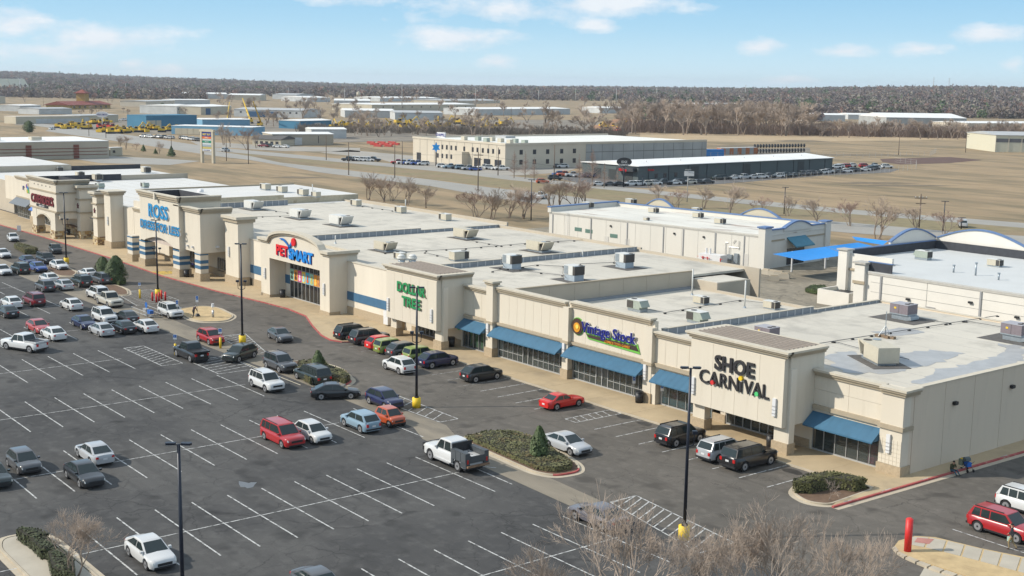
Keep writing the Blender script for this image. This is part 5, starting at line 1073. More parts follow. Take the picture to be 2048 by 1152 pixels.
MB().box(-1.14, -1.05, -.9, .9, 1.2, 1.85).build('headache_rack', BLACK, t); MB().box(3.0-.15, 3.0, -.8, .8, .5, 1.05).build('push_bar', BLACK, t)
for i, (x_, y_, c_) in enumerate(((-1.5, -.3, YEL), (-1.8, .25, BLACK), (-2.2, -.1, YEL), (-2.5, .3, WHITE), (-2.7, -.35, mat('rust', (.2, .12, .07))), (-1.45, .3, mat('ochre_box', (.35, .2, .04), .7)), (-2.3, .45, ALU))):
    o = empty('tool_case', t.matrix_basis @ Vector((x_, y_, .88)) if False else (t.location.x-1.05*x_, t.location.y-1.05*y_, .014+.88*1.12), R(20*i), ['yellow tool case behind the truck cab', 'black hose coil box in the truck bed', 'yellow machine in the middle of the truck bed', 'white bucket in the truck bed', 'rusty box near the truck tailgate', 'ochre box behind the cab of the service truck', 'steel box in the truck bed'][i], 'tool')
    MB().box(-.2, .2, -.15, .15, 0, .28).build('case', c_, o); MB().box(-.08, .08, -.03, .03, .28, .34).build('handle', BLACK, o)
# ---------------------------------------------------------------- painted markings (4 mm sheets over the asphalt)
_lc = {}
def lineseg(x0, y0, x1, y1, w_=.11, z=.022, m=LINE, name='parking_line'):
    L_ = math.hypot(x1-x0, y1-y0); k = (round(L_, 2), w_, m.name)
    if k not in _lc: _lc[k] = MB().poly([(0, -w_/2, 0), (L_, -w_/2, 0), (L_, w_/2, 0), (0, w_/2, 0)]).mesh(name, m)
    o = link(name, _lc[k], None, (x0, y0, z), (0, 0, math.atan2(y1-y0, x1-x0))); o['kind'] = 'structure'; return o
SP = 2.755
for (xa, xb, y1, n, fade) in ((-80.5, -69.4, -34.3, 16, 0), (-62.1, -51.5, -28.6, 18, 0), (-44.4, -33.7, -28.2, 18, 0), (-26.5, -15.8, -27.8, 14, 0), (-8.7, 2.0, -27.2, 14, 0), (-98.5, -87.7, -28.6, 16, 1), (-116.5, -105.7, -28.6, 14, 1), (-134.5, -123.7, -29, 14, 1), (-152.5, -141.7, -29, 12, 1)):
    for i in range(n):
        y = y1-i*SP
        lineseg(xa, y, xb, y, m=LINE)
    lineseg((xa+xb)/2, y1-(n-1)*SP, (xa+xb)/2, y1+.6, .11, .026, LINE)
def hatch(pts, n, m=LINE):
    """outlined box of cross lines; pts = 4 corners, strokes run between side 0-1 and side 3-2"""
    for i in range(4): a, c = pts[i], pts[(i+1) % 4]; lineseg(*a, *c, z=.0235, m=m)
    for i in range(n):
        t0 = (i+.2)/n; t1 = min(1, t0+.22); a = pts[0]; b_ = pts[1]; d = pts[3]; c = pts[2]
        lineseg(a[0]+(b_[0]-a[0])*t0, a[1]+(b_[1]-a[1])*t0, d[0]+(c[0]-d[0])*max(0, t0-.12), d[1]+(c[1]-d[1])*max(0, t0-.12), z=.0275, m=m)
hatch([(-9.0, -22.4), (1.9, -24.5), (1.9, -21.2), (-9.0, -19.8)], 12)
hatch([(-45.8, -20.4), (-34.1, -20.1), (-34.1, -18.1), (-45.8, -17.9)], 9)
hatch([(-80.3, -19.9), (-69.0, -21.2), (-69.4, -19.3), (-80.3, -16.5)], 11)
hatch([(-80.1, -31.5), (-69.3, -31.5), (-69.2, -29.2), (-80.1, -29.2)], 11)
hatch([(-70.0, -28.2), (-62.5, -28.2), (-62.5, -24.0), (-70.0, -23.8)], 7)
hatch([(-117.0, -18.6), (-105.3, -20.0), (-106.3, -13.6), (-117.0, -13.4)], 11)
for i in range(24):
    x = -4.6-2.82*i
    if i in (8, 9): continue
    if x < -67: break
    lineseg(x, -10.25, x, -4.6, z=.0222, m=LINE if i < 14 else LINEF)
pts = [(-28.5, -10.1), (-28.6, -4.55), (-27.0, -4.55), (-27.0, -10.1)]
for i in range(4): lineseg(*pts[i], *pts[(i+1) % 4], z=.0232)
for k in range(1, 6): lineseg(-28.5, -10.1+k*.92, -27.0, -10.5+k*.92, .1, .0262)
lineseg(-21.9, -25.6, -16.4, -25.7, .11, .0225); lineseg(-22.8, -26.0, -20.4, -24.2, .12, .0265); lineseg(-42.6, -24.0, -31, -24.0, .11, .0225); lineseg(-66, -23.7, -53.5, -23.6, .13, .0225, mat('cream_line', (.50, .45, .34), .8, var=.15))
lineseg(*gp(1905, 1059), *gp(2060, 1110), .12, .0225); lineseg(*gp(1948, 1044), *gp(1985, 1056), .12, .0225)
# wet hollow in the lot
blob('puddle', [(476, 962), (495, 966), (512, 964), (508, 973), (497, 977), (482, 973)], .013, mat('puddle', (.11, .115, .12), .35, var=.1, spec=.5), 5, .1)
for i, q in enumerate(([(1510, 775+250), (1540, 1030)],)): pass
for i, (px_, py_, s_) in enumerate(((1585, 943, 1.0), (1640, 960, .8), (1248, 833, 1.0), (1290, 848, .9), (1180, 815, .8), (1085, 783, .8), (905, 845-80, .7), (930, 940, .6))):
    x, y = gp(px_, py_); r = random.Random(i); b = MB(); b.poly([(x+s_*r.uniform(.7, 1.1)*math.cos(a*.7), y+s_*.7*r.uniform(.6, 1.1)*math.sin(a*.7), .0185+i*.0003) for a in range(9)]); o = b.build('oil_stain', mat('oil_stain', (.035, .032, .029), .6, var=.3)); o['kind'] = 'structure'
# ---------------------------------------------------------------- planted islands
def island(name, pts, inset, fill, label=None, rred=None, ftop=.17):
    """kerb ring with a filled bed; corners rounded"""
    def rounded(P, rad):
        out = []; n = len(P)
        for i in range(n):
            a, b_, c = Vector(P[i-1]), Vector(P[i]), Vector(P[(i+1) % n]); r_ = min(rad, (a-b_).length*.45, (c-b_).length*.45)
            p0 = b_+(a-b_).normalized()*r_; p1 = b_+(c-b_).normalized()*r_
            for k in range(6): t_ = k/5; out.append(tuple(p0*(1-t_)**2+b_*2*t_*(1-t_)+p1*t_*t_))
        return out
    P = rounded(pts, 1.6); cx = sum(p[0] for p in P)/len(P); cy = sum(p[1] for p in P)/len(P)
    def off(d):
        out = []; n = len(P)
        for i in range(n):
            t_ = Vector(P[(i+1) % n])-Vector(P[i-1]); nn = Vector((-t_.y, t_.x)).normalized(); q = Vector(P[i])+nn*d*orient; out.append(tuple(q))
        return out
    ar = sum(P[i][0]*P[(i+1) % len(P)][1]-P[(i+1) % len(P)][0]*P[i][1] for i in range(len(P))); orient = 1 if ar > 0 else -1
    root = struct(MB().prism(off(inset+.2), 0, ftop-.05).build(name, fill))
    n = len(P); k = 0; O = off(0); I = off(.16); Gt = off(-.42); step = 3
    while k < n:
        e_ = min(k+step, n); idx = [i % n for i in range(k, e_+1)]
        mm = REDC if (rred and any(math.dist(O[i], rred) < 1.1 for i in idx[1:-1] or idx)) else KERB
        MB().prism([O[i] for i in idx]+[I[i] for i in idx[::-1]], 0, .15).build('kerb_stone', mm, root)
        MB().prism([Gt[i] for i in idx]+[O[i] for i in idx[::-1]], 0, .024).build('gutter_slab', KERB, root); k = e_
    return root
I1 = island('hedge_bed', [(-28.6, -22.0), (-28.9, -18.6), (-27.2, -16.6), (-24, -16.4), (-17, -18.4), (-15.6, -19.6), (-15.9, -21.9), (-17.6, -22.6)], 0, SOIL, rred=(-15.7, -20.5))
I2 = island('corner_bed', [(-2.4, -10.0), (-3.6, -7.6), (-3.2, -4.9), (-1.6, -3.9), (.6, -3.7), (.95, -9.9), (-.4, -10.7)], 0, SOIL)
I3 = island('shrub_bed', [(-63.2, -20.6), (-63.0, -17.2), (-58, -16.6), (-52.0, -18.4), (-50.6, -20.0), (-51.6, -21.2), (-56, -21.6)], 0, SOIL, rred=(-51.2, -19.6))
I4 = island('grass_island', [(-99.5, -17.0), (-100.2, -13.0), (-98, -11.8), (-91, -12.6), (-88.2, -15.2), (-89.6, -18.0), (-93, -18.3)], 0, DRYG)
I5 = island('long_bed', [(-26.9, -60.2), (-26.6, -58.2), (-25, -57.5), (-8, -57.3), (-5, -60.9), (-25, -60.9)], 0, CONC2)
I6 = island('narrow_bed', [(-146, -19.6), (-146.4, -16.0), (-138, -16.6), (-134.5, -18.6), (-136, -20.2)], 0, SOIL)
I7 = island('round_bed', [(-119.5, -15.5), (-124.5, -18.2), (-132, -17.8), (-131, -13.2), (-123, -12.6)], 0, SOIL) if False else island('round_bed', [(gp(258, 592)[0], gp(258, 592)[1]), (gp(205, 590)[0], gp(205, 590)[1]), (gp(190, 575)[0], gp(190, 575)[1]), (gp(230, 570)[0], gp(230, 570)[1]), (gp(255, 580)[0], gp(255, 580)[1])], 0, SOIL)
# right-hand pavement
pv = [gp(*q) for q in ((1788, 1097), (1797, 1085), (1830, 1076), (1870, 1078), (1960, 1100), (2048, 1118), (2160, 1150), (2160, 1230), (1960, 1165), (1850, 1128), (1800, 1112))]
root = struct(MB().prism(pv, 0, .14).build('corner_pavement', DRYG))
def strip(a, c, name, m, n, z0=.141, z1=.165):
    """paving slabs between two pixel-surveyed edges"""
    A = [gp(*p) for p in a]; B_ = [gp(*p) for p in c]
    def at(P, t_):
        ls = [math.dist(P[i], P[i+1]) for i in range(len(P)-1)]; L_ = sum(ls)*t_
        for i, l in enumerate(ls):
            if L_ <= l or i == len(ls)-1: u = L_/l; return (P[i][0]+(P[i+1][0]-P[i][0])*u, P[i][1]+(P[i+1][1]-P[i][1])*u)
            L_ -= l
    for i in range(n):
        g_ = .006; MB().prism([at(A, i/n+g_), at(A, (i+1)/n-g_), at(B_, (i+1)/n-g_), at(B_, i/n+g_)], z0, z1).build(name, m, root)
strip([(1822, 1078), (1868, 1080), (1960, 1102), (2060, 1124), (2160, 1148)], [(1812, 1092), (1860, 1101), (1950, 1124), (2050, 1151), (2150, 1180)], 'paving_slab', CONC2, 9)
strip([(1834, 1080), (1868, 1083)], [(1828, 1089), (1858, 1093)], 'red_paving_slab', mat('red_paver', (.38, .17, .14), .9, var=.2), 1, .166, .172)
strip([(1790, 1096), (1800, 1109), (1850, 1130), (1960, 1168), (2080, 1215)], [(1784, 1098), (1796, 1113), (1846, 1135), (1950, 1173), (2070, 1222)], 'kerb_stone', KERB, 12, 0, .155)
struct(MB().poly([(*gp(*q), .02) for q in ((1790, 1240), (1852, 1130), (1990, 1172), (2150, 1240))]).build('driveway', CONC2))
# ---------------------------------------------------------------- clipped hedges and shrubs
def leaf_cloud(b, fn, n, size, r, m=0):
    for _ in range(n):
        p, nrm = fn(r); s_ = size*r.uniform(.6, 1.4); u = Vector((r.gauss(0, 1), r.gauss(0, 1), r.gauss(0, 1))).normalized(); v = u.cross(Vector(nrm)+Vector((r.gauss(0, .4), r.gauss(0, .4), r.gauss(0, .4)))).normalized(); u2 = v.cross(Vector(nrm)).normalized() if v.length else u
        p = Vector(p); b.poly([p+u2*s_, p+v*s_*.6, p-u2*s_*.8, p-v*s_*.6], m)
def hedge(px_pts, h, label, seed, m=HEDGE, dens=22, org=None, cat='hedge'):
    P = [gp(px, py, .1) if org is None else (px, py) for px, py in px_pts]; cx = sum(p[0] for p in P)/len(P); cy = sum(p[1] for p in P)/len(P)
    o = empty('clipped_hedge', (cx, cy, .1), 0, label, cat); P = [(a-cx, c-cy) for a, c in P]; r = random.Random(seed)
    def inside(x, y):
        c = False; j = len(P)-1
        for i in range(len(P)):
            if (P[i][1] > y) != (P[j][1] > y) and x < (P[j][0]-P[i][0])*(y-P[i][1])/(P[j][1]-P[i][1])+P[i][0]: c = not c
            j = i
        return c
    b = MB(); core = [(a*.93, c*.93) for a, c in P]; b.prism(core, 0, h*.88); b.build('branches', mat('hedge_core', (.03, .028, .015), .95, var=.3), o)
    x0, x1 = min(p[0] for p in P), max(p[0] for p in P); y0, y1 = min(p[1] for p in P), max(p[1] for p in P)
    per = [(P[i], P[(i+1) % len(P)]) for i in range(len(P))]; L_ = [math.dist(*e_) for e_ in per]
    ph = [r.uniform(0, 6) for _ in range(6)]
    def hh(x, y): return h*(.94+.07*math.sin(x*1.1+ph[0])*math.sin(y*1.3+ph[1])+.05*math.sin(x*3+ph[2])+.04*math.sin(y*3.4+ph[3]))
    def top(r):
        while True:
            x, y = r.uniform(x0, x1), r.uniform(y0, y1)
            if inside(x, y): 
                e2 = min(abs((q[1][0]-q[0][0])*(q[0][1]-y)-(q[0][0]-x)*(q[1][1]-q[0][1]))/max(.01, math.dist(*q)) for q in per)
                return (x, y, hh(x, y)-max(0, .25-e2)*.9+r.uniform(-.08, .06)), (0, 0, 1)
    def side_(r):
        i = r.choices(range(len(per)), L_)[0]; t_ = r.random(); a, c = per[i]; x, y = a[0]+(c[0]-a[0])*t_, a[1]+(c[1]-a[1])*t_
        return (x+r.uniform(-.06, .06), y+r.uniform(-.06, .06), r.uniform(.05, h*.92)), (c[1]-a[1], a[0]-c[0], .1)
    ar = abs(sum(P[i][0]*P[(i+1) % len(P)][1]-P[(i+1) % len(P)][0]*P[i][1] for i in range(len(P))))/2
    b = MB(); leaf_cloud(b, top, int(ar*dens*5), .10, r); leaf_cloud(b, side_, int(sum(L_)*h*dens*5), .10, r); q = b.build('foliage', m, o); q['kind'] = 'stuff'; return o
def cone_shrub(px, py, h, rad, label, seed, m=LEAF, flat=1.2, name='clipped_shrub', z=.1):
    x, y = gp(px, py, z); o = empty(name, (x, y, z), 0, label, 'shrub'); r = random.Random(seed)
    b = MB(); b.cyl((0, 0, 0), (0, 0, h*.5), rad*.6, rad*.62, 10).cyl((0, 0, h*.5), (0, 0, h*.92), rad*.62, rad*.12, 10); b.build('branches', mat('hedge_core', (0, 0, 0)), o)
    ph = [r.uniform(0, 6) for _ in range(4)]
    def f(r):
        t_ = r.random()**.8; a = r.uniform(0, 6.283); k = math.sin(math.pi*min(1, t_*.9+.12))**.6 if flat > 1 else 1; q = rad*max(.06, (1-t_**flat))**.55*(1+.12*math.sin(3*a+ph[0])+.1*math.sin(5*a+t_*9+ph[1]))*r.uniform(.72, 1.12)
        q *= min(1, .72+t_*1.6); return (q*math.cos(a), q*math.sin(a), h*t_+.05), (math.cos(a), math.sin(a), .5)
    b = MB(); leaf_cloud(b, f, int(1100+h*rad*1000), .11, r); q = b.build('foliage', m, o); q['kind'] = 'stuff'; return o
hedge([(-28.1, -21.6), (-28.3, -18.9), (-27.0, -17.2), (-24, -17.0), (-17.4, -18.9), (-16.3, -19.8), (-16.5, -21.4), (-17.8, -22.1)], .40, 'long clipped olive-brown hedge filling the island before the silver sedan', 1, org=1)
cone_shrub(1078, 912, 2.4, .8, 'tall cone shrub rising from the long clipped hedge', 2, z=.3, flat=1.3)
hedge([(-2.9, -9.3), (-3.1, -6.8), (-2.3, -5.2), (-.2, -4.4), (.3, -4.6), (.2, -5.9), (-1.2, -6.6), (-1.4, -9.1), (-2.2, -9.9)], .95, 'rounded clipped hedge on the corner bed at the red kerb', 3, org=1, m=mat('hedge_green', (.10, .10, .035), .8, var=.4, scale=1.2))
hedge([(590, 750), (598, 733), (640, 730), (655, 738), (650, 762), (620, 770)], .8, 'low hedge behind the black minivan', 4); hedge([(648, 765), (652, 738), (690, 752), (700, 762), (690, 769)], .7, 'low hedge behind the tail of the black minivan', 5)
cone_shrub(636, 742, 2.1, .8, 'loose green shrub standing in the hedge behind the black minivan', 6, z=.3)
for i, (pp, l_) in enumerate((([(34, 1080), (42, 1074), (78, 1078), (98, 1088), (75, 1096), (50, 1092)], 'dark green hedge clump at the tip of the bottom left island'), ([(56, 1094), (80, 1086), (112, 1106), (112, 1122), (82, 1120)], 'dark green hedge clump in the middle of the bottom left island'), ([(95, 1122), (120, 1115), (148, 1140), (150, 1170), (105, 1160)], 'dark green hedge clump by the small bare tree trunk, bottom left'))): hedge(pp, .8, l_, 10+i, m=mat('hedge_dark', (.055, .065, .028), .8, var=.5, scale=1.5))
hedge([(28, 496), (36, 492), (76, 503), (72, 508), (50, 508)], .8, 'narrow olive hedge bed left of the dark crossover', 14)
cone_shrub(232, 566, 4.0, 1.5, 'tall egg-shaped evergreen at the end of the SUV row', 15, flat=2.2); cone_shrub(206, 548, 2.6, 1.15, 'smaller egg-shaped evergreen left of the tall one', 16, flat=2.0)
hedge([(228, 566), (245, 563), (252, 568), (238, 571)], .6, 'low juniper at the foot of the tall egg-shaped evergreen', 17, m=LEAF)
# ---------------------------------------------------------------- lamp posts
def lamp_post(x, y, h, label, base=True, heads=2, mid=True, rz=0., sc_=1.):
    o = empty('lamp_post', (x, y, 0), rz, label, 'lamp post', 'lamp posts of the parking lot')
    MB().cyl((0, 0, .8 if base else 0), (0, 0, h), .13*sc_, .085*sc_, 10).build('pole', NAVY, o, True)
    if base:
        MB().cyl((0, 0, 0), (0, 0, .95), .40, .40, 18).build('concrete_base', YEL, o, True); MB().cyl((0, 0, .951), (0, 0, 1.12), .22, .2, 12).build('base_collar', BLACK, o)
    for s_ in (1, -1)[:heads]:
        k = MB().cyl((s_*.1, 0, h-.05), (s_*.2, 0, h), .04, n=6).prism([(s_*.14, -.13), (s_*.62, -.18), (s_*.70, 0), (s_*.62, .18), (s_*.14, .13)], h-.03, h+.08).build('lamp_head', NAVY, o)
        MB().box(s_*.25, s_*.6, -.12, .12, h-.06, h-.031).build('lens', mat('lens', (.5, .5, .48), .3), k)
    if mid:
        for s_ in (1, -1)[:2 if mid == 2 else 1]:
            b = MB(); z = h*.62; b.cyl((0, 0, z-.9), (s_*.38, 0, z-.75), .035, n=6).cyl((s_*.38, 0, z-.75), (s_*.44, 0, z), .035, n=6).box(s_*.44-.17, s_*.44+.17, -.14, .14, z, z+.22); b.build('flood_arm', NAVY, o)
    return o
for px, py, hh_, l_, md in ((1368, 1078, 11.8, 'lamp post with yellow foot on the striped box right of centre, nearest', 1), (833, 815, 11.4, 'lamp post with yellow foot rising before the letters DOLLAR TREE', 2), (485, 687, 11.6, 'lamp post with yellow foot left of the PETSMART arch', 2), (316, 592, 10.7, 'lamp post with yellow foot before the letters ROSS', 2), (133, 527, 11.6, 'lamp post with yellow foot before the boot store porch', 2)):
    lamp_post(*gp(px, py), hh_, l_, True, 2, md, R(52))
x, y = gp(357, 888, 11.4); lamp_post(x, y, 11.4, 'lamp post at lower left whose foot is below the frame', True, 2, 0, R(52))
for px, py, col, h_, l_ in ((1815, 1102, RED, 2.2, 'thick red bollard on the corner pavement'), (1, 0, None, 0, '')):
    if col is None: continue
    x, y = gp(px, py, .14); o = empty('bollard', (x, y, .14), 0, l_, 'bollard'); MB().cyl((0, 0, 0), (0, 0, h_), .24, n=18).build('post', col, o, True); MB().cyl((0, 0, h_), (0, 0, h_+.08), .24, .12, n=18).build('domed_top', col, o)
for i, (px, py) in enumerate(((305, 602), (313, 605), (318, 602), (323, 598), (331, 601))):
    x, y = gp(px, py); o = empty('guard_post', (x, y, .03), 0, 'short red guard post, %s from the left of five under the yellow lamp foot' % ['first', 'second', 'third', 'fourth', 'fifth'][i], 'bollard', 'short red guard posts'); MB().cyl((0, 0, 0), (0, 0, 1.15), .13, n=10).build('post', RED, o, True); MB().cyl((0, 0, 1.15), (0, 0, 1.2), .13, .05, n=10).build('cap', RED, o)
BLS = mat('sign_blue', (.02, .12, .4), .5)
def parking_sign(px, py, h, label, base='tub', z=0, pan=(.32, .48)):
    x, y = gp(px, py, z); o = empty('parking_sign', (x, y, z+.02), R(52), label, 'parking sign', 'disabled parking signs')
    if base == 'tub': MB().cyl((0, 0, 0), (0, 0, .28), .35, .2, 12).build('rubber_foot', BLACK, o)
    if base == 'yellow': MB().cyl((0, 0, 0), (0, 0, 1.25), .13, n=10).build('guard_post', YEL, o, True)
    MB().cyl((0, 0, .1), (0, 0, h), .03, n=6).build('post', ALU, o); k = MB().box(-pan[0]/2, pan[0]/2, -.06, -.035, h-pan[1], h).build('plate', WHITE, o)
    MB().box(-pan[0]/2+.03, pan[0]/2-.03, -.066, -.061, h-pan[1]*.62, h-.03).build('blue_field', BLS, k)
    me = text_mesh('P', .22, .001, .0, WHITE); link('symbol', me, k, (0, -.07, h-pan[1]*.5), (math.pi/2, 0, 0))
parking_sign(351, 710, 2.3, 'blue and white parking sign before the black pickup', 'yellow', pan=(.4, .55)); parking_sign(441, 697, 2.3, 'blue and white parking sign with tall yellow foot beside the red SUV', 'yellow', pan=(.4, .6)); parking_sign(355, 638, 2.4, 'parking sign in a black tub in front of the white SUV', 'tub', pan=(.3, .8)); parking_sign(395, 632, 2.6, 'parking sign in a black tub on the dry grass island', 'tub', .15, (.35, .8))
parking_sign(280, 597, 2.2, 'parking sign on a slim yellow post left of the red guard posts', 'yellow', pan=(.35, .45)); parking_sign(1267, 796, 2.2, 'parking sign standing on the walkway at the right end of the Vintage Stock window', None, .14, (.3, .75)); parking_sign(1323, 812, 2.2, 'parking sign on the walkway before the teal-banded window', None, .14, (.3, .75))
# cart corral
x, y = gp(303, 636); o = empty('cart_rack', (x, y, .02), 0, 'grey tubular cart rack with a round blue sign beside the white sedan', 'cart rack')
b = MB()
for s_ in (-1, 1):
    b.cyl((-4, s_*1.0, .95), (1.0, s_*1.0, .95), .03, n=6).cyl((-4, s_*1., .5), (1., s_*1., .5), .03, n=6)
    for x_ in (-4, -1.5, 1): b.cyl((x_, s_*1., 0), (x_, s_*1., 1.0), .035, n=6)
b.build('rails', ALU, o); MB().cyl((1, -1, 1.0), (1, -1, 1.9), .03, n=6).build('sign_post', ALU, o); MB().cyl((1, -1.03, 1.9), (1, -1.06, 1.9), .38, n=16).build('round_sign', BLS, o)
for i, l_ in enumerate(('blue shopping cart at the open end of the cart rack', 'grey shopping cart inside the cart rack')):
    q = empty('shopping_cart', (x-.3-1.4*i, y, .02), 0, l_, 'shopping cart'); c_ = BLS if i == 0 else ALU
    MB().wallprism([(-.4, .45), (.4, .5), (.5, .95), (-.5, .95)], -.25, .25).build('basket', c_, q); MB().box(-.4, .35, -.22, .22, .14, .2).cyl((-.45, -.22, .2), (-.55, -.22, 1.0), .015, n=4).cyl((-.45, .22, .2), (-.55, .22, 1.0), .015, n=4).build('frame', ALU, q)
    for a in (-.35, .35):
        for c in (-.2, .2): MB().cyl((a, c-.02, .07), (a, c+.02, .07), .07, n=8).build('wheel', BLACK, q)
x, y = gp(426, 634, .15); o = empty('hydrant', (x, y, .14), 0, 'silver water fitting with a white globe on the dry grass island', 'hydrant'); MB().cyl((0, 0, 0), (0, 0, .9), .16, .14, 10).cyl((-.3, 0, .7), (.3, 0, .7), .07, n=8).build('barrel', ALU, o, True); MB().cyl((0, 0, .9), (0, 0, 1.3), .03, n=6).cyl((0, 0, 1.3), (0, 0, 1.75), .22, .16, 12).build('globe_marker', WHITE, o)
x, y = gp(38, 462, .14); o = empty('sandwich_board', (x, y, .14), R(-10), 'small green and white board on the walkway at far left', 'sign'); MB().wallprism([(-.02, 0), (0, 1.1), (.03, 1.1), (.3, 0), (.26, 0), (.015, 1.0)], -.35, .35).build('board', WHITE, o)
MB().box(-.04, -.02, -.3, .3, .5, 1.0).build('green_field', mat('green_letter'if 'green_letter' in MATS else 'green_letter', (0, 0, 0)), o)

# ---------------------------------------------------------------- people
def person(loc, rz, label, J, rad, regions, hair, extra=None):
    """one continuous skinned body; J joints, E edges, regions: list of (material, test(x,y,z))"""
    names = list(J); idx = {n: i for i, n in enumerate(names)}
    E_ = [('pelvis', 'waist'), ('waist', 'chest'), ('chest', 'neck'), ('neck', 'head'), ('head', 'crown')]
    for s_ in 'lr': E_ += [('chest', 'sh'+s_), ('sh'+s_, 'el'+s_), ('el'+s_, 'wr'+s_), ('wr'+s_, 'hd'+s_), ('pelvis', 'hp'+s_), ('hp'+s_, 'kn'+s_), ('kn'+s_, 'an'+s_), ('an'+s_, 'to'+s_)]
    me = bpy.data.meshes.new('body'); me.from_pydata([J[n] for n in names], [(idx[a], idx[c]) for a, c in E_], []); o = bpy.data.objects.new('body', me); COL.objects.link(o)
    sk = o.modifiers.new('s', 'SKIN'); sb = o.modifiers.new('u', 'SUBSURF'); sb.levels = 1
    for n in names:
        r_ = rad.get(n.rstrip('lr') if n[:-1] in ('sh', 'el', 'wr', 'hd', 'hp', 'kn', 'an', 'to') else n, .06); me.skin_vertices[0].data[idx[n]].radius = (r_, r_)
    me.skin_vertices[0].data[idx['pelvis']].use_root = True
    dg = bpy.context.evaluated_depsgraph_get(); m2 = bpy.data.meshes.new_from_object(o.evaluated_get(dg)); bpy.data.objects.remove(o)
    mats_ = []; m2.materials.clear()
    for m_, _t in regions: m2.materials.append(m_)
    segs = E_; P_ = {n: Vector(J[n]) for n in names}
    def near(c):
        best = None
        for a, b_ in segs:
            d = P_[b_]-P_[a]; t_ = max(0, min(1, (c-P_[a]).dot(d)/max(1e-6, d.length_squared))); q = (c-P_[a]-d*t_).length
            if best is None or q < best[0]: best = (q, a, b_)
        return best[1:]
    for p in m2.polygons:
        a, b_ = near(p.center); p.use_smooth = True
        for i, (_m, t_) in enumerate(regions):
            if t_(a, b_): p.material_index = i; break
    root = empty('person', loc, rz, label, 'person'); bo = link('body', m2, root)
    H_ = Vector(J['head']); b = MB(); b.cyl(H_+Vector((-.02, 0, .03)), H_+Vector((-.02, 0, .13)), .105, .06, 12); b.build('hair', hair, root, True)
    f = H_+Vector((.095, 0, 0)); MB().box(f.x-.01, f.x+.02, -.012, .012, f.z-.03, f.z+.01).build('nose', SKIN, root)
    for s_ in (1, -1): MB().box(f.x-.005, f.x+.005, s_*.03-.008, s_*.03+.008, f.z+.015, f.z+.028).build('eye', BLACK, root)
    MB().box(f.x-.008, f.x+.003, -.02, .02, f.z-.06, f.z-.05).build('mouth', mat('lips', (.3, .1, .09), .6), root)
    for s_ in 'lr':
        h_ = P_['hd'+s_]; d = (h_-P_['wr'+s_]).normalized(); side_ = d.orthogonal().normalized()
        for k in range(4): MB().cyl(h_+side_*(.012*(k-1.5)*1.5), h_+side_*(.012*(k-1.5)*1.8)+d*(.075+.01*(k in (1, 2))), .008, .006, 5).build('finger', SKIN, root)
        MB().cyl(h_-d*.02+side_*.03, h_+side_*.06+d*.03, .01, .007, 5).build('thumb', SKIN, root)
    return root
RAD = dict(pelvis=.15, waist=.14, chest=.16, neck=.055, head=.105, crown=.07, sh=.075, el=.052, wr=.036, hd=.035, hp=.10, kn=.068, an=.045, to=.04)
def regs(top_, bot_, shoe, sleeve=True):
    arm = lambda a, b: a[:2] in ('sh', 'el') and (sleeve or b[:2] == 'el') or (a == 'chest' and b[:2] == 'sh')
    return [(top_, lambda a, b: (a, b) in (('pelvis', 'waist'), ('waist', 'chest'), ('chest', 'neck')) or arm(a, b)), (shoe, lambda a, b: a[:2] == 'an'), (bot_, lambda a, b: a[:2] in ('hp', 'kn') or (a == 'pelvis')), (SKIN, lambda a, b: True)]
HAIR = mat('dark_hair', (.02, .015, .012), .8)
x, y = gp(2022, 1099)
walkJ = dict(pelvis=(0, 0, .95), waist=(.02, 0, 1.12), chest=(.04, 0, 1.36), neck=(.05, 0, 1.52), head=(.07, 0, 1.66), crown=(.07, 0, 1.76), shl=(.03, .19, 1.43), ell=(-.12, .24, 1.17), wrl=(-.02, .25, .94), hdl=(.02, .25, .87), shr=(.03, -.19, 1.43), elr=(.08, -.25, 1.16), wrr=(.24, -.22, .98), hdr=(.30, -.2, .93), hpl=(0, .1, .9), knl=(.18, .1, .52), anl=(.10, .1, .09), tol=(.27, .11, .05), hpr=(0, -.1, .9), knr=(-.05, -.1, .5), anr=(-.34, -.1, .14), tor=(-.24, -.11, .04))
person((x, y, .02), R(200), 'man in black jacket and khaki trousers walking past the red SUV', walkJ, RAD, regs(mat('black_jacket', (.02, .022, .028), .8), mat('khaki', (.30, .22, .11), .85), mat('brown_shoe', (.06, .035, .02), .6)), HAIR)
h_ = empty('plastic_bag', (x-.3, y+.2, .45), 0, 'pale green plastic bag held by the man in khaki trousers', 'bag'); MB().prism([(-.12, -.06), (.12, -.06), (.14, .06), (-.13, .07)], 0, .3).cyl((0, 0, .3), (0, 0, .42), .015, n=5).build('sack', mat('bag_green', (.35, .5, .42), .6), h_)
x, y = gp(1904, 943, .14)
sitJ = dict(pelvis=(0, 0, .12), waist=(-.02, 0, .30), chest=(.06, 0, .56), neck=(.14, 0, .70), head=(.20, 0, .82), crown=(.20, 0, .93), shl=(.08, .19, .61), ell=(.18, .24, .36), wrl=(.40, .12, .40), hdl=(.47, .08, .42), shr=(.08, -.19, .61), elr=(.18, -.24, .36), wrr=(.40, -.10, .38), hdr=(.47, -.06, .40), hpl=(.05, .1, .11), knl=(.48, .14, .24), anl=(.86, .14, -.05), tol=(.98, .15, .02), hpr=(.05, -.1, .11), knr=(.48, -.12, .20), anr=(.90, -.14, -.06), tor=(1.02, -.15, .02))
person((x, y, .14), R(-25), 'man in olive hooded jacket and jeans sitting on the red kerb', sitJ, dict(RAD, chest=.19, waist=.17), regs(mat('olive_jacket', (.055, .055, .022), .9, var=.3), mat('jeans', (.04, .085, .12), .9), mat('dark_shoe', (.03, .03, .03), .6)), HAIR)
x, y = gp(387, 636, .02)
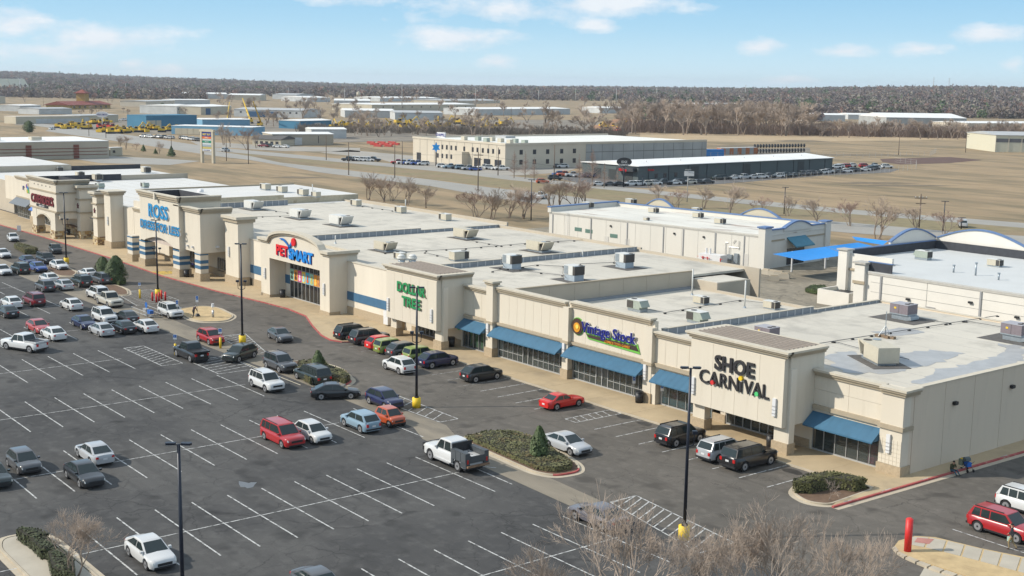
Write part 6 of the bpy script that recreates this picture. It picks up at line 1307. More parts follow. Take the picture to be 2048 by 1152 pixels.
bendJ = dict(walkJ, waist=(.08, 0, 1.1), chest=(.28, 0, 1.25), neck=(.42, 0, 1.34), head=(.52, 0, 1.40), crown=(.6, 0, 1.46), shl=(.28, .18, 1.3), ell=(.4, .22, 1.02), wrl=(.52, .2, .82), hdl=(.56, .2, .75), shr=(.28, -.18, 1.3), elr=(.4, -.22, 1.02), wrr=(.55, -.2, .85), hdr=(.6, -.2, .78))
person((x, y, .02), R(120), 'person in dark clothes bending forward at the dry grass island', bendJ, RAD, regs(mat('plum_coat', (.03, .012, .018), .85), mat('black_trousers', (.015, .015, .018), .85), BLACK), mat('grey_hair', (.35, .33, .32), .8))
# stroller
x, y = gp(1934, 942, .02); o = empty('stroller', (x, y, .02), R(-20), 'blue wheeled stroller loaded with bags beside the sitting man', 'stroller')
MB().prism([(-.2, -.2), (.22, -.2), (.25, .2), (-.2, .2)], .4, .75).build('seat', mat('stroller_blue', (.02, .12, .42), .8, var=.3), o)
b = MB(); b.cyl((-.35, -.28, .15), (.45, -.28, .9), .018, n=5).cyl((-.35, .28, .15), (.45, .28, .9), .018, n=5).cyl((.4, -.28, .12), (-.45, -.28, 1.0), .018, n=5).cyl((.4, .28, .12), (-.45, .28, 1.0), .018, n=5).cyl((-.45, -.28, 1.0), (-.45, .28, 1.0), .02, n=5); b.build('frame', BLACK, o)
for a in (-.35, .42):
    for c in (-.28, .28): MB().cyl((a, c-.03, .12), (a, c+.03, .12), .12, n=12).build('wheel', TYRE, o)
MB().wallprism([(-.35, .8), (.1, .85), (.05, 1.05), (-.15, 1.15), (-.32, 1.05)], -.24, .24).build('canopy', mat('stroller_hood', (.10, .12, .12), .9), o)
q = empty('rucksack', (x-.45, y-.1, .45), 0, 'grey-green rucksack with a yellow strap hung on the stroller', 'bag'); MB().prism([(-.18, -.2), (.15, -.22), (.17, .2), (-.16, .22)], 0, .5).build('sack', mat('grey_green', (.16, .18, .13), .9, var=.2), q); MB().box(-.1, .1, -.1, .1, .5, .56).build('strap', YEL, q)
# ---------------------------------------------------------------- bare trees
def bare_tree_mesh(seed, h, spread, nseg, depth, r0=.16, stems=1, fine=.012, upward=.35, ratio=.72, kids=(2, 4), trunk_h=.25):
    """returns (trunk mesh, crown mesh) of branching three-sided limbs for a tree of height about h"""
    r = random.Random(seed); T = MB(); B_ = MB(); cnt = [0]
    def limb(b, p, d, L, ra, rb, n=3):
        q = p+d*L; u = d.orthogonal().normalized(); w_ = d.cross(u); k = len(b.v)
        for c, rr in ((p, ra), (q, rb)):
            for i in range(n):
                a = 6.283*i/n; b.v.append(tuple(c+u*(rr*math.cos(a))+w_*(rr*math.sin(a))))
        for i in range(n): j = (i+1) % n; b.f.append((k+i, k+j, k+n+j, k+n+i)); b.m.append(0)
        cnt[0] += 1; return q
    H = Vector((0, 0, 0)); Q = []
    for s_ in range(stems):
        d = Vector((r.gauss(0, .25), r.gauss(0, .25), 1)).normalized() if stems > 1 else Vector((r.gauss(0, .04), r.gauss(0, .04), 1)).normalized()
        Q.append((H+Vector((r.gauss(0, .12), r.gauss(0, .12), 0))*(stems > 1), d, h*trunk_h, r0/(stems**.5), 0))
    qi = 0
    while qi < len(Q) and cnt[0] < nseg:
        p, d, L, ra, lev = Q[qi]; qi += 1
        tgt = B_ if lev > 1 else T; ns = 5 if lev < 2 else 3
        mid = limb(tgt, p, d, L*.5, ra, ra*.85, ns); d2 = (d+Vector((r.gauss(0, .13), r.gauss(0, .13), upward*.15))).normalized(); q = limb(tgt, mid, d2, L*.5, ra*.85, ra*.68, ns)
        if lev >= depth: continue
        n = r.randint(*kids)+(1 if lev > 2 else 0)
        for i in range(n):
            a = r.uniform(0, 6.283); tilt = r.uniform(.25, .75)*spread; u = d2.orthogonal().normalized(); w_ = d2.cross(u)
            nd = (d2*math.cos(tilt)+(u*math.cos(a)+w_*math.sin(a))*math.sin(tilt)+Vector((0, 0, upward*(.35 if lev > 1 else .15)))).normalized()
            st = q if i < 2 else mid+(q-mid)*r.random()
            Q.append((st, nd, L*ratio*r.uniform(.75, 1.15), max(fine, ra*.58), lev+1))
    mz = max(v[2] for v in B_.v); k = h/mz
    for b in (T, B_): b.v = [(x*k, y*k, z*k) for x, y, z in b.v]
    return T, B_
TREES = {}
def tree_proto(key, twigmat, *a, **kw):
    T, B_ = bare_tree_mesh(*a, **kw); TREES[key] = (T.mesh('trunk', BARK), B_.mesh('crown', twigmat), kw.get('h', a[1]))
def plant(key, x, y, h, label, group=None, name='bare_tree', rz=None, z=0., cat='tree', wide=1.):
    tm, cm, h0 = TREES[key]; o = empty(name, (x, y, z), rnd.uniform(0, 6.28) if rz is None else rz, label, cat, group); s_ = h/h0; o.scale = (s_*wide, s_*wide, s_)
    if tm: link('trunk', tm, o)
    link('crown', cm, o); return o
tree_proto('near1', TWIG, 1, 8.0, .95, 7500, 7, r0=.17, stems=3, fine=.008, upward=.30, ratio=.80, kids=(2, 3), trunk_h=.20)
tree_proto('near2', TWIG, 2, 8.0, 1.0, 7500, 7, r0=.17, stems=3, fine=.008, upward=.26, ratio=.80, kids=(2, 3), trunk_h=.20)
tree_proto('near3', TWIG, 5, 6.0, .9, 2600, 6, r0=.10, stems=2, fine=.009, upward=.22, ratio=.78, kids=(2, 3), trunk_h=.26)
for k in range(3): tree_proto('mid%d' % k, TWIGR if k == 2 else TWIG, 20+k, 7.0, .85, 2300, 6, r0=.15, stems=4, fine=.016, upward=.24, ratio=.80, kids=(2, 3), trunk_h=.2)
for k in range(4): tree_proto('big%d' % k, TWIG, 40+k, 14., .75, 2800, 6, r0=.4, stems=1 if k < 2 else 2, fine=.035, upward=.25, ratio=.78, kids=(2, 4), trunk_h=.22)
for k in range(2):
    # narrow, pyramid-shaped bare tree
    r = random.Random(70+k); T = MB(); T.cyl((0, 0, 0), (0, 0, 10), .18, .03, 6); B_ = MB()
    for i in range(170):
        z = r.uniform(1.6, 9.8); L_ = (10.4-z)*.33*r.uniform(.6, 1.1); a = r.uniform(0, 6.28); d = Vector((math.cos(a), math.sin(a), .45)).normalized(); p = Vector((0, 0, z)); B_.cyl(p, p+d*L_, .03, .012, 3, caps=False)
        for j in range(4): q = p+d*L_*r.uniform(.3, .95); e_ = (d+Vector((r.gauss(0, .6), r.gauss(0, .6), .3))).normalized(); B_.cyl(q, q+e_*L_*.35, .016, .01, 3, caps=False)
    TREES['cone%d' % k] = (T.mesh('trunk', BARK), B_.mesh('crown', TWIGR), 10)
def evergreen_mesh(seed, h, rad, n=1500, cone=True, m=LEAF, size=.3):
    r = random.Random(seed); b = MB(); T = MB(); T.cyl((0, 0, 0), (0, 0, h*.8), rad*.09, rad*.03, 6)
    def f(r):
        t_ = r.random(); a = r.uniform(0, 6.28); q = rad*((1-t_)**.8 if cone else math.sin(math.pi*(t_*.85+.12))**.6)*r.uniform(.35, 1)**.5*(1+.2*math.sin(4*a+seed)+.15*math.sin(t_*25)); return (q*math.cos(a), q*math.sin(a), h*(.08+.92*t_)), (math.cos(a), math.sin(a), .6)
    leaf_cloud(b, f, n, size, r); return T.mesh('trunk', BARK), b.mesh('crown', m), h
TREES['ever0'] = evergreen_mesh(1, 4., 1.7, 900, True, size=.3); TREES['ever1'] = evergreen_mesh(2, 9., 4.2, 1600, False, size=.5)
# near trees whose tops show along the bottom edge
for i, (px, py, h, k, l_) in enumerate(((1078, 1330, 7.4, 'near2', 'bare twiggy tree at the bottom edge, leftmost of the row before the striped box'), (1235, 1310, 8.9, 'near1', 'broad bare twiggy tree overlapping the grey sedan at the bottom'), (1470, 1330, 8.6, 'near1', 'bare twiggy tree right of the yellow lamp foot'), (1560, 1300, 8.8, 'near2', 'wide bare twiggy tree at the bottom, below the corner hedge'), (1655, 1300, 7.4, 'near1', 'bare tree at the bottom, nearest the red bollard'))):
    x, y = gp(px, py); plant(k, x, y, h, l_, 'bare trees along the lot edge at the bottom', rz=i*1.3, wide=.8)
x, y = gp(150, 1160, .1); plant('near2', x, y, 5.2, 'small crooked bare tree in the bottom left island', None, rz=.8, wide=.95)
x, y = gp(1655, 1000, .1); plant('near3', x, y, 1.7, 'small bare shrub in front of the corner hedge', None, 'bare_shrub', 2, cat='shrub')
# trees along the frontage road
road_t = [(738, 400, 6.5), (768, 404, 6.2), (786, 402, 5.5), (815, 410, 6.5), (852, 416, 5.0), (955, 437, 6.0), (985, 440, 6.5), (1020, 436, 7.), (1045, 437, 6.), (1100, 414, 6.2), (1120, 415, 6.6), (1150, 413, 6.6), (1168, 412, 6.), (1316, 410, 5.2), (1352, 416, 4.6), (1408, 417, 5.2), (1460, 428, 6.8), (1519, 430, 4.2), (1575, 432, 4.6), (1633, 446, 5.4), (1700, 452, 5.6), (1757, 478, 7.8), (1832, 462, 5.2), (1890, 468, 4.6)]
ords = ['first', 'second', 'third', 'fourth', 'fifth', 'sixth', 'seventh', 'eighth', 'ninth', 'tenth', 'eleventh', 'twelfth', 'thirteenth', 'fourteenth', 'fifteenth', 'sixteenth', 'seventeenth', 'eighteenth', 'nineteenth', 'twentieth', 'twenty-first', 'twenty-second', 'twenty-third', 'twenty-fourth', 'twenty-fifth', 'twenty-sixth', 'twenty-seventh', 'twenty-eighth', 'twenty-ninth', 'thirtieth']
for i, (px, py, h) in enumerate(road_t):
    x, y = gp(px, py); plant('mid%d' % (i % 3), x, y, h*1.15, 'low-branched bare tree, %s from the left along the near side of the frontage road' % ords[i], 'bare trees lining the frontage road', wide=1.55 if 950 < px < 1200 else 1.3)
for i, (px, py, h) in enumerate(((1028, 356, 9), (1050, 358, 9), (1068, 362, 7.5), (1158, 370, 9.5), (1184, 373, 11.5), (1208, 376, 7.5), (1235, 372, 5.5))):
    x, y = gp(px, py); plant('cone%d' % (i % 2), x, y, h, 'narrow bare tree, %s from the left before the beige two-storey building' % ords[i], 'narrow bare trees before the beige building')
for i, (px, py, h) in enumerate(((240, 297, 6), (252, 299, 6.5), (272, 300, 3.5), (318, 308, 5.5), (8, 290, 4), (137, 307, 6), (447, 290, 11), (460, 294, 9), (495, 300, 11), (512, 296, 8))):
    x, y = gp(px, py); plant('mid%d' % (i % 3), x, y, h, 'spreading bare tree at upper left, %s in its scattered group' % ords[i], 'bare trees scattered at upper left')
for i, (px, py, h, k, l_) in enumerate(((287, 303, 2.8, 'ever0', 'small dark conifer, left of three beside the frontage road'), (311, 308, 2.2, 'ever0', 'low dark conifer, middle of three beside the frontage road'), (343, 313, 4.0, 'ever0', 'dark conifer, right of three beside the frontage road'), (58, 266, 6.5, 'ever1', 'dark green tree above the left big box roof'), (325, 220, 7, 'ever1', 'dark round evergreen, left of the pair before the far warehouses'), (345, 221, 6.5, 'ever1', 'dark round evergreen, right of the pair before the far warehouses'))):
    x, y = gp(px, py); plant(k, x, y, h, l_, None, 'evergreen_tree')
# tree line beyond the yards
tl = []
r = random.Random(99)
for px, py, hp in ((735, 272, 50), (715, 268, 35), (757, 274, 38), (905, 262, 30), (945, 272, 55), (1090, 268, 62), (1110, 271, 52), (1176, 272, 62), (605, 240, 42), (640, 246, 34), (665, 252, 30), (560, 250, 20), (120, 199, 24)): tl.append((px, py, hp))
for i in range(46): tl.append((700+i*12+r.uniform(-5, 5), 268+r.uniform(-3, 5), r.uniform(18, 36)))
for i in range(88):
    px = 1245+i*9.3+r.uniform(-4, 4); base = 262+ (px-1245)*.018+r.uniform(-2, 6); tl.append((px, base, r.uniform(46, 66) if px < 1620 else r.uniform(24, 40)))
for i in range(30): tl.append((1260+i*12+r.uniform(-5, 5), 255+r.uniform(-3, 3), r.uniform(45, 62)))
for i in range(95):
    px = r.uniform(430, 1240); py = r.choice((r.uniform(205, 222), r.uniform(224, 240), r.uniform(244, 256))); tl.append((px, py, r.uniform(12, 24) if py < 225 else r.uniform(18, 34)))
for i in range(28): tl.append((r.uniform(0, 420), r.choice((196, 205, 226, 232)), r.uniform(10, 18)))
LM = ((0, 'among the far-left sheds'), (210, 'around the blue halls'), (430, 'behind the blue warehouses'), (520, 'among the blue-doored warehouses'), (600, 'left of the white shed'), (680, 'behind the red steel frames'), (760, 'above the work trucks'), (830, 'behind the office roof, left part'), (920, 'behind the office roof, middle part'), (1010, 'behind the office roof, right part'), (1100, 'left of the earth mound'), (1180, 'at the earth mound'), (1250, 'right of the earth mound'), (1330, 'behind the container yard, left part'), (1420, 'behind the container yard, right part'), (1520, 'behind the axle bundles'), (1620, 'before the white warehouses at right'), (1720, 'before the gap with the white-roofed shed'), (1790, 'before the grey gabled warehouse, left part'), (1870, 'before the grey gabled warehouse, right part'), (1950, 'before the right-edge cream warehouse'))
tl.sort(); cnt_ = {}
for i, (px, py, hp) in enumerate(tl):
    x, y = gp(px, py); w_ = pix(x, y, 0)[2]; h = min(22, hp*w_/FOC); k = max(j for j, (a, _) in enumerate(LM) if px >= a or j == 0); far = py < 244
    cnt_[(k, far)] = cnt_.get((k, far), 0)+1
    plant('big%d' % (i % 4), x, y, h, '%s bare tree %s, %s from the left' % ('farther' if far else 'nearer', LM[k][1], ords[min(29, cnt_[(k, far)]-1)]), 'trees of the far tree line' if px > 1240 else 'trees by the equipment yards', wide=1.1)
# undergrowth at the foot of the tree line: bush masses nobody could count
def bush_mass(name, label, px0, px1, base, hp, n, seed, m, slope=.018):
    r = random.Random(seed); b = MB()
    for i in range(n):
        px = r.uniform(px0, px1); py = base+(px-px0)*slope+r.uniform(-4, 3); x, y = gp(px, py); w_ = pix(x, y, 0)[2]; h = hp*w_/FOC*r.uniform(.5, 1.1)
        for k in range(22):
            a = r.uniform(0, 6.28); d = Vector((math.cos(a)*r.uniform(.1, .9), math.sin(a)*r.uniform(.1, .9), 1)).normalized(); p = Vector((x+r.gauss(0, 1), y+r.gauss(0, 1), 0)); q = p+d*h*r.uniform(.5, 1.1); w2 = .10*r.uniform(.6, 1.6); u = d.orthogonal().normalized()*w2; b.poly([p-u, p+u, q+u*.4, q-u*.4])
            e_ = (d+Vector((r.gauss(0, .6), r.gauss(0, .6), 0))).normalized(); s_ = p+(q-p)*.6; b.poly([s_-u*.7, s_+u*.7, s_+e_*h*.4])
    o = b.build(name, m); prop(o, label, 'undergrowth', None, 'stuff'); return o
bush_mass('undergrowth', 'tangled reddish brown brush at the foot of the far tree line', 1240, 2060, 262, 26, 900, 5, mat('brush', (.20, .145, .115), .95, var=.3, scale=.05))
bush_mass('brush_strip', 'tangled dark brush behind the beige building and the yards', 600, 1250, 262, 15, 420, 6, mat('brush_dark', (.15, .125, .10), .95, var=.3, scale=.05), .014)
# ---------------------------------------------------------------- distant wood (thousands of crowns to the skyline)
def far_wood():
    rng = np.random.default_rng(3)
    protos = []
    for k in range(4):
        n = 56; p = rng.normal(size=(n, 3)); p /= np.linalg.norm(p, axis=1)[:, None]; p *= (rng.random(n)**.4)[:, None]; p[:, 2] = p[:, 2]*.5+.55
        tri = []
        for q in p:
            a, b_ = rng.normal(size=3), rng.normal(size=3); a /= np.linalg.norm(a); b_ /= np.linalg.norm(b_); s_ = rng.uniform(.22, .5); a[2] *= .45; b_[2] *= .45; tri += [q+a*s_, q+b_*s_, q-(a+b_)*s_*.6]
        protos.append(np.array(tri)*[.5, .5, 1])
    V = []; C_ = []
    pal = np.array([[.175, .14, .125], [.205, .17, .14], [.15, .12, .115], [.23, .195, .16], [.18, .13, .105], [.28, .25, .205], [.165, .14, .14]]); ev = np.array([.085, .12, .06]); redd = np.array([.27, .16, .125])
    def tree(x, y, z, h, c):
        P0 = protos[rng.integers(4)]; a = rng.uniform(0, 6.28); ca, sa = math.cos(a), math.sin(a); q = P0*h*rng.uniform(.85, 1.15); q = np.stack([q[:, 0]*ca-q[:, 1]*sa+x, q[:, 0]*sa+q[:, 1]*ca+y, q[:, 2]+z], 1)
        V.append(q); cc = c*rng.uniform(.88, 1.12); C_.append(np.repeat((cc[None]*rng.uniform(.85, 1.15, (len(q)//3, 1))), 3, 0))
    cnt = 0; d = 850.
    while d < 9000:
        step = max(9., d*.0095); wsp = max(7.5, d*.0042)
        px0, px1 = -60, 2110; n = int((px1-px0)/FOC*d/wsp)
        for i in range(n):
            px = px0+(px1-px0)*(i+rng.random())/n; a = ray(px, 576)*1.0; h2 = np.array([a[0], a[1]]); h2 /= np.linalg.norm(h2); dd = d+rng.uniform(-.5, .5)*step
            # keep to true depth
            x, y = CAM[0]+h2[0]*dd, CAM[1]+h2[1]*dd
            # clearings: industrial ground left open
            py = pix(x, y, 0)[1]; hz = 168+(px-1024)*.016
            lim = 44 if px < 420 else (36 if px < 1240 else 66 if px < 1620 else 56)
            if py-hz > lim: continue
            nz_ = math.sin(x*.0061+1.3)*math.sin(y*.0047)+.6*math.sin(x*.013-y*.011)
            if nz_ < -.55 and d < 3200: continue
            u = rng.random(); c = ev if u < .035 else redd if u < .075 else pal[rng.integers(len(pal))]
            tree(x, y, hill(x, y)-1, (rng.uniform(7, 13)*(1+.3*math.sin(x*.004)*math.sin(y*.0033+1)) if u >= .035 else rng.uniform(9, 15))*(1 if d < 4500 else 1.15), c); cnt += 1
        d += step
    V = np.concatenate(V); C_ = np.concatenate(C_); nt_ = len(V)//3
    me = bpy.data.meshes.new('distant_wood'); me.vertices.add(len(V)); me.vertices.foreach_set('co', V.ravel()); me.loops.add(len(V)); me.loops.foreach_set('vertex_index', np.arange(len(V))); me.polygons.add(nt_); me.polygons.foreach_set('loop_start', np.arange(nt_)*3); me.update(calc_edges=True)
    at = me.color_attributes.new('tone', 'FLOAT_COLOR', 'POINT'); at.data.foreach_set('color', np.concatenate([C_, np.ones((len(C_), 1))], 1).ravel())
    m = bpy.data.materials.new('wood_crowns'); m.use_nodes = True; n = m.node_tree.nodes; a = n.new('ShaderNodeVertexColor'); a.layer_name = 'tone'; m.node_tree.links.new(a.outputs[0], n['Principled BSDF'].inputs['Base Color']); n['Principled BSDF'].inputs['Roughness'].default_value = 1; n['Principled BSDF'].inputs['Specular IOR Level'].default_value = 0
    me.materials.append(m); o = link('distant_wood', me); prop(o, 'grey-brown leafless wood running to the skyline', 'wood', None, 'stuff'); print('wood trees', cnt)
far_wood()
# ---------------------------------------------------------------- roads and open ground beyond the stores
def gsheet(name, pts, z, m, kind='structure'):
    return sheet(name, [gp(*p) for p in pts], z, m)
GREENG = mat('verge_grass', (.20, .165, .085), .97, var=.25, scale=.3, dirt=((.24, .17, .10), .05, .45, .6, .7))
gsheet('frontage_road', [(90, 262), (300, 292), (430, 312), (500, 320), (640, 345), (860, 372), (1000, 398), (1180, 419), (1400, 440), (1700, 466), (2048, 490), (2250, 505), (2250, 487), (2048, 472), (1900, 463), (1700, 445), (1500, 433), (1300, 411), (1100, 388), (980, 375), (860, 359), (700, 341), (560, 325), (500, 312), (400, 298), (300, 283), (110, 255)], .02, ROAD)
gsheet('highway', [(60, 250), (300, 284), (420, 301), (512, 309), (620, 319), (760, 332), (900, 345), (1020, 360), (1180, 376), (1300, 388), (1480, 407), (1700, 428), (2048, 456), (2250, 472), (2250, 462), (2048, 446), (1700, 419), (1480, 398), (1300, 380), (1180, 368), (1020, 352), (900, 337), (760, 325), (620, 312), (512, 302), (420, 294), (300, 276), (60, 244)], .024, ROAD)
gsheet('verge', [(60, 251), (300, 285), (500, 308), (900, 346), (1480, 408), (2250, 473), (2250, 486), (1900, 462), (1500, 432), (1100, 387), (860, 358), (500, 311), (300, 282.6), (110, 254.5)], .016, GREENG)
gsheet('building_apron', [(640, 305), (760, 318), (800, 330), (1010, 352), (1130, 345), (1170, 330), (1000, 320), (830, 312), (700, 300)], .012, mat('apron', (.30, .275, .235), .9, var=.15, scale=.1))
gsheet('dealer_lot', [(1090, 350), (1180, 372), (1290, 376), (1440, 368), (1660, 350), (1780, 345), (1800, 338), (1670, 336), (1280, 362), (1180, 345)], .014, mat('lot_grey', (.12, .115, .11), .9, var=.15, scale=.1))
gsheet('access_road', [(150, 318), (220, 312), (340, 318), (400, 322), (340, 330), (200, 326)], .012, ROAD); gsheet('left_apron', [(380, 282), (560, 292), (720, 296), (720, 304), (560, 302), (400, 292)], .012, mat('apron', (0, 0, 0)))
gsheet('yard_ground', [(30, 250), (300, 268), (560, 262), (660, 285), (1000, 280), (1240, 272), (1300, 255), (1150, 240), (700, 240), (300, 240), (30, 238)], .008, mat('gravel_yard', (.205, .175, .135), .95, var=.3, scale=.08, dirt=((.12, .10, .08), .05, .5, .6, .7)))
gsheet('equipment_yard', [(1290, 300), (1620, 296), (1620, 316), (1290, 322)], .012, mat('gravel_yard', (0, 0, 0)))
gsheet('bare_soil', [(1760, 318), (1900, 314), (1965, 320), (1900, 326), (1800, 329), (1765, 324)], .012, mat('dark_soil', (.10, .055, .04), .95, var=.3, scale=.3)); gsheet('tan_field', [(1280, 262), (2100, 270), (2100, 278), (1500, 284), (1280, 280)], .006, mat('straw', (.38, .28, .165), .95, var=.2, scale=.1))
for i, (a, b_, c, m_) in enumerate(((1750, 366, 90, 'dark_grass'), (1800, 371, 120, 'dark_grass'), (1600, 282, 60, 'dark_grass'), (1690, 310, 160, 'dark_grass'), (600, 355, 60, 'dark_grass'), (1500, 292, 90, 'dark_grass'))):
    gsheet('dark_grass_patch', [(a-c, b_), (a-c*.3, b_-2.2), (a+c*.5, b_-1.2), (a+c, b_+1), (a+c*.2, b_+1.8), (a-c*.5, b_+1.6)], .01+.001*i, mat('dark_grass', (.155, .12, .075), .97, var=.3, scale=.4))
gsheet('red_bank_soil', [(1180, 250), (1345, 253), (1330, 262), (1180, 264)], .01, mat('red_soil', (.27, .15, .085), .95, var=.25, scale=.1))
# mound of red earth
b = MB(); x0, y0 = gp(1262, 256); rr_ = random.Random(4); n = 26; L_ = 150*pix(x0, y0, 0)[2]/FOC
dirv = Vector((gp(1362, 256)[0]-x0, gp(1362, 256)[1]-y0)).normalized(); per_ = Vector((-dirv.y, dirv.x))
rows = []
for j in range(7):
    for i in range(n+1):
        u = i/n*2-1; v = j/3-1; zz = 8.5*max(0, 1-abs(u)**1.5)*max(0, 1-v*v)*(.8+.4*rr_.random())*(1 if u < .1 else max(.15, 1-(u-.1)*.75)); b.v.append((x0+dirv.x*u*L_*.55+per_.x*v*16, y0+dirv.y*u*L_*.55+per_.y*v*16, zz))
for j in range(6):
    for i in range(n): k = j*(n+1)+i; b.f.append((k, k+1, k+n+2, k+n+1)); b.m.append(0)
o = b.build('earth_mound', mat('red_soil', (0, 0, 0)), None, True); prop(o, 'long mound of reddish earth before the tree line', 'mound')
# ---------------------------------------------------------------- buildings seen beyond
def bmat(name, c, **k): return mat('bld_'+name, c, .85, var=k.get('var', .08), scale=.15)
def building(name, label, A, B_, depth, h, wall, roof, cat='building', group=None, roofz=.35, C_=None, wins=None, doors=None, bands=None, gable=0., over=.3, sidewins=None, lines=0, rot=None):
    """box standing on the ground edge A-B (left to right as seen), running back by depth; or to corner C_"""
    ax, ay = gp(*A) if len(A) == 2 else A[:2]; bx, by = gp(*B_) if len(B_) == 2 else B_[:2]
    L_ = math.dist((ax, ay), (bx, by)); rz = math.atan2(by-ay, bx-ax)
    o = empty(name, (ax, ay, 0), rz, label, cat, group)
    # local frame: x along face, y backwards
    def front(b):
        b.box(0, L_, 0, depth, 0, h)
    MB().box(0, L_, 0, depth, -1 if False else 0, h).build('wall', wall, o)
    if gable: MB().wallprism([(-over, h), (L_+over, h), (L_+over, h+.15), (L_/2, h+gable), (-over, h+.15)] if gable < 0 else [(-over, h+.02), (depth+over, h+.02), (depth+over, h+.2), (depth/2, h+gable), (-over, h+.2)], -over, L_+over, axis='x').build('roof', roof, o)
    else: MB().box(-over*.3, L_+over*.3, -over*.3, depth+over*.3, h+.01, h+roofz).build('roof', roof, o)
    for (x_, z_, w_, hh_, m_, nm) in (wins or []): MB().box(x_*L_-w_/2, x_*L_+w_/2, -.06, .05, z_, z_+hh_).build(nm, m_, o)
    for (y_, z_, w_, hh_, m_, nm) in (sidewins or []): MB().box(L_-.05, L_+.06, y_*depth-w_/2, y_*depth+w_/2, z_, z_+hh_).build(nm, m_, o)
    for (z_, hh_, m_, nm) in (bands or []): MB().box(-.05, L_+.05, -.08, -.005, z_, z_+hh_).build(nm, m_, o)
    if lines:
        me = MB().box(-.05, .05, -.05, 0, .1, h-.1).mesh('panel_seam', mat('seam_grey', (.16, .16, .15), .8))
        for i in range(1, lines): link('panel_seam', me, o, (L_*i/lines, 0, 0))
    return o, L_
DW = mat('dark_window', (.025, .03, .04), .15, spec=.8); CR = bmat('cream', (.53, .47, .375)); CN = bmat('concrete', (.33, .335, .325), var=.15); GN = bmat('slate', (.085, .105, .105)); WR = bmat('white_roof', (.68, .68, .66)); WM = bmat('white_metal', (.46, .47, .46), var=.15); BM = bmat('blue_metal', (.045, .17, .27)); BM2 = bmat('sky_blue', (.14, .30, .43)); TM = bmat('tan_metal', (.36, .32, .25)); BR = mat('brick_red', (.19, .065, .045), .9, var=.2, scale=1); GR = bmat('grey_roof', (.38, .39, .39)); BEI = bmat('beige', (.47, .42, .32)); BD = bmat('door_blue', (.03, .09, .18))
# beige two-storey office with concrete hall
c0 = gp(1010, 339); cA = gp(826, 320); cB = gp(1291, 317)
f = Vector((c0[0]-cA[0], c0[1]-cA[1])); s_ = Vector((cB[0]-c0[0], cB[1]-c0[1])); s_ = Vector((-f.y, f.x)).normalized()*s_.length
LA, LB = f.length, s_.length
o, L_ = building('office_warehouse', 'beige two-storey office with a long grey concrete hall behind it', (*cA, 0), (*c0, 0), LB, 8.6, CR, bmat('roof_pale', (.66, .65, .60)), roofz=.1, lines=12)
HB = 8.6
sp_ = .37*LB
MB().box(L_, L_+.12, sp_, LB, 0, HB-.2).build('concrete_wall', CN, o)
sm = MB().box(0, .06, -.06, .06, .1, HB-.3).mesh('panel_seam', mat('seam_grey', (0, 0, 0)))
for i in range(12): link('panel_seam', sm, o, (L_+.12, sp_+(i+.5)*(LB-sp_)/12, 0))
MB().box(L_+.12, L_+.16, sp_, LB, HB*.62, HB*.65).build('panel_seam', mat('seam_grey', (0, 0, 0)), o)
wm1 = MB().box(-.6, .6, -.05, .04, 0, 1.7).mesh('window', DW)
for t_ in (.34, .39, .44, .49, .58, .67, .72, .775, .83, .88, .94): link('window', wm1, o, (L_*t_, 0, 5.3))
for t_ in (.29, .34, .39, .44): link('window', wm1, o, (L_*t_, 0, 1.9))
for t_, w_ in ((.07, 3), (.53, 3.4), (.72, 4), (.82, 4), (.93, 4)): MB().box(L_*t_-w_/2, L_*t_+w_/2, -.08, .04, .1, 3.2).build('loading_door', DW, o)
MB().box(L_*.56, L_*.63, -3.2, 0, 0, 5.2).build('stair_bay', CR, o)
wm2 = MB().box(-.04, .05, -.75, .75, 0, 1.7).mesh('window', DW)
for y_ in (.07, .13, .19, .255, .315):
    for z_ in (5.2, 1.6): link('window', wm2, o, (L_, y_*LB, z_))
MB().box(-.2, L_+.2, -.2, .3, HB, HB+.75).box(L_-.3, L_+.2, .3, LB, HB, HB+.75).box(-.2, .3, .3, LB, HB, HB+.75).build('parapet', CR, o)
MB().box(L_*.18, L_*.27, 4, 4.5, HB+.8, HB+2.8).build('roof_sign', WHITE, o); me = text_mesh('CHAPPELL', 1.5, .03, .02, mat('navy_letter', (0, 0, 0))); link('sign_lettering', me, o, (L_*.225, 3.96, HB+1.3), (math.pi/2, 0, 0))
for i in range(8): unit_ = MB().box(0, 2.2, 0, 1.6, HB+.1, HB+1.6).build('roof_unit', GRU if i % 2 else BEU, o, loc=(L_*(.35+.08*i), LB*(.08+.03*(i % 3)), 0))
MB().box(0, 7, 0, 5, HB+.1, HB+.9).build('roof_hatch', GR, o, loc=(L_*.1, LB*.35, 0))
# slate-green dealer building with white roof
c0 = Vector(gp(1276, 364)); cB = Vector(gp(1664, 342.5)); cA = Vector(gp(1196, 352)); dd_ = (cB-c0).normalized(); nn = Vector((-dd_.y, dd_.x)); W_ = abs((cA-c0).dot(nn)); LL = (cB-c0).length
o, L_ = building('dealer_building', 'long low slate-green dealer building under a bright white roof', (*c0, 0), (*cB, 0), W_, 4.9, GN, WR, gable=1.3, over=.5)
for i in range(11): MB().box(-.12, .12, -.12, 0, .05, 4.8).build('downpipe', mat('downpipe_dark', (.02, .025, .03), .5), o, loc=(L_*(i+.5)/11, 0, 0))
for t_ in (.26, .52, .815): MB().box(L_*t_-1.9, L_*t_+1.9, -.08, .05, .05, 4.2).build('roller_door', mat('door_dark', (.035, .04, .04), .6), o)
for t_ in (.08, .12, .17): MB().box(L_*t_-.7, L_*t_+.7, -.07, .05, 1.0, 2.4).build('window', DW, o)
for y_, w_ in ((.16, 3.5), (.45, 3.4), (.72, 3.4)): MB().box(-.08, .04, y_*W_-w_/2, y_*W_+w_/2, .1, 3.4).build('side_door', mat('door_dark', (0, 0, 0)), o)
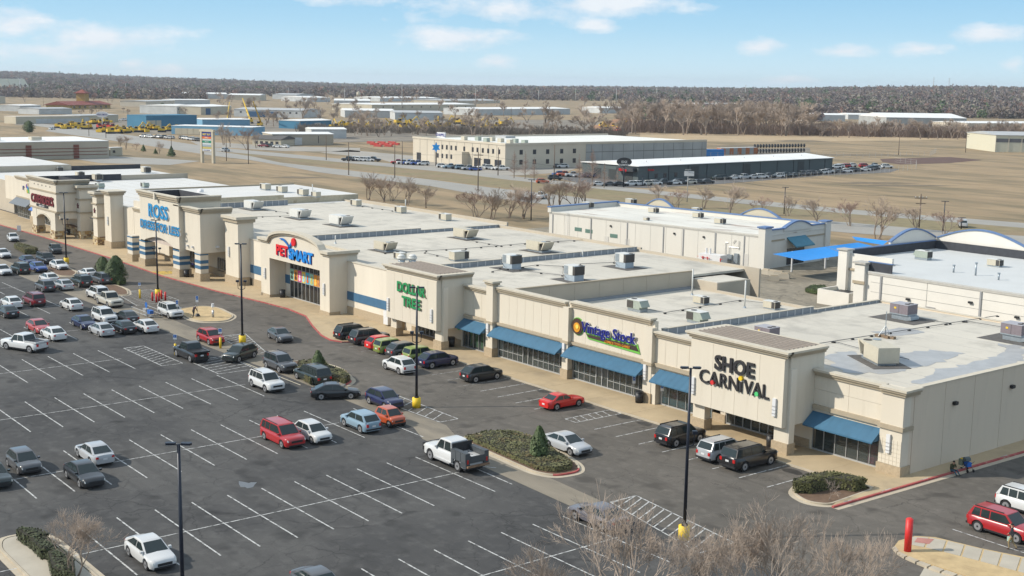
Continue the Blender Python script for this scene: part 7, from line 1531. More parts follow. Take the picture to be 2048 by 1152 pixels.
MB().box(-1.8, 0, .03*W_, .32*W_, 3.2, 4.4).build('entrance_canopy', mat('dark_canopy', (.03, .035, .04), .7), o)
me = text_mesh('Ferrara', 1.0, .04, .02, RL); link('sign_lettering', me, o, (L_*.055, -.1, 3.4), (math.pi/2, 0, 0)); me = text_mesh('Elk City', 1.1, .04, .02, RL); link('sign_lettering', me, o, (-1.85, .2*W_, 3.3), (math.pi/2, 0, -math.pi/2))
for i in range(6): MB().cyl((0, 0, 5.1), (0, 0, 6.2), .09, n=6).build('roof_vent', ALU, o, loc=(L_*(.1+.16*i), W_*.25, 0))
# white restaurant-like building with blue roof trim
BT = mat('blue_trim', (.10, .17, .32), .6)
def arch_par(o, x0, x1, y, z0, h, ends=True, along='x', m=BEI, depth=.3, nm='arched_parapet'):
    b = MB(); n = 14; w_ = x1-x0
    pts = [(x0, z0)]+[(x0+w_*i/n, z0+.4+(h-.4)*math.sin(math.pi*i/n)) for i in range(n+1)]+[(x1, z0)]
    b.wallprism(pts, y, y+depth, 0, 'y' if along == 'x' else 'x'); b.build(nm, m, o)
    b = MB(); pp = pts[1:-1]
    for a, c in zip(pp, pp[1:]): b.wallprism([(a[0], a[1]), (c[0], c[1]), (c[0], c[1]+.22), (a[0], a[1]+.22)], y-.15, y+depth+.15, 0, 'y' if along == 'x' else 'x')
    b.build('arch_trim', BT, o)
A_ = (-131.6, 73.6, 0); Bq = (-82.2, 79.4, 0)
o, L_ = building('white_corner_restaurant', 'long low white building with blue roof trim and an arched front on its right', A_, Bq, 20, 5.6, WHITEW, ROOFOLD, roofz=.15)
P_ = 20
MB().box(-.25, .6, -.2, P_, 5.6, 6.6).box(.6, L_-.6, P_-.4, P_+.1, 5.6, 6.4).build('parapet', WHITEW, o); MB().box(-.35, .7, -.3, P_+.2, 6.6, 6.8).build('parapet_trim', BT, o); MB().box(.7, L_-.6, P_-.5, P_+.2, 6.4, 6.6).build('parapet_trim', BT, o)
MB().box(.1, L_-1.2, -.06, 0, 5.35, 5.8).build('eave', mat('eave_grey', (.42, .40, .36), .8), o)
pl = MB().box(-.09, .09, -.12, 0, 0, 5.3).mesh('downpipe', ALU)
for t_ in (.02, .22, .40, .57, .66, .8, .92): link('downpipe', pl, o, (L_*t_, 0, 0))
sm = MB().box(-.015, .015, -.012, 0, .1, 5.3).mesh('wall_joint', mat('seam_grey', (0, 0, 0)))
for i in range(1, 14): link('wall_joint', sm, o, (L_*i/14+.5, 0, 0))
for t_, z_ in ((.155, 2.6), (.21, 2.5), (.335, 2.2)): MB().box(L_*t_-.9, L_*t_+.9, -.05, .03, z_, z_+.7).build('window', mat('green_glass', (.12, .2, .17), .3), o)
for t_ in (.30, .40, .93): MB().box(L_*t_-.5, L_*t_+.5, -.05, .0, .1, 2.3).build('door', mat('door_white', (.52, .5, .46), .7), o)
for t_ in (.32, .62, .75): MB().box(L_*t_-.15, L_*t_+.15, -.25, 0, 4.2, 4.5).build('wall_light', BLACK, o)
b = MB()
for x_ in (-.25, .25): b.cyl((L_*.10+x_, -.3, 0), (L_*.10+x_, -.3, 6.4), .03, n=5)
for i in range(18): b.cyl((L_*.10-.25, -.3, .3+i*.35), (L_*.10+.25, -.3, .3+i*.35), .02, n=4)
b.build('ladder', WHITE, o)
b = MB()
for q in ((.845, 3.9, .855, 3.9), (.86, 3.2, .90, 3.2), (.845, 1, .845, 3.9), (.86, 1.2, .86, 3.2), (.90, 2.9, .90, 4.4), (.875, 3.9, .885, 4.5)): b.cyl((L_*q[0], -.15, q[1]), (L_*q[2]+.01, -.15, q[3]), .05, n=5)
b.build('gas_pipes', ALU, o); MB().box(L_*.855, L_*.875, -.4, 0, .9, 1.9).box(L_*.885, L_*.90, -.4, 0, .5, 2.2).build('meter_box', GALV, o)
# front end (right-hand face) with pilasters, arch and canopy
MB().box(L_-1.0, L_+.35, -.35, 1.6, 0, 7.0).build('corner_pier', WHITEW, o); MB().box(L_-1.2, L_+.55, -.55, 1.8, 7.0, 7.25).build('pier_cap', BT, o); MB().box(L_-1.0, L_+.35, P_-1.3, P_+.3, 0, 6.9).build('corner_pier', WHITEW, o); MB().box(L_-1.2, L_+.5, P_-1.5, P_+.5, 6.9, 7.1).build('pier_cap', BT, o)
MB().box(L_-.4, L_, 1.6, P_-1.3, 5.6, 6.5).build('front_parapet', WHITEW, o); MB().box(L_-.5, L_+.15, 1.6, 6.0, 6.5, 6.7).build('parapet_trim', BT, o); MB().box(L_-.5, L_+.15, 13, P_-1.3, 6.5, 6.7).build('parapet_trim', BT, o)
arch_par(o, 5.6, 14.2, L_-.3, 6.1, 1.45, along='y', m=WHITEW, depth=.5)
MB().box(L_, L_+.12, 1.6, 6., 4.6, 4.85).box(L_, L_+.12, 13., P_-1.3, 4.6, 4.85).build('string_course', TRIM, o)
MB().box(L_, L_+.06, 7.0, 12.4, .2, 3.0).build('window', DW, o); MB().wallprism([(L_, 5.0), (L_+2.0, 3.6), (L_+2.0, 3.4), (L_, 4.8)], 6.8, 12.6).build('blue_awning', mat('teal_awning', (.05, .2, .28), .6), o)
arch_par(o, L_*.16, L_*.30, P_-.2, 6.0, 1.9); arch_par(o, L_*.62, L_*.80, P_-.2, 6.0, 1.9)
for px_, py_, k, l_ in ((1176, 416, 'small', 'beige rooftop unit at the left end of the white building'), (1262, 409, 'small', 'beige rooftop unit at the back edge of the white building roof'), (1307, 426, 'small', 'upright beige rooftop unit in the middle of the white building roof'), (1394, 426, 'small', 'upper of two beige rooftop units on the white building'), (1396, 436, 'small', 'lower of two beige rooftop units on the white building'), (1440, 448, 'small', 'beige rooftop unit near the right end of the white building roof'), (1293, 441, 'small', 'little grey rooftop unit near the front edge of the white building roof')): unit(k, px_, py_, 5.75, 6.7, l_, .62 if px_ == 1293 else 1.25 if py_ < 420 else 1.1)
# shade sails
SAIL = mat('sail_blue', (.01, .22, .60), .6, var=.05)
def sail(P, label, posts):
    o = empty('shade_canopy', (*gp(P[0][0], P[0][1], P[0][2]), 0), 0, label, 'canopy', 'bright blue shade canopies')
    ox, oy = o.location.x, o.location.y; Q = [(*gp(a, c, z), z) for a, c, z in P]; b = MB((ox, oy, 0)); n = 6
    g = [[tuple((1-u)*(1-v)*Q[0][k]+u*(1-v)*Q[1][k]+u*v*Q[2][k]+(1-u)*v*Q[3][k]-(0.35*math.sin(math.pi*u)*math.sin(math.pi*v) if k == 2 else 0) for k in range(3)) for u in [i/n for i in range(n+1)]] for v in [i/n for i in range(n+1)]]
    for i in range(n):
        for j in range(n): b.poly([g[i][j], g[i][j+1], g[i+1][j+1], g[i+1][j]])
    b.build('fabric', SAIL, o, True)
    for px, py, z in posts: x, y = gp(px, py); MB((ox, oy, 0)).cyl((x, y, 0), (x, y, z), .16, n=8).build('post', WHITE, o)
sail(((1545, 508, 3.6), (1608, 522, 3.3), (1692, 510, 3.4), (1652, 493, 4.0)), 'left bright blue shade canopy before the white arched building', ((1583, 544, 3.5), (1650, 537, 3.5)))
sail(((1653, 493, 4.0), (1693, 509, 3.5), (1746, 492, 3.6), (1716, 485, 4.0)), 'middle bright blue shade canopy next to the white pier', ())
sail(((1704, 473, 3.8), (1712, 481, 3.5), (1766, 490, 3.5), (1776, 482, 3.8)), 'far bright blue shade canopy behind the arched building', ())
# propane tank etc behind the mall
x, y = gp(1425, 530); o = empty('generator', (x, y, .01), R(6), 'white box generator guarded by red posts at the white wall', 'generator'); MB().box(-2.3, 2.3, -1.0, 1.0, .15, 1.9).build('housing', WHITE, o); MB().box(-2.4, 2.4, -1.05, 1.05, 0, .15).build('skid', BLACK, o)
for d_ in (-1.4, -.6): MB().cyl((d_, 0, 1.9), (d_, 0, 2.8), .18, n=8).build('exhaust', WHITE, o)
for i, px in enumerate((1398, 1405, 1414, 1430, 1440)): x, y = gp(px, 528+i*1.5); q = empty('guard_post', (x, y, .01), 0, 'red guard post, %s from the left at the white generator' % ords[i], 'bollard', 'red guard posts at the generator'); MB().cyl((0, 0, 0), (0, 0, 1.5), .09, n=8).build('post', RED, q); MB().box(-.5, .5, -.03, .03, 1.3, 1.36).build('cross_rail', RED, q)
for i, (px, py) in enumerate(((1533, 549), (1546, 551), (1558, 553), (1569, 557), (1548, 561))): x, y = gp(px, py); q = empty('concrete_block', (x, y, .01), R(10*i), 'rough concrete block, %s from the left, on the asphalt behind the stores' % ords[i], 'block', 'concrete blocks behind the stores'); MB().prism([(-.8, -.35), (.8, -.35), (.8, .35), (-.8, .35)], 0, .75).build('base', CONC2, q); MB().prism([(-.6, -.25), (.6, -.25), (.6, .25), (-.6, .25)], .751, .95).build('cap', KERB, q)
# dumpster enclosure
WB = mat('bright_white_wall', (.66, .63, .57), .9, var=.05, scale=.4)
a0 = gp(1693, 616); o = empty('dumpster_enclosure', (-55.8, 60.3, .01), R(3), 'open-topped white block enclosure with a green bin inside', 'enclosure')
MB().box(0, 5.2, 0, .25, 0, 2.1).build('front_wall', WB, o); MB().box(5.0, 5.25, .26, 7, 0, 2.1).build('side_wall', WB, o); MB().box(0, .25, .26, 7, 0, 2.1).build('side_wall', WB, o); MB().box(.26, 5, 6.75, 7, 0, 2.1).build('back_wall', WB, o)
q = empty('dumpster', (-53.4, 63.6, .02), R(3), 'green metal dumpster with dark lids inside the white enclosure', 'dumpster'); MB().box(-1.6, 1.6, -1.2, 1.2, 0, 1.6).build('bin', mat('dumpster_green', (.02, .13, .06), .6), q); MB().box(-1.65, 1.65, -1.25, 1.25, 1.601, 1.7).build('lid', BLACK, q)
hedge([(1610, 584), (1622, 578), (1650, 578), (1656, 586), (1640, 590)], .7, 'low hedge left of the white dumpster enclosure', 30, m=LEAF)
# second white building, right
o, L_ = building('white_arched_store', 'large white store with blue-capped arches at the right edge behind the mall', (-46.5, 57.8, 0), (20, 57.8, 0), 30.2, 6.0, WB, mat('roof_grey_white', (.50, .51, .50), .85, var=.06, scale=.2), roofz=.1)
MB().box(.0, L_, -.08, 0, 5.7, 6.15).build('eave', mat('eave_grey', (0, 0, 0)), o)
for y_ in (3.4, 4.7): MB().box(1.4, L_, -.02, 0, y_, y_+.03).build('wall_groove', mat('seam_grey', (0, 0, 0)), o)
for t_ in (.045, .265, .5, .74): MB().box(L_*t_-.12, L_*t_+.12, -.16, 0, 0, 5.7).build('downpipe', ALU, o)
for t_ in (.15, .42, .6): MB().box(L_*t_-.02, L_*t_+.02, -.02, 0, 0, 5.7).build('wall_joint', mat('seam_grey', (0, 0, 0)), o)
for t_ in (.105, .16, .34): MB().box(L_*t_-.65, L_*t_+.65, -.05, 0, .1, 2.6).build('door', mat('door_white', (0, 0, 0)), o); MB().box(L_*t_-.7, L_*t_+.7, -.1, -.051, 2.6, 2.7).build('door_head', ALU, o)
for t_ in (.11, .245, .34): MB().box(L_*t_-.25, L_*t_+.25, -.3, 0, 4.0-.9*(t_ != .245), 4.25-.9*(t_ != .245)).build('wall_light', BLACK, o)
b = MB(); b.cyl((L_*.37, -.2, 1.5), (L_*.37, -.2, 4.6), .07, n=6).cyl((L_*.41, -.2, 1.5), (L_*.41, -.2, 4.6), .07, n=6); b.build('conduit', GALV, o); MB().box(L_*.355, L_*.375, -.4, 0, .4, 1.6).box(L_*.40, L_*.42, -.4, 0, .4, 1.5).build('meter_box', GALV, o)
MB().box(L_*.19, L_*.20, -.1, 0, 1.2, 1.7).build('red_sign', RED, o)
MB().box(-9.2, -.8, 7.6, 8.0, 0, 7.0).build('wing_wall', WB, o); MB().box(-9.2, -.8, 7.4, 7.6, 4.6, 4.9).build('string_course', TRIM, o); MB().box(-9.4, -7.9, 6.9, 8.2, 0, 7.4).build('pier', WB, o); MB().box(-9.6, -7.7, 6.7, 8.4, 7.4, 7.6).build('pier_cap', mat('stone_cap', (.4, .38, .34), .8), o)
MB().box(-1.0, .6, -.5, 1.0, 0, 7.0).build('pier', WB, o); MB().box(-1.25, .85, -.75, 1.25, 7.0, 7.25).build('pier_cap', mat('stone_cap', (0, 0, 0)), o); MB().box(-1.15, .75, -.65, -.5, 4.3, 4.7).build('string_course', TRIM, o)
MB().box(.61, 4.2, .4, .6, 6.1, 7.3).build('dark_screen', DARKP, o); MB().box(.5, 4.3, .35, .65, 7.3, 7.42).build('screen_trim', BT, o)
MB().box(-8.9, -8.7, 8.0, 30.0, 0, 7.3).build('dark_screen', DARKP, o); MB().box(-9.1, -8.6, 8.0, 30.0, 7.3, 7.45).build('screen_trim', BT, o); MB().box(-9.1, L_, 30.1, 30.4, 5.0, 7.3).build('dark_screen', DARKP, o); MB().box(-8.69, -.01, 8.05, 30.0, 5.9, 6.09).build('wing_roof', mat('roof_grey_white', (0, 0, 0)), o)
arch_par(o, 18.6, 30.2, -9.25, 7.3, 2.0, along='y', m=WB); arch_par(o, -8.8, 5.9, 30.45, 7.3, 2.2, m=WB); MB().box(5.95, L_, 30.45, 30.7, 6, 7.7).build('back_parapet', WB, o)
unit('green', 1846, 519, 6.1, 180, 'pale green rooftop unit on the grey roof of the right white store', 1.1); unit('small', 1990, 533, 6.1, 0, 'beige rooftop unit with black coils on the right white store', 1.1)
for px_, py_, h_, l_ in ((1907, 545, .9, 'short grey vent on the right white store roof'), (1951, 551, 1.6, 'slim white vent pipe on the right white store roof'), (1997, 560, .8, 'squat grey vent on the right white store roof')): x, y = gp(px_, py_, 6.1); q = empty('vent_pipe', (x, y, 6.1), 0, l_, 'vent pipe'); MB().cyl((0, 0, 0), (0, 0, h_), .12, n=8).build('pipe', GALV, q, True); MB().cyl((0, 0, h_), (0, 0, h_+.15), .2, n=8).build('cap', GALV, q)
# ---- left big box with brick pilasters
o, L_ = building('furniture_store', 'wide tan store with dark red brick pilasters and stripes at far left', (-417.6, 30, 0), (-417.6, 92.5, 0), 38, 6.4, bmat('tan_block', (.42, .37, .29)), bmat('white_roof', (0, 0, 0)), roofz=.25)
for z_ in (1.4, 2.6, 3.8): MB().box(L_*.05, L_*.99, -.1, 0, z_, z_+.22).build('brick_stripe', BR, o)
for t_ in (.2, .52, .80):
    for k in range(5): MB().box(L_*t_-1.0, L_*t_+1.0, -.22, -.0, .2+k*1.05, 1.1+k*1.05).build('brick_block', BR, o)
MB().box(L_*.05, L_*.3, 5, 12, 6.9, 8.6).build('upper_block', bmat('tan_block', (0, 0, 0)), o); MB().box(L_*.35, L_*.4, 8, 12, 6.9, 8.2).build('roof_unit', BEU, o); MB().box(L_*.58, L_*.64, 8, 12, 6.9, 8.0).build('roof_unit', BEU, o)
o, L_ = building('site_trailer', 'pale trailer box beside the right end of the brick-striped store', (221, 312), (245, 311), 3, 3.2, BEI, WR, 'trailer', roofz=.1, wins=[(.3, 1.2, 1.2, 1.0, DW, 'window')])
# ---- pylon sign
x, y = gp(416, 326); ax = gp(403, 325); bx_ = gp(431, 327); rz = math.atan2(bx_[1]-ax[1], bx_[0]-ax[0]); Wd = math.dist(ax, bx_)
o = empty('pylon_sign', (x, y, 0), rz, 'tall tan pylon sign with stacked coloured store panels by the road', 'sign')
for s_ in (-1, 1): MB().box(s_*Wd*.40-.45, s_*Wd*.40+.45, -.5, .5, 0, 12.0).build('post', BEI, o)
MB().box(-Wd*.5, Wd*.5, -.55, .55, 11.4, 12.2).build('head', BEI, o); MB().box(-Wd*.33, Wd*.33, -.3, .3, 4.0, 11.4).build('panel_frame', mat('frame_tan', (.3, .27, .2), .8), o)
for i, (z0, z1, c_, tx, tc_) in enumerate(((9.7, 11.3, (.01, .03, .22), 'BEST BUY', (.8, .6, .02)), (8.9, 9.6, (.65, .14, .02), 'PETSMART', (.7, .6, .5)), (8.2, 8.8, (.45, .5, .48), None, None), (7.4, 8.1, (.01, .20, .12), 'MICHAELS', (.6, .6, .6)), (6.7, 7.3, (.5, .55, .56), None, None), (6.0, 6.6, (.28, .36, .42), 'TJMAXX', (.5, .5, .55)), (5.2, 5.9, (.45, .38, .12), None, None), (4.3, 5.1, (.60, .62, .66), 'SHOE CARNIVAL', (.03, .03, .1)))):
    k = MB().box(-Wd*.31, Wd*.31, -.38, -.301, z0, z1).build('name_panel', mat('panel_%d' % i, c_, .4, var=0), o)
    if tx: me = text_mesh(tx, (z1-z0)*.62, .01, .01, mat('ptext_%d' % i, tc_, .5, var=0)); q = link('panel_lettering', me, k, (0, -.4, z0+(z1-z0)*.25), (math.pi/2, 0, 0)); q.scale = (min(1, Wd*.56/max(.1, me.vertices and (max(v.co.x for v in me.vertices)*2) or 1)), 1, 1)
# ---- assorted buildings of the industrial district
def wallwins(n, z, w_, h_, m, nm, a=.05, b_=.95): return [(a+(b_-a)*(i+.5)/n, z, w_, h_, m, nm) for i in range(n)]
X = building
X('metal_workshop', 'tan metal workshop with white roof left of the beige office', (545, 291), (667, 290.5), 22, 5.2, TM, WR, gable=.8, wins=[(.42, .1, 3.5, 3.6, WM, 'roller_door'), (.12, 1, .3, 3.5, DARKP, 'seam'), (.75, 1, .3, 3.5, DARKP, 'seam')])
X('annex', 'dark-roofed low office joined to the tan metal workshop', (505, 291), (562, 293), 14, 3.0, BEI, mat('dark_shingle', (.09, .085, .08), .9), gable=1.8, wins=wallwins(5, 1, 1.5, 1.2, DW, 'window'))
X('white_shed', 'white metal shed behind the tan workshop', (623, 277), (693, 277), 16, 4.8, WM, WR, gable=1.0)
X('blue_workshop', 'small blue workshop with a white roof above the tan workshop', (600, 258), (663, 256), 18, 5.0, BM, WR, gable=1.0, wins=[(.55, .1, 6, 3.6, WM, 'roller_door')])
X('blue_hall', 'tall bright blue metal hall with three pale doors', (293, 258), (394, 256), 20, 8.0, BM, bmat('blue_roof', (.05, .18, .28)), roofz=.2, wins=[(.05, .1, 3.6, 5, BEI, 'door'), (.13, .1, 3.6, 5, BEI, 'door'), (.24, .1, 3.6, 5, BEI, 'door')])
X('sky_blue_shop', 'long low pale blue workshop right of the tall blue hall', (343, 268), (505, 272), 18, 4.6, BM2, WR, roofz=.2, wins=wallwins(6, .1, 4, 3.2, BEI, 'door', .05, .5))
X('blue_warehouse', 'pale blue warehouse behind the low blue workshop', (405, 252), (500, 252), 20, 4.2, BM2, WR, gable=.8)
X('strip_shop', 'long low beige workshop row with grey doors at upper left', (32, 248), (162, 246), 14, 4.5, BEI, bmat('cream_roof', (.55, .50, .42)), roofz=.3, wins=wallwins(8, .1, 4, 3, WM, 'door', .3, 1))
X('cream_shop', 'cream metal shop behind the oval sign', (162, 246), (237, 244), 18, 4.8, BEI, GR, gable=.8, wins=[(.15, .1, 4, 3.6, WM, 'door')])
X('cinema_block', 'small pale block building at the left edge above the dark trees', (-20, 208), (11, 207), 25, 8, BEI, GR)
X('red_roof_restaurant', 'yellow restaurant with red hip roof and square tower', (139, 219), (221, 217), 26, 4.0, mat('mustard', (.38, .25, .07), .85), mat('red_tile', (.20, .05, .035), .8, var=.2), gable=3.6, over=1.5, wins=wallwins(7, 1, 3, 2, DW, 'window'))
x, y = gp(166, 217); o = empty('restaurant_tower', (x, y, 0), .8, 'square mustard tower with red cap on the restaurant front', 'tower'); MB().box(-4.5, 4.5, -4.5, 4.5, 0, 15).build('wall', mat('mustard', (0, 0, 0)), o); MB().prism([(-6.5, -6.5), (6.5, -6.5), (6.5, 6.5), (-6.5, 6.5)], 15, 15.6).cyl((0, 0, 15.6), (0, 0, 19), 8, .5, 4).build('roof', mat('red_tile', (0, 0, 0)), o)
for i, (a, b_, d_, h_, w_, rf, gb, lb, dr) in enumerate((
 ((354, 229), (395, 228), 40, 7, WM, WR, 1.5, 'white warehouse with tiny windows left of the blue-doored ones', None), ((402, 230), (463, 228), 40, 7, BEI, WR, 1.5, 'pale warehouse with one dark blue door', (.15, 8)), ((468, 233), (607, 236), 45, 6, WM, GR, 1.5, 'grey-roofed white warehouse with wide dark blue doors', (.2, 26)),
 ((292, 214), (350, 212), 30, 6, CR, GR, 1, 'cream warehouse left of the round evergreens', None), ((350, 210), (420, 210), 30, 6, WM, WR, 1, 'white-roofed warehouse right of the round evergreens', None), ((78, 229), (144, 228), 25, 4.5, WM, GR, 1, 'low grey-roofed shed behind the long beige row', None), ((40, 223), (82, 222), 22, 5, WM, WR, 1, 'white-roofed shed before the red-roofed restaurant', None),
 ((366, 199), (455, 200), 60, 9, WM, WR, 2, 'long white warehouse below the wood at left', None), ((455, 202), (520, 203), 60, 9, BEI, WR, 2, 'pale warehouse next to the long white one at left', None), ((545, 200), (593, 201), 60, 9, WM, GR, 2, 'grey-blue warehouse before the distant wood', None), ((615, 205), (660, 205), 60, 7, WM, WR, 2, 'small white warehouse before the water tower', None),
 ((668, 212), (740, 213), 60, 7, WM, WR, 2, 'white-roofed warehouse left of the tall steel pole', None), ((744, 223), (950, 221), 60, 7, BEI, WR, 1.5, 'long cream warehouse with a white roof and small windows', None), ((690, 235), (790, 236), 45, 6, WM, WR, 1.5, 'low white warehouse above the yellow machines', None), ((790, 240), (885, 241), 45, 6, WM, GR, 1.5, 'white metal warehouse behind the bare trees', None), ((952, 231), (1140, 229), 45, 6, WM, WR, 1.5, 'white-roofed shed row left of the earth mound', None),
 ((760, 205), (880, 205), 60, 7, WM, WR, 2, 'far white roof under the tall steel pole', None), ((890, 210), (1000, 209), 60, 6, BEI, GR, 2, 'far grey roof among trees, centre', None), ((1200, 227), (1440, 228), 40, 6, WM, WR, 1.5, 'very long white roof behind the earth mound', None), ((1390, 219), (1520, 219), 60, 7, BEI, WR, 2, 'pale far warehouse behind the centre trees', None),
 ((1610, 242), (1690, 243), 40, 6, WM, WR, 1.5, 'white warehouse behind the right tree line, left one', None), ((1696, 239), (1765, 240), 40, 5, WM, WR, 1.5, 'white-roofed shed in the gap of the right tree line', None), ((1772, 254), (1932, 256), 60, 8, CN, WR, 3.5, 'big grey and white gabled warehouse behind the right tree line', None), ((1935, 262), (2090, 262), 40, 6, CR, WR, 1.2, 'cream warehouse at the right edge behind the trees', None), ((1545, 206), (1580, 206), 40, 6, WM, WR, 1, 'tiny white roof in the wood, right of centre', None), ((1750, 208), (1830, 208), 60, 6, WM, WR, 1, 'white houses glimpsed in the wood at right', None), ((262, 196), (306, 196), 8, 3.6, WM, WM, 0, 'row of white trailers far away at upper left', None))):
    o, L_ = X('warehouse', lb, a, b_, d_, h_, w_, rf, 'warehouse', 'warehouses of the industrial district', gable=gb)
    if dr: MB().box(L_*dr[0], L_*dr[0]+dr[1], -.1, 0, .1, h_*.8).build('door', BD, o)
    if i in (0, 2, 12): wm_ = MB().box(-.8, .8, -.08, 0, 0, 1.4).mesh('window', DW); [link('window', wm_, o, (L_*(.1+.8*k/9), 0, h_*.55)) for k in range(10)]
o, L_ = X('cream_metal_barn', 'cream metal building with a grey band at the right edge of the field', (1990, 304), (2120, 306), 40, 8.5, mat('barn_cream', (.55, .52, .40), .8, var=.05), GR, gable=1.5, bands=[(5.0, 1.9, mat('band_grey', (.12, .12, .125), .8), 'grey_band')])
for i in range(6): MB().box(-.15, .15, -.2, -.05, 0, 8.4).build('downpipe', bmat('cream', (0, 0, 0)), o, loc=(L_*i/5, 0, 0))
for i, (px, py, r_, h_) in enumerate(((7, 180, 20, 20), (23, 180, 17, 19))): x, y = gp(px, py); o = empty('storage_tank', (x, y, 0), 0, ['large white storage tank at the left edge', 'second white storage tank, right of the large one'][i], 'tank'); w_ = pix(x, y)[2]; s_ = w_/FOC; MB().cyl((0, 0, 0), (0, 0, 13*s_), 8*s_, n=20).build('shell', WM, o, True); MB().cyl((0, 0, 13*s_), (0, 0, 15*s_), 8*s_, 1, n=20).build('roof', WR, o, True)
for i, (a, b_) in enumerate((((11, 187), (30, 187)), ((31, 187), (66, 187)))): X('grain_tent', ['small cream ridge-roofed store beside the white tanks', 'larger cream ridge-roofed store beside the white tanks'][i], a, b_, 40, 1.0, BEI, mat('tent_cream', (.55, .52, .40), .9), 'storage shed', gable=26, over=0)
X('silo_block', 'tall cream silo block on the skyline at far left', (1, 166), (10, 166), 20, 40, BEI, BEI, 'silo')
# wind turbine, water tower, transmission poles
x, y = gp(41, 189); s_ = pix(x, y)[2]/FOC; o = empty('wind_turbine', (x, y, 0), 0, 'white wind turbine at the far left skyline', 'wind turbine'); MB().cyl((0, 0, 0), (0, 0, 30*s_), 1.0*s_, .5*s_, 8).build('tower', WHITE, o)
for k in range(3): a = .4+k*2.094; u_ = RI; MB().cyl((0, 0, 30*s_), (u_[0]*math.cos(a)*9*s_, u_[1]*math.cos(a)*9*s_, 30*s_+math.sin(a)*9*s_), .5*s_, .15*s_, 5).build('blade', WHITE, o)
x, y = gp(717, 200); s_ = pix(x, y)[2]/FOC; o = empty('water_tower', (x, y, 0), 0, 'beige legged water tower in the distance', 'water tower'); MB().cyl((0, 0, 8*s_), (0, 0, 15*s_), 4*s_, n=14).cyl((0, 0, 15*s_), (0, 0, 17.5*s_), 4*s_, .3, n=14).build('tank', BEI, o, True)
for k in range(4): a = .8+k*1.571; MB().cyl((5*s_*math.cos(a), 5*s_*math.sin(a), 0), (3.4*s_*math.cos(a), 3.4*s_*math.sin(a), 8*s_), .4*s_, n=5).build('leg', BEI, o)
STEEL = mat('pale_steel', (.36, .35, .33), .6)
for i, (px, pb, pt) in enumerate(((198, 190, 165), (252, 190, 166), (577, 196, 176), (689.5, 212, 177), (804, 224, 170), (951, 220, 176), (1077, 206, 180), (1151, 206, 176), (1232, 214, 176), (1313, 202, 175), (1406, 203, 175), (1490, 202, 170), (1572, 194, 172), (1652, 196, 172), (1744, 194, 172), (1810, 192, 170), (1865, 198, 154), (1896, 195, 156), (1990, 192, 172), (1887, 192, 176))):
    h_ = hgt(px, pb, pt); x, y = gp(px, pb); s_ = pix(x, y)[2]/FOC; o = empty('transmission_pole', (x, y, 0), 0, 'tall pale steel pole, %s from the left along the distant wood' % ords[i], 'utility pole', 'steel transmission poles along the wood'); MB().cyl((0, 0, 0), (0, 0, h_), .95*s_, .45*s_, 6).build('pole', STEEL, o, True)
    b = MB(); 
    for k in (.97, .88, .79): b.cyl((-1.6*s_*RI[0], -1.6*s_*RI[1], h_*k), (1.6*s_*RI[0], 1.6*s_*RI[1], h_*k), .2*s_, n=4)
    b.build('crossarm', STEEL, o)
WOODP = mat('pole_wood', (.13, .095, .07), .9)
upoles = [(697.5, 350, 284, 0), (652.5, 320, 271, 0), (789.5, 356, 287, 0), (804.5, 330, 282, 0), (956, 381, 304, 1), (996, 351, 295, 0), (1838, 455, 388, 1), (1931, 305, 265, 1), (1797, 310, 272, 0), (1346, 322, 286, 1), (497, 328, 268, 0), (453, 322, 262, 0), (343, 300, 270, 0), (212, 276, 240, 0), (178, 272, 240, 0), (87, 212, 190, 0), (1022, 250, 215, 0), (1108, 362, 290, 0), (1228, 318, 291, 1), (1977, 285, 262, 0)]
for i, (px, pb, pt, arm) in enumerate(upoles):
    h_ = hgt(px, pb, pt); x, y = gp(px, pb); o = empty('utility_pole', (x, y, 0), R(52), 'wooden utility pole%s at %s' % (' with crossarm' if arm else '', ['the yellow median left of the office', 'the grass left of the work trucks', 'the road before the parked work trucks', 'the office drive', 'the verge below the office corner', 'the office entrance corner', 'the frontage road before the right field', 'the far right of the brown field', 'the middle of the brown field', 'the container yard', 'the right of the pylon sign', 'the left pylon post', 'the curve of the highway', 'the foot of the oval sign', 'the yellow machines at upper left', 'the red-roofed restaurant', 'the far bare trees, centre', 'the office side wall', 'the white-roofed dealer gable', 'the far edge of the field at right'][i]), 'utility pole', 'wooden utility poles')
    MB().cyl((0, 0, 0), (0, 0, h_), .17, .12, 6).build('pole', WOODP, o, True)
    if arm:
        MB().box(-1.4, 1.4, -.08, .08, h_-1.0, h_-.8).box(-1.1, 1.1, -.08, .08, h_-2.2, h_-2.05).build('crossarm', WOODP, o)
        for k in (-1.2, -.4, .4, 1.2): MB().cyl((k, 0, h_-.8), (k, 0, h_-.55), .06, n=5).build('insulator', WHITE, o)
for i, (px, pb, pt, l_) in enumerate(((1062, 440, 360, 'slim dark street lamp behind the clothing store roof'), (1568, 428, 375, 'slim dark street lamp between roadside trees'), (1886, 462, 403, 'slim dark street lamp at the right frontage road'), (1922, 458, 436, 'short dark street lamp right of the blue arches'), (1374, 404, 340, 'tall grey pole carrying a tilted white panel in front of the dealer'), (1285, 372, 352, 'short street lamp before the dealer gable'))):
    h_ = hgt(px, pb, pt); x, y = gp(px, pb); o = empty('street_lamp', (x, y, 0), R(52), l_, 'street lamp'); MB().cyl((0, 0, 0), (0, 0, h_), .14, .09, 6).build('pole', NAVY if i != 4 else STEEL, o, True); MB().box(-.8, .8, -.2, .2, h_, h_+.12).build('lamp_head' if i != 4 else 'crossarm', NAVY if i != 4 else STEEL, o)
    if i == 4: MB().box(-1.0, 1.6, -.1, .0, h_-1.6, h_-.3).build('panel', WHITE, o)
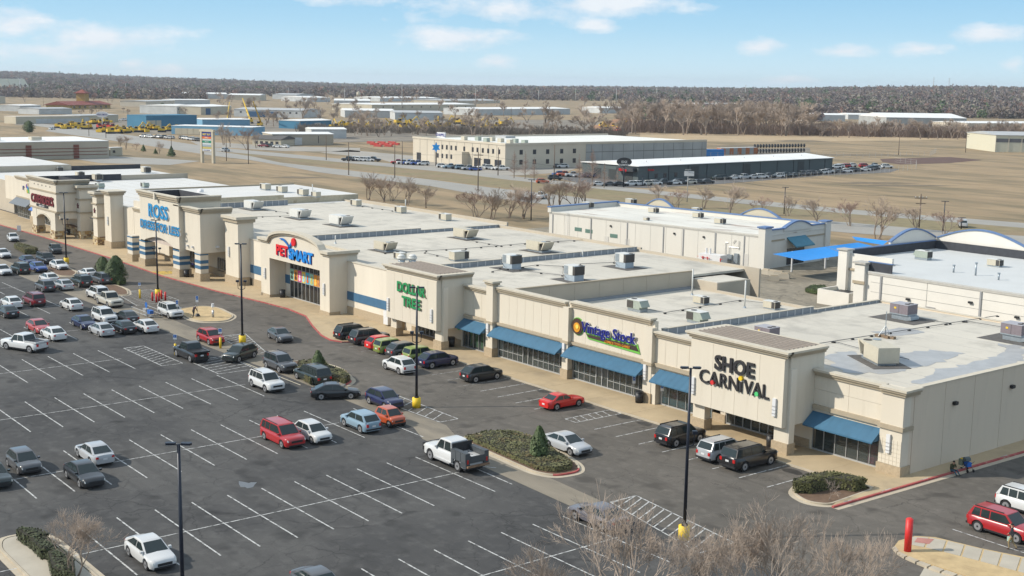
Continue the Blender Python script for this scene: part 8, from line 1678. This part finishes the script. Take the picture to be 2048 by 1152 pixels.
# power line wires between the wooden poles
WIRE = mat('wire', (.05, .05, .05), .7)
def wire(a, b_, label, grp):
    A_ = [*gp(a[0], a[1])]; B2 = [*gp(b_[0], b_[1])]; ha = hgt(*a)-.6; hb = hgt(*b_)-.6; o = empty('overhead_wire', (A_[0], A_[1], 0), 0, label, 'wire', grp); m_ = MB((A_[0], A_[1], 0)); P_ = []
    for k in range(9): t_ = k/8; P_.append((A_[0]+(B2[0]-A_[0])*t_, A_[1]+(B2[1]-A_[1])*t_, ha+(hb-ha)*t_-1.6*math.sin(math.pi*t_)))
    for p, q in zip(P_, P_[1:]): m_.cyl(p, q, .03, n=3)
    m_.build('cable', WIRE, o)
for i, (a, b_) in enumerate((((497, 328, 268), (697.5, 350, 284)), ((697.5, 350, 284), (956, 381, 304)), ((956, 381, 304), (1374, 404, 340)), ((1374, 404, 340), (1838, 455, 388)))): wire(a, b_, 'sagging overhead wire along the frontage road, %s span from the left' % ords[i], 'overhead wires along the road')
# signs by the roads
def sign_on_pole(px, pb, pt, label, w_, h_, m, txt=None, tm=None, oval=False, post=NAVY, rz=R(52)):
    H_ = hgt(px, pb, pt); x, y = gp(px, pb); o = empty('road_sign', (x, y, 0), rz, label, 'sign'); MB().cyl((0, 0, 0), (0, 0, H_-h_*.5), .22, n=8).build('post', post, o, True)
    if oval:
        b = MB(); n = 28; pts = [(w_/2*math.cos(6.283*i/n), H_-h_/2+h_/2*math.sin(6.283*i/n)) for i in range(n)]; b.wallprism(pts, -.3, .3).build('face', m, o)
    else: MB().box(-w_/2, w_/2, -.3, .3, H_-h_, H_).build('face', m, o)
    if txt: me = text_mesh(txt, h_*.36, .02, .01, tm); k = link('lettering', me, o, (0, -.36, H_-h_*.62), (math.pi/2, 0, 0)); mx = max(abs(v.co.x) for v in me.vertices)*2; k.scale = (min(1.1, w_*.8/mx), 1, 1)
sign_on_pole(205, 257, 223, 'white oval sign lettered KIRBY-SMITH on a white post', 7.5, 3.6, WHITE, 'KIRBY-SMITH', mat('navy_letter', (0, 0, 0)), True, WHITE)
sign_on_pole(1247, 374, 315, 'black oval sign on a dark pole before the dealer gable', 4.6, 2.6, BLACK, 'KINGDOM\nCHEVROLET' if False else 'EDGE\nCHAMPION', WHITE, True)
x, y = gp(872, 332); H_ = hgt(872, 332, 285); o = empty('star_sign', (x, y, 0), R(52), 'bright blue star-shaped sign on a tall black pole before the office', 'sign'); MB().cyl((0, 0, 0), (0, 0, H_), .25, n=8).build('post', BLACK, o); pts = [((1.7 if i % 2 == 0 else .9)*math.sin(math.pi*i/6), H_-1.8+(1.9 if i % 2 == 0 else 1)*math.cos(math.pi*i/6)) for i in range(12)]; MB().wallprism(pts, -.35, .35).build('star', mat('neon_blue', (.02, .30, .72), .4), o)
# ---------------------------------------------------------------- far cars
_lo = {}
def lowcar(kind):
    if kind in _lo: return _lo[kind]
    ps = car_protos(kind); K_ = KINDS[kind]; b = MB(); mats_ = [PAINT, CGLASS, TYRE, LAMPR]
    bm = bmesh.new(); me = bpy.data.meshes.new('small_car')
    for n, m, pi in ps:
        if n in ('body', 'cabin', 'side_window', 'windscreen', 'rear_window', 'wheel'):
            k = len(bm.faces); bm.from_mesh(m); bm.faces.ensure_lookup_table(); mi = {'body': 0, 'cabin': 0, 'wheel': 2}.get(n, 1)
            for f in bm.faces[k:]: f.material_index = mi
    bm.to_mesh(me); bm.free()
    for m in mats_: me.materials.append(m)
    _lo[kind] = me; return me
CN_ = {'sedan': 'sedan', 'suv': 'SUV', 'cross': 'crossover', 'pickup': 'pickup', 'van': 'van', 'hatch': 'hatchback', 'bigsuv': 'large SUV'}
def far_row(pts, n, head, where, grp, seed, cols=None, kinds=('sedan', 'suv', 'cross', 'pickup', 'suv'), jit=1.):
    r = random.Random(seed); P_ = [gp(*p) for p in pts]; ls = [math.dist(P_[i], P_[i+1]) for i in range(len(P_)-1)]; T_ = sum(ls)
    for i in range(n):
        d = T_*(i+.5)/n+r.uniform(-.15, .15)*T_/n; k = 0
        while d > ls[k] and k < len(ls)-1: d -= ls[k]; k += 1
        u = d/ls[k]; x, y = P_[k][0]+(P_[k+1][0]-P_[k][0])*u, P_[k][1]+(P_[k+1][1]-P_[k][1])*u
        kd = r.choice(kinds); c = r.choice(cols or ['white', 'white', 'silver', 'grey', 'black', 'darkgrey', 'white', 'red', 'blue', 'beige']); cc = {'darkgrey': 'dark grey', 'lightblue': 'light blue'}.get(c, c)
        o = link('parked_car' if kd != 'pickup' else 'parked_pickup', lowcar(kd)); o.location = (x+r.uniform(-.4, .4), y+r.uniform(-.4, .4), .03); o.rotation_euler = (0, 0, R(head)+r.uniform(-.08, .08)+(math.pi if r.random() < .4 else 0)); o.color = (*COLS[c], 1)
        prop(o, '%s %s, %s from the left %s' % (cc, CN_[kd], ords[i], where), 'car', grp)
far_row([(1112, 352), (1195, 356)], 6, 60, 'in the side lot by the office', 'cars in the office side lot', 3, ['silver', 'blue', 'orange', 'navy', 'grey', 'silver'])
far_row([(1190, 372), (1250, 372), (1420, 367)], 13, 70, 'in the front row of the dealer', 'cars before the dealer building', 4)
far_row([(1422, 360), (1560, 356), (1660, 347)], 17, 70, 'along the wall of the dealer', 'cars along the dealer wall', 5, ['darkgrey', 'silver', 'grey', 'darkgreen', 'white', 'darkgreen'])
far_row([(1672, 347), (1730, 342), (1755, 338)], 8, 60, 'in the near row of the small right lot', 'cars in the right lot', 6, ['darkgrey', 'white', 'white', 'grey']); far_row([(1668, 338), (1700, 334), (1782, 337)], 8, 60, 'in the far row of the small right lot', 'cars in the right lot', 7, ['red', 'white', 'grey', 'white'])
far_row([(795, 328), (850, 331)], 6, 60, 'at the left of the office front', 'cars before the office', 8, ['blue', 'red', 'white', 'silver', 'white', 'white']); far_row([(880, 335), (955, 342)], 8, 60, 'before the office doors', 'cars before the office', 9, ['darkgreen', 'silver', 'white', 'red', 'blue', 'lightblue']); far_row([(965, 338), (1008, 341)], 4, 60, 'at the office corner', 'cars before the office', 10, ['white', 'white', 'salmon'])
far_row([(1085, 334), (1130, 336)], 5, 60, 'beside the office wall', 'cars before the office', 11, ['white', 'white', 'grey']); far_row([(286, 275), (345, 278)], 9, 30, 'in the left upper lot before the blue hall', 'cars before the blue hall', 12, ['white', 'darkgrey', 'silver', 'black']); far_row([(365, 278), (400, 283)], 6, 30, 'left of the pylon sign', 'cars before the blue hall', 13, ['white', 'silver', 'black'])
far_row([(20, 247), (130, 246)], 12, 30, 'before the long beige workshop row', 'cars before the beige workshops', 14, ['white', 'white', 'silver', 'black']); far_row([(240, 241), (292, 241)], 9, 30, 'left of the tall blue hall', 'cars left of the blue hall', 15, ['white', 'white', 'silver']); far_row([(522, 294), (575, 296)], 4, 30, 'before the dark-roofed annex', 'cars before the annex', 16, ['darkgrey', 'white', 'maroon', 'white'])
far_row([(692, 322), (752, 323)], 6, 40, 'among the parked work trucks', 'work trucks by the drive', 17, ['black', 'white', 'darkgrey', 'white'], ('pickup', 'pickup', 'van')); far_row([(1298, 312), (1440, 309)], 12, 30, 'in the container yard', 'trucks in the container yard', 18, ['white', 'black', 'white', 'darkgrey'], ('pickup', 'van', 'pickup'))
for px, py, k, c, h, l_ in ((1083, 392, 'pickup', 'white', 125, 'white pickup on the frontage road behind the bare bushes'), (1926, 448, 'suv', 'silver', 125, 'silver SUV on the highway behind the blue arches'), (451, 300, 'suv', 'silver', 125, 'silver SUV on the highway right of the pylon sign'), (104, 257, 'sedan', 'white', 125, 'white sedan on the highway at upper left'), (1085, 362, 'hatch', 'orange', 60, 'orange hatchback in the lot beside the office'), (1110, 356, 'suv', 'darkgrey', 60, 'dark SUV in the lot beside the office')):
    x, y = gp(px, py, .7); o = link('small_car', lowcar(k)); o.location = (x, y, .03); o.rotation_euler = (0, 0, R(h)); o.color = (*COLS[c], 1); prop(o, l_, 'car')
# ---------------------------------------------------------------- yellow machines and yard goods
YM = mat('machine_yellow', (.62, .40, .03), .6, var=.15, scale=.5)
def machine_mesh(kind, col=YM):
    key = ('mach', kind, col.name)
    if key in _lo: return _lo[key]
    b = MB(); b.box(-2.2, 2.2, -1.5, -.8, 0, .9, 1).box(-2.2, 2.2, .8, 1.5, 0, .9, 1).box(-2.0, 1.6, -1.3, 1.3, 1.0, 2.0).box(.1, 1.5, -1.2, 0, 2.0, 3.1, 1).box(.05, 1.55, -1.25, .05, 3.1, 3.2).box(-2.0, -.4, -1.2, 1.2, 2., 2.5)
    if kind == 'digger': b.cyl((1.4, .5, 2.0), (4.2, .5, 4.6), .32, .28, 6).cyl((4.2, .5, 4.6), (6.0, .5, 1.8), .25, .2, 6).box(5.4, 6.5, 0, 1.0, .9, 1.9, 1)
    if kind == 'loader': b.cyl((1.2, .6, 1.8), (3.6, .6, 1.0), .25, n=6).cyl((1.2, -.6, 1.8), (3.6, -.6, 1.0), .25, n=6).box(3.4, 4.4, -1.5, 1.5, .2, 1.5)
    if kind == 'crane': b.cyl((-1.5, .3, 2.2), (13, .3, 11.5), .55, .35, 6).cyl((5, .3, 6.1), (17, .3, 13.9), .35, .25, 6)
    me = b.mesh(kind, [col, BLACK]); _lo[key] = me; return me
def machine(kind, px, py, label, grp='yellow construction machines in the yards', s=1., rz=0., col=YM, nm=None):
    x, y = gp(px, py); o = link(nm or {'digger': 'excavator', 'loader': 'wheel_loader', 'crane': 'mobile_crane'}[kind], machine_mesh(kind, col)); o.location = (x, y, .03); o.rotation_euler = (0, 0, rz); o.scale = (s, s, s); prop(o, label, {'digger': 'excavator', 'loader': 'loader', 'crane': 'crane'}[kind], grp)
r = random.Random(12)
yl = [(118+i*7.6, 256+r.uniform(-3, 4)) for i in range(9)]+[(184+i*9, 247+r.uniform(-2, 3)) for i in range(4)]+[(205+i*8, 265+r.uniform(-3, 3)) for i in range(9)]+[(285+i*13, 262+r.uniform(-2, 3)) for i in range(7)]
for i, (px, py) in enumerate(yl): machine(r.choice(('digger', 'loader', 'loader')), px, py, 'yellow machine, %s from the left in the crowded dealer yard at upper left' % ords[i], s=1.05, rz=r.uniform(0, 6.28))
yr = [(668+i*11, 258+r.uniform(-8, 6)) for i in range(10)]+[(785+i*11, 256+r.uniform(-10, 6)) for i in range(13)]+[(930+i*13, 256+r.uniform(-8, 5)) for i in range(7)]
for i, (px, py) in enumerate(yr): machine(r.choice(('digger', 'loader', 'digger')), px, py, 'yellow machine, %s from the left behind the bare trees beyond the office' % ords[i], s=1.35, rz=r.uniform(0, 6.28))
for i, (px, py, k) in enumerate(((1203, 256, 'digger'), (1212, 257, 'digger'), (1230, 257, 'loader'), (1240, 258, 'digger'), (1256, 257, 'loader'), (1270, 251, 'digger'), (1385, 254, 'loader'))): machine(k, px, py, 'yellow machine, %s from the left by the red earth mound' % ords[i], s=1.2, rz=r.uniform(0, 6.28))
machine('crane', 456, 243, 'yellow crane boom rising left of its neighbour over the blue warehouse', 'yellow crane booms', 1.0, 2.6); machine('crane', 500, 247, 'yellow crane boom rising in the middle over the blue warehouse', 'yellow crane booms', 1.25, 2.9); machine('crane', 520, 254, 'yellow crane boom rising right of the blue warehouse', 'yellow crane booms', 1.2, 5.6)
RM = mat('machine_red', (.45, .02, .02), .6, var=.1)
for i, (px, py) in enumerate(((200, 258), (214, 258), (222, 259), (1236, 266))): machine('loader', px, py, 'red machine, %s from the left among yellow machines' % ords[i], 'red machines in the yards', 1.1, i, RM, 'red_loader')
for i in range(8):
    x, y = gp(742+i*7.0, 287+(i % 3)*3); o = empty('red_pipe_rack', (x, y, .02), R(20), 'stack of red steel frames, %s from the left, before the bare trees' % ords[i], 'steel frame', 'red steel frames in the yard'); MB().box(-2.2, 2.2, -.8, .8, 0, .35).build('bottom_frame', RM, o); MB().box(-2.2, 2.2, -.5, .7, .5, 1.0).build('top_frame', RM, o)
for i, (px, py, L_, h_, c_, l_) in enumerate(((1321, 304, 9, 3.0, WM, 'white shipping container at the left of the container yard'), (1412, 313, 16, 3.2, mat('container_blue', (.015, .17, .45), .6), 'long bright blue container in the container yard'), (1362, 315, 10, 2.2, WM, 'low white trailer left of the orange truck'), (1384, 315, 3.5, 2.6, mat('container_orange', (.6, .09, .02), .6), 'bright orange truck cab in the container yard'))):
    x, y = gp(px, py); o = empty('shipping_container', (x, y, .02), R(65), l_, 'container'); MB().box(-L_/2, L_/2, -1.3, 1.3, .2, h_).build('box', c_, o); MB().box(-L_/2, L_/2, -1.2, 1.2, 0, .2).build('chassis', BLACK, o)
for i in range(9):
    x, y = gp(1442+i*8, 309-i*.25); o = empty('storage_container', (x, y, .02), R(-25), '%s container, %s from the left in the tight container row' % (['orange', 'grey'][i % 2], ords[i]), 'container', 'row of orange and grey containers'); MB().box(-2.6, 2.6, -1.1, 1.1, 0, 2.9).build('box', mat('container_rust', (.40, .14, .05), .7) if i % 2 == 0 else CN, o); MB().box(-2.6, 2.6, -1.1, 1.1, 2.91, 3.0).build('roof_panel', GR, o)
for k in range(2):
    for i in range(17):
        x, y = gp(1512+i*5.8, 306-i*.1); o = empty('wheel_stack', (x, y, .02+k*2.3), R(60), 'black axle bundle, %s from the left on the %s tier of the rack' % (ords[i], ['lower', 'upper'][k]), 'axle bundle', 'black axle bundles stacked in the yard'); MB().cyl((-1.0, 0, 1.), (-.5, 0, 1.), .9, n=10).cyl((.5, 0, 1.), (1.0, 0, 1.), .9, n=10).build('wheels', BLACK, o); MB().box(-1.2, 1.2, -.15, .15, .9, 1.1).build('axle', GALV, o)
# wire fence of the dealer lot
def fence(pts, label, h=2.2, sp=4., m=STEEL):
    P_ = [gp(*p) for p in pts]; o = empty('wire_fence', (*P_[0], 0), 0, label, 'fence'); b = MB((*P_[0], 0)); pm_ = MB().cyl((0, 0, 0), (0, 0, h), .06, n=5).mesh('fence_post', m)
    for a, c in zip(P_, P_[1:]):
        n = max(1, int(math.dist(a, c)/sp))
        for i in range(n): link('fence_post', pm_, o, (a[0]+(c[0]-a[0])*i/n-P_[0][0], a[1]+(c[1]-a[1])*i/n-P_[0][1], 0))
        for z_ in (.3, h*.5, h-.1): b.cyl((*a, z_), (*c, z_), .025, n=3)
    b.build('fence_rail', m, o)
fence([(1430, 369), (1560, 362), (1680, 352), (1760, 347), (1832, 340), (1832, 330), (1790, 325)], 'thin wire fence round the dealer lot at the field edge'); fence([(1290, 318), (1620, 310), (1700, 316), (1860, 312), (1873, 305)], 'thin wire fence behind the container yard')
# ---------------------------------------------------------------- air
m = bpy.data.materials.new('haze_air'); m.use_nodes = True; n = m.node_tree; n.nodes.clear(); v = n.nodes.new('ShaderNodeVolumePrincipled'); v.inputs['Density'].default_value = .00007; v.inputs['Color'].default_value = (.80, .86, .95, 1); v.inputs['Anisotropy'].default_value = .2
n.links.new(v.outputs[0], n.nodes.new('ShaderNodeOutputMaterial').inputs['Volume'])
o = MB().box(-9700, 9700, -9700, 9700, -2, 95).build('haze', m); o['kind'] = 'stuff'; o['label'] = 'thin pale air between the viewer and the skyline'
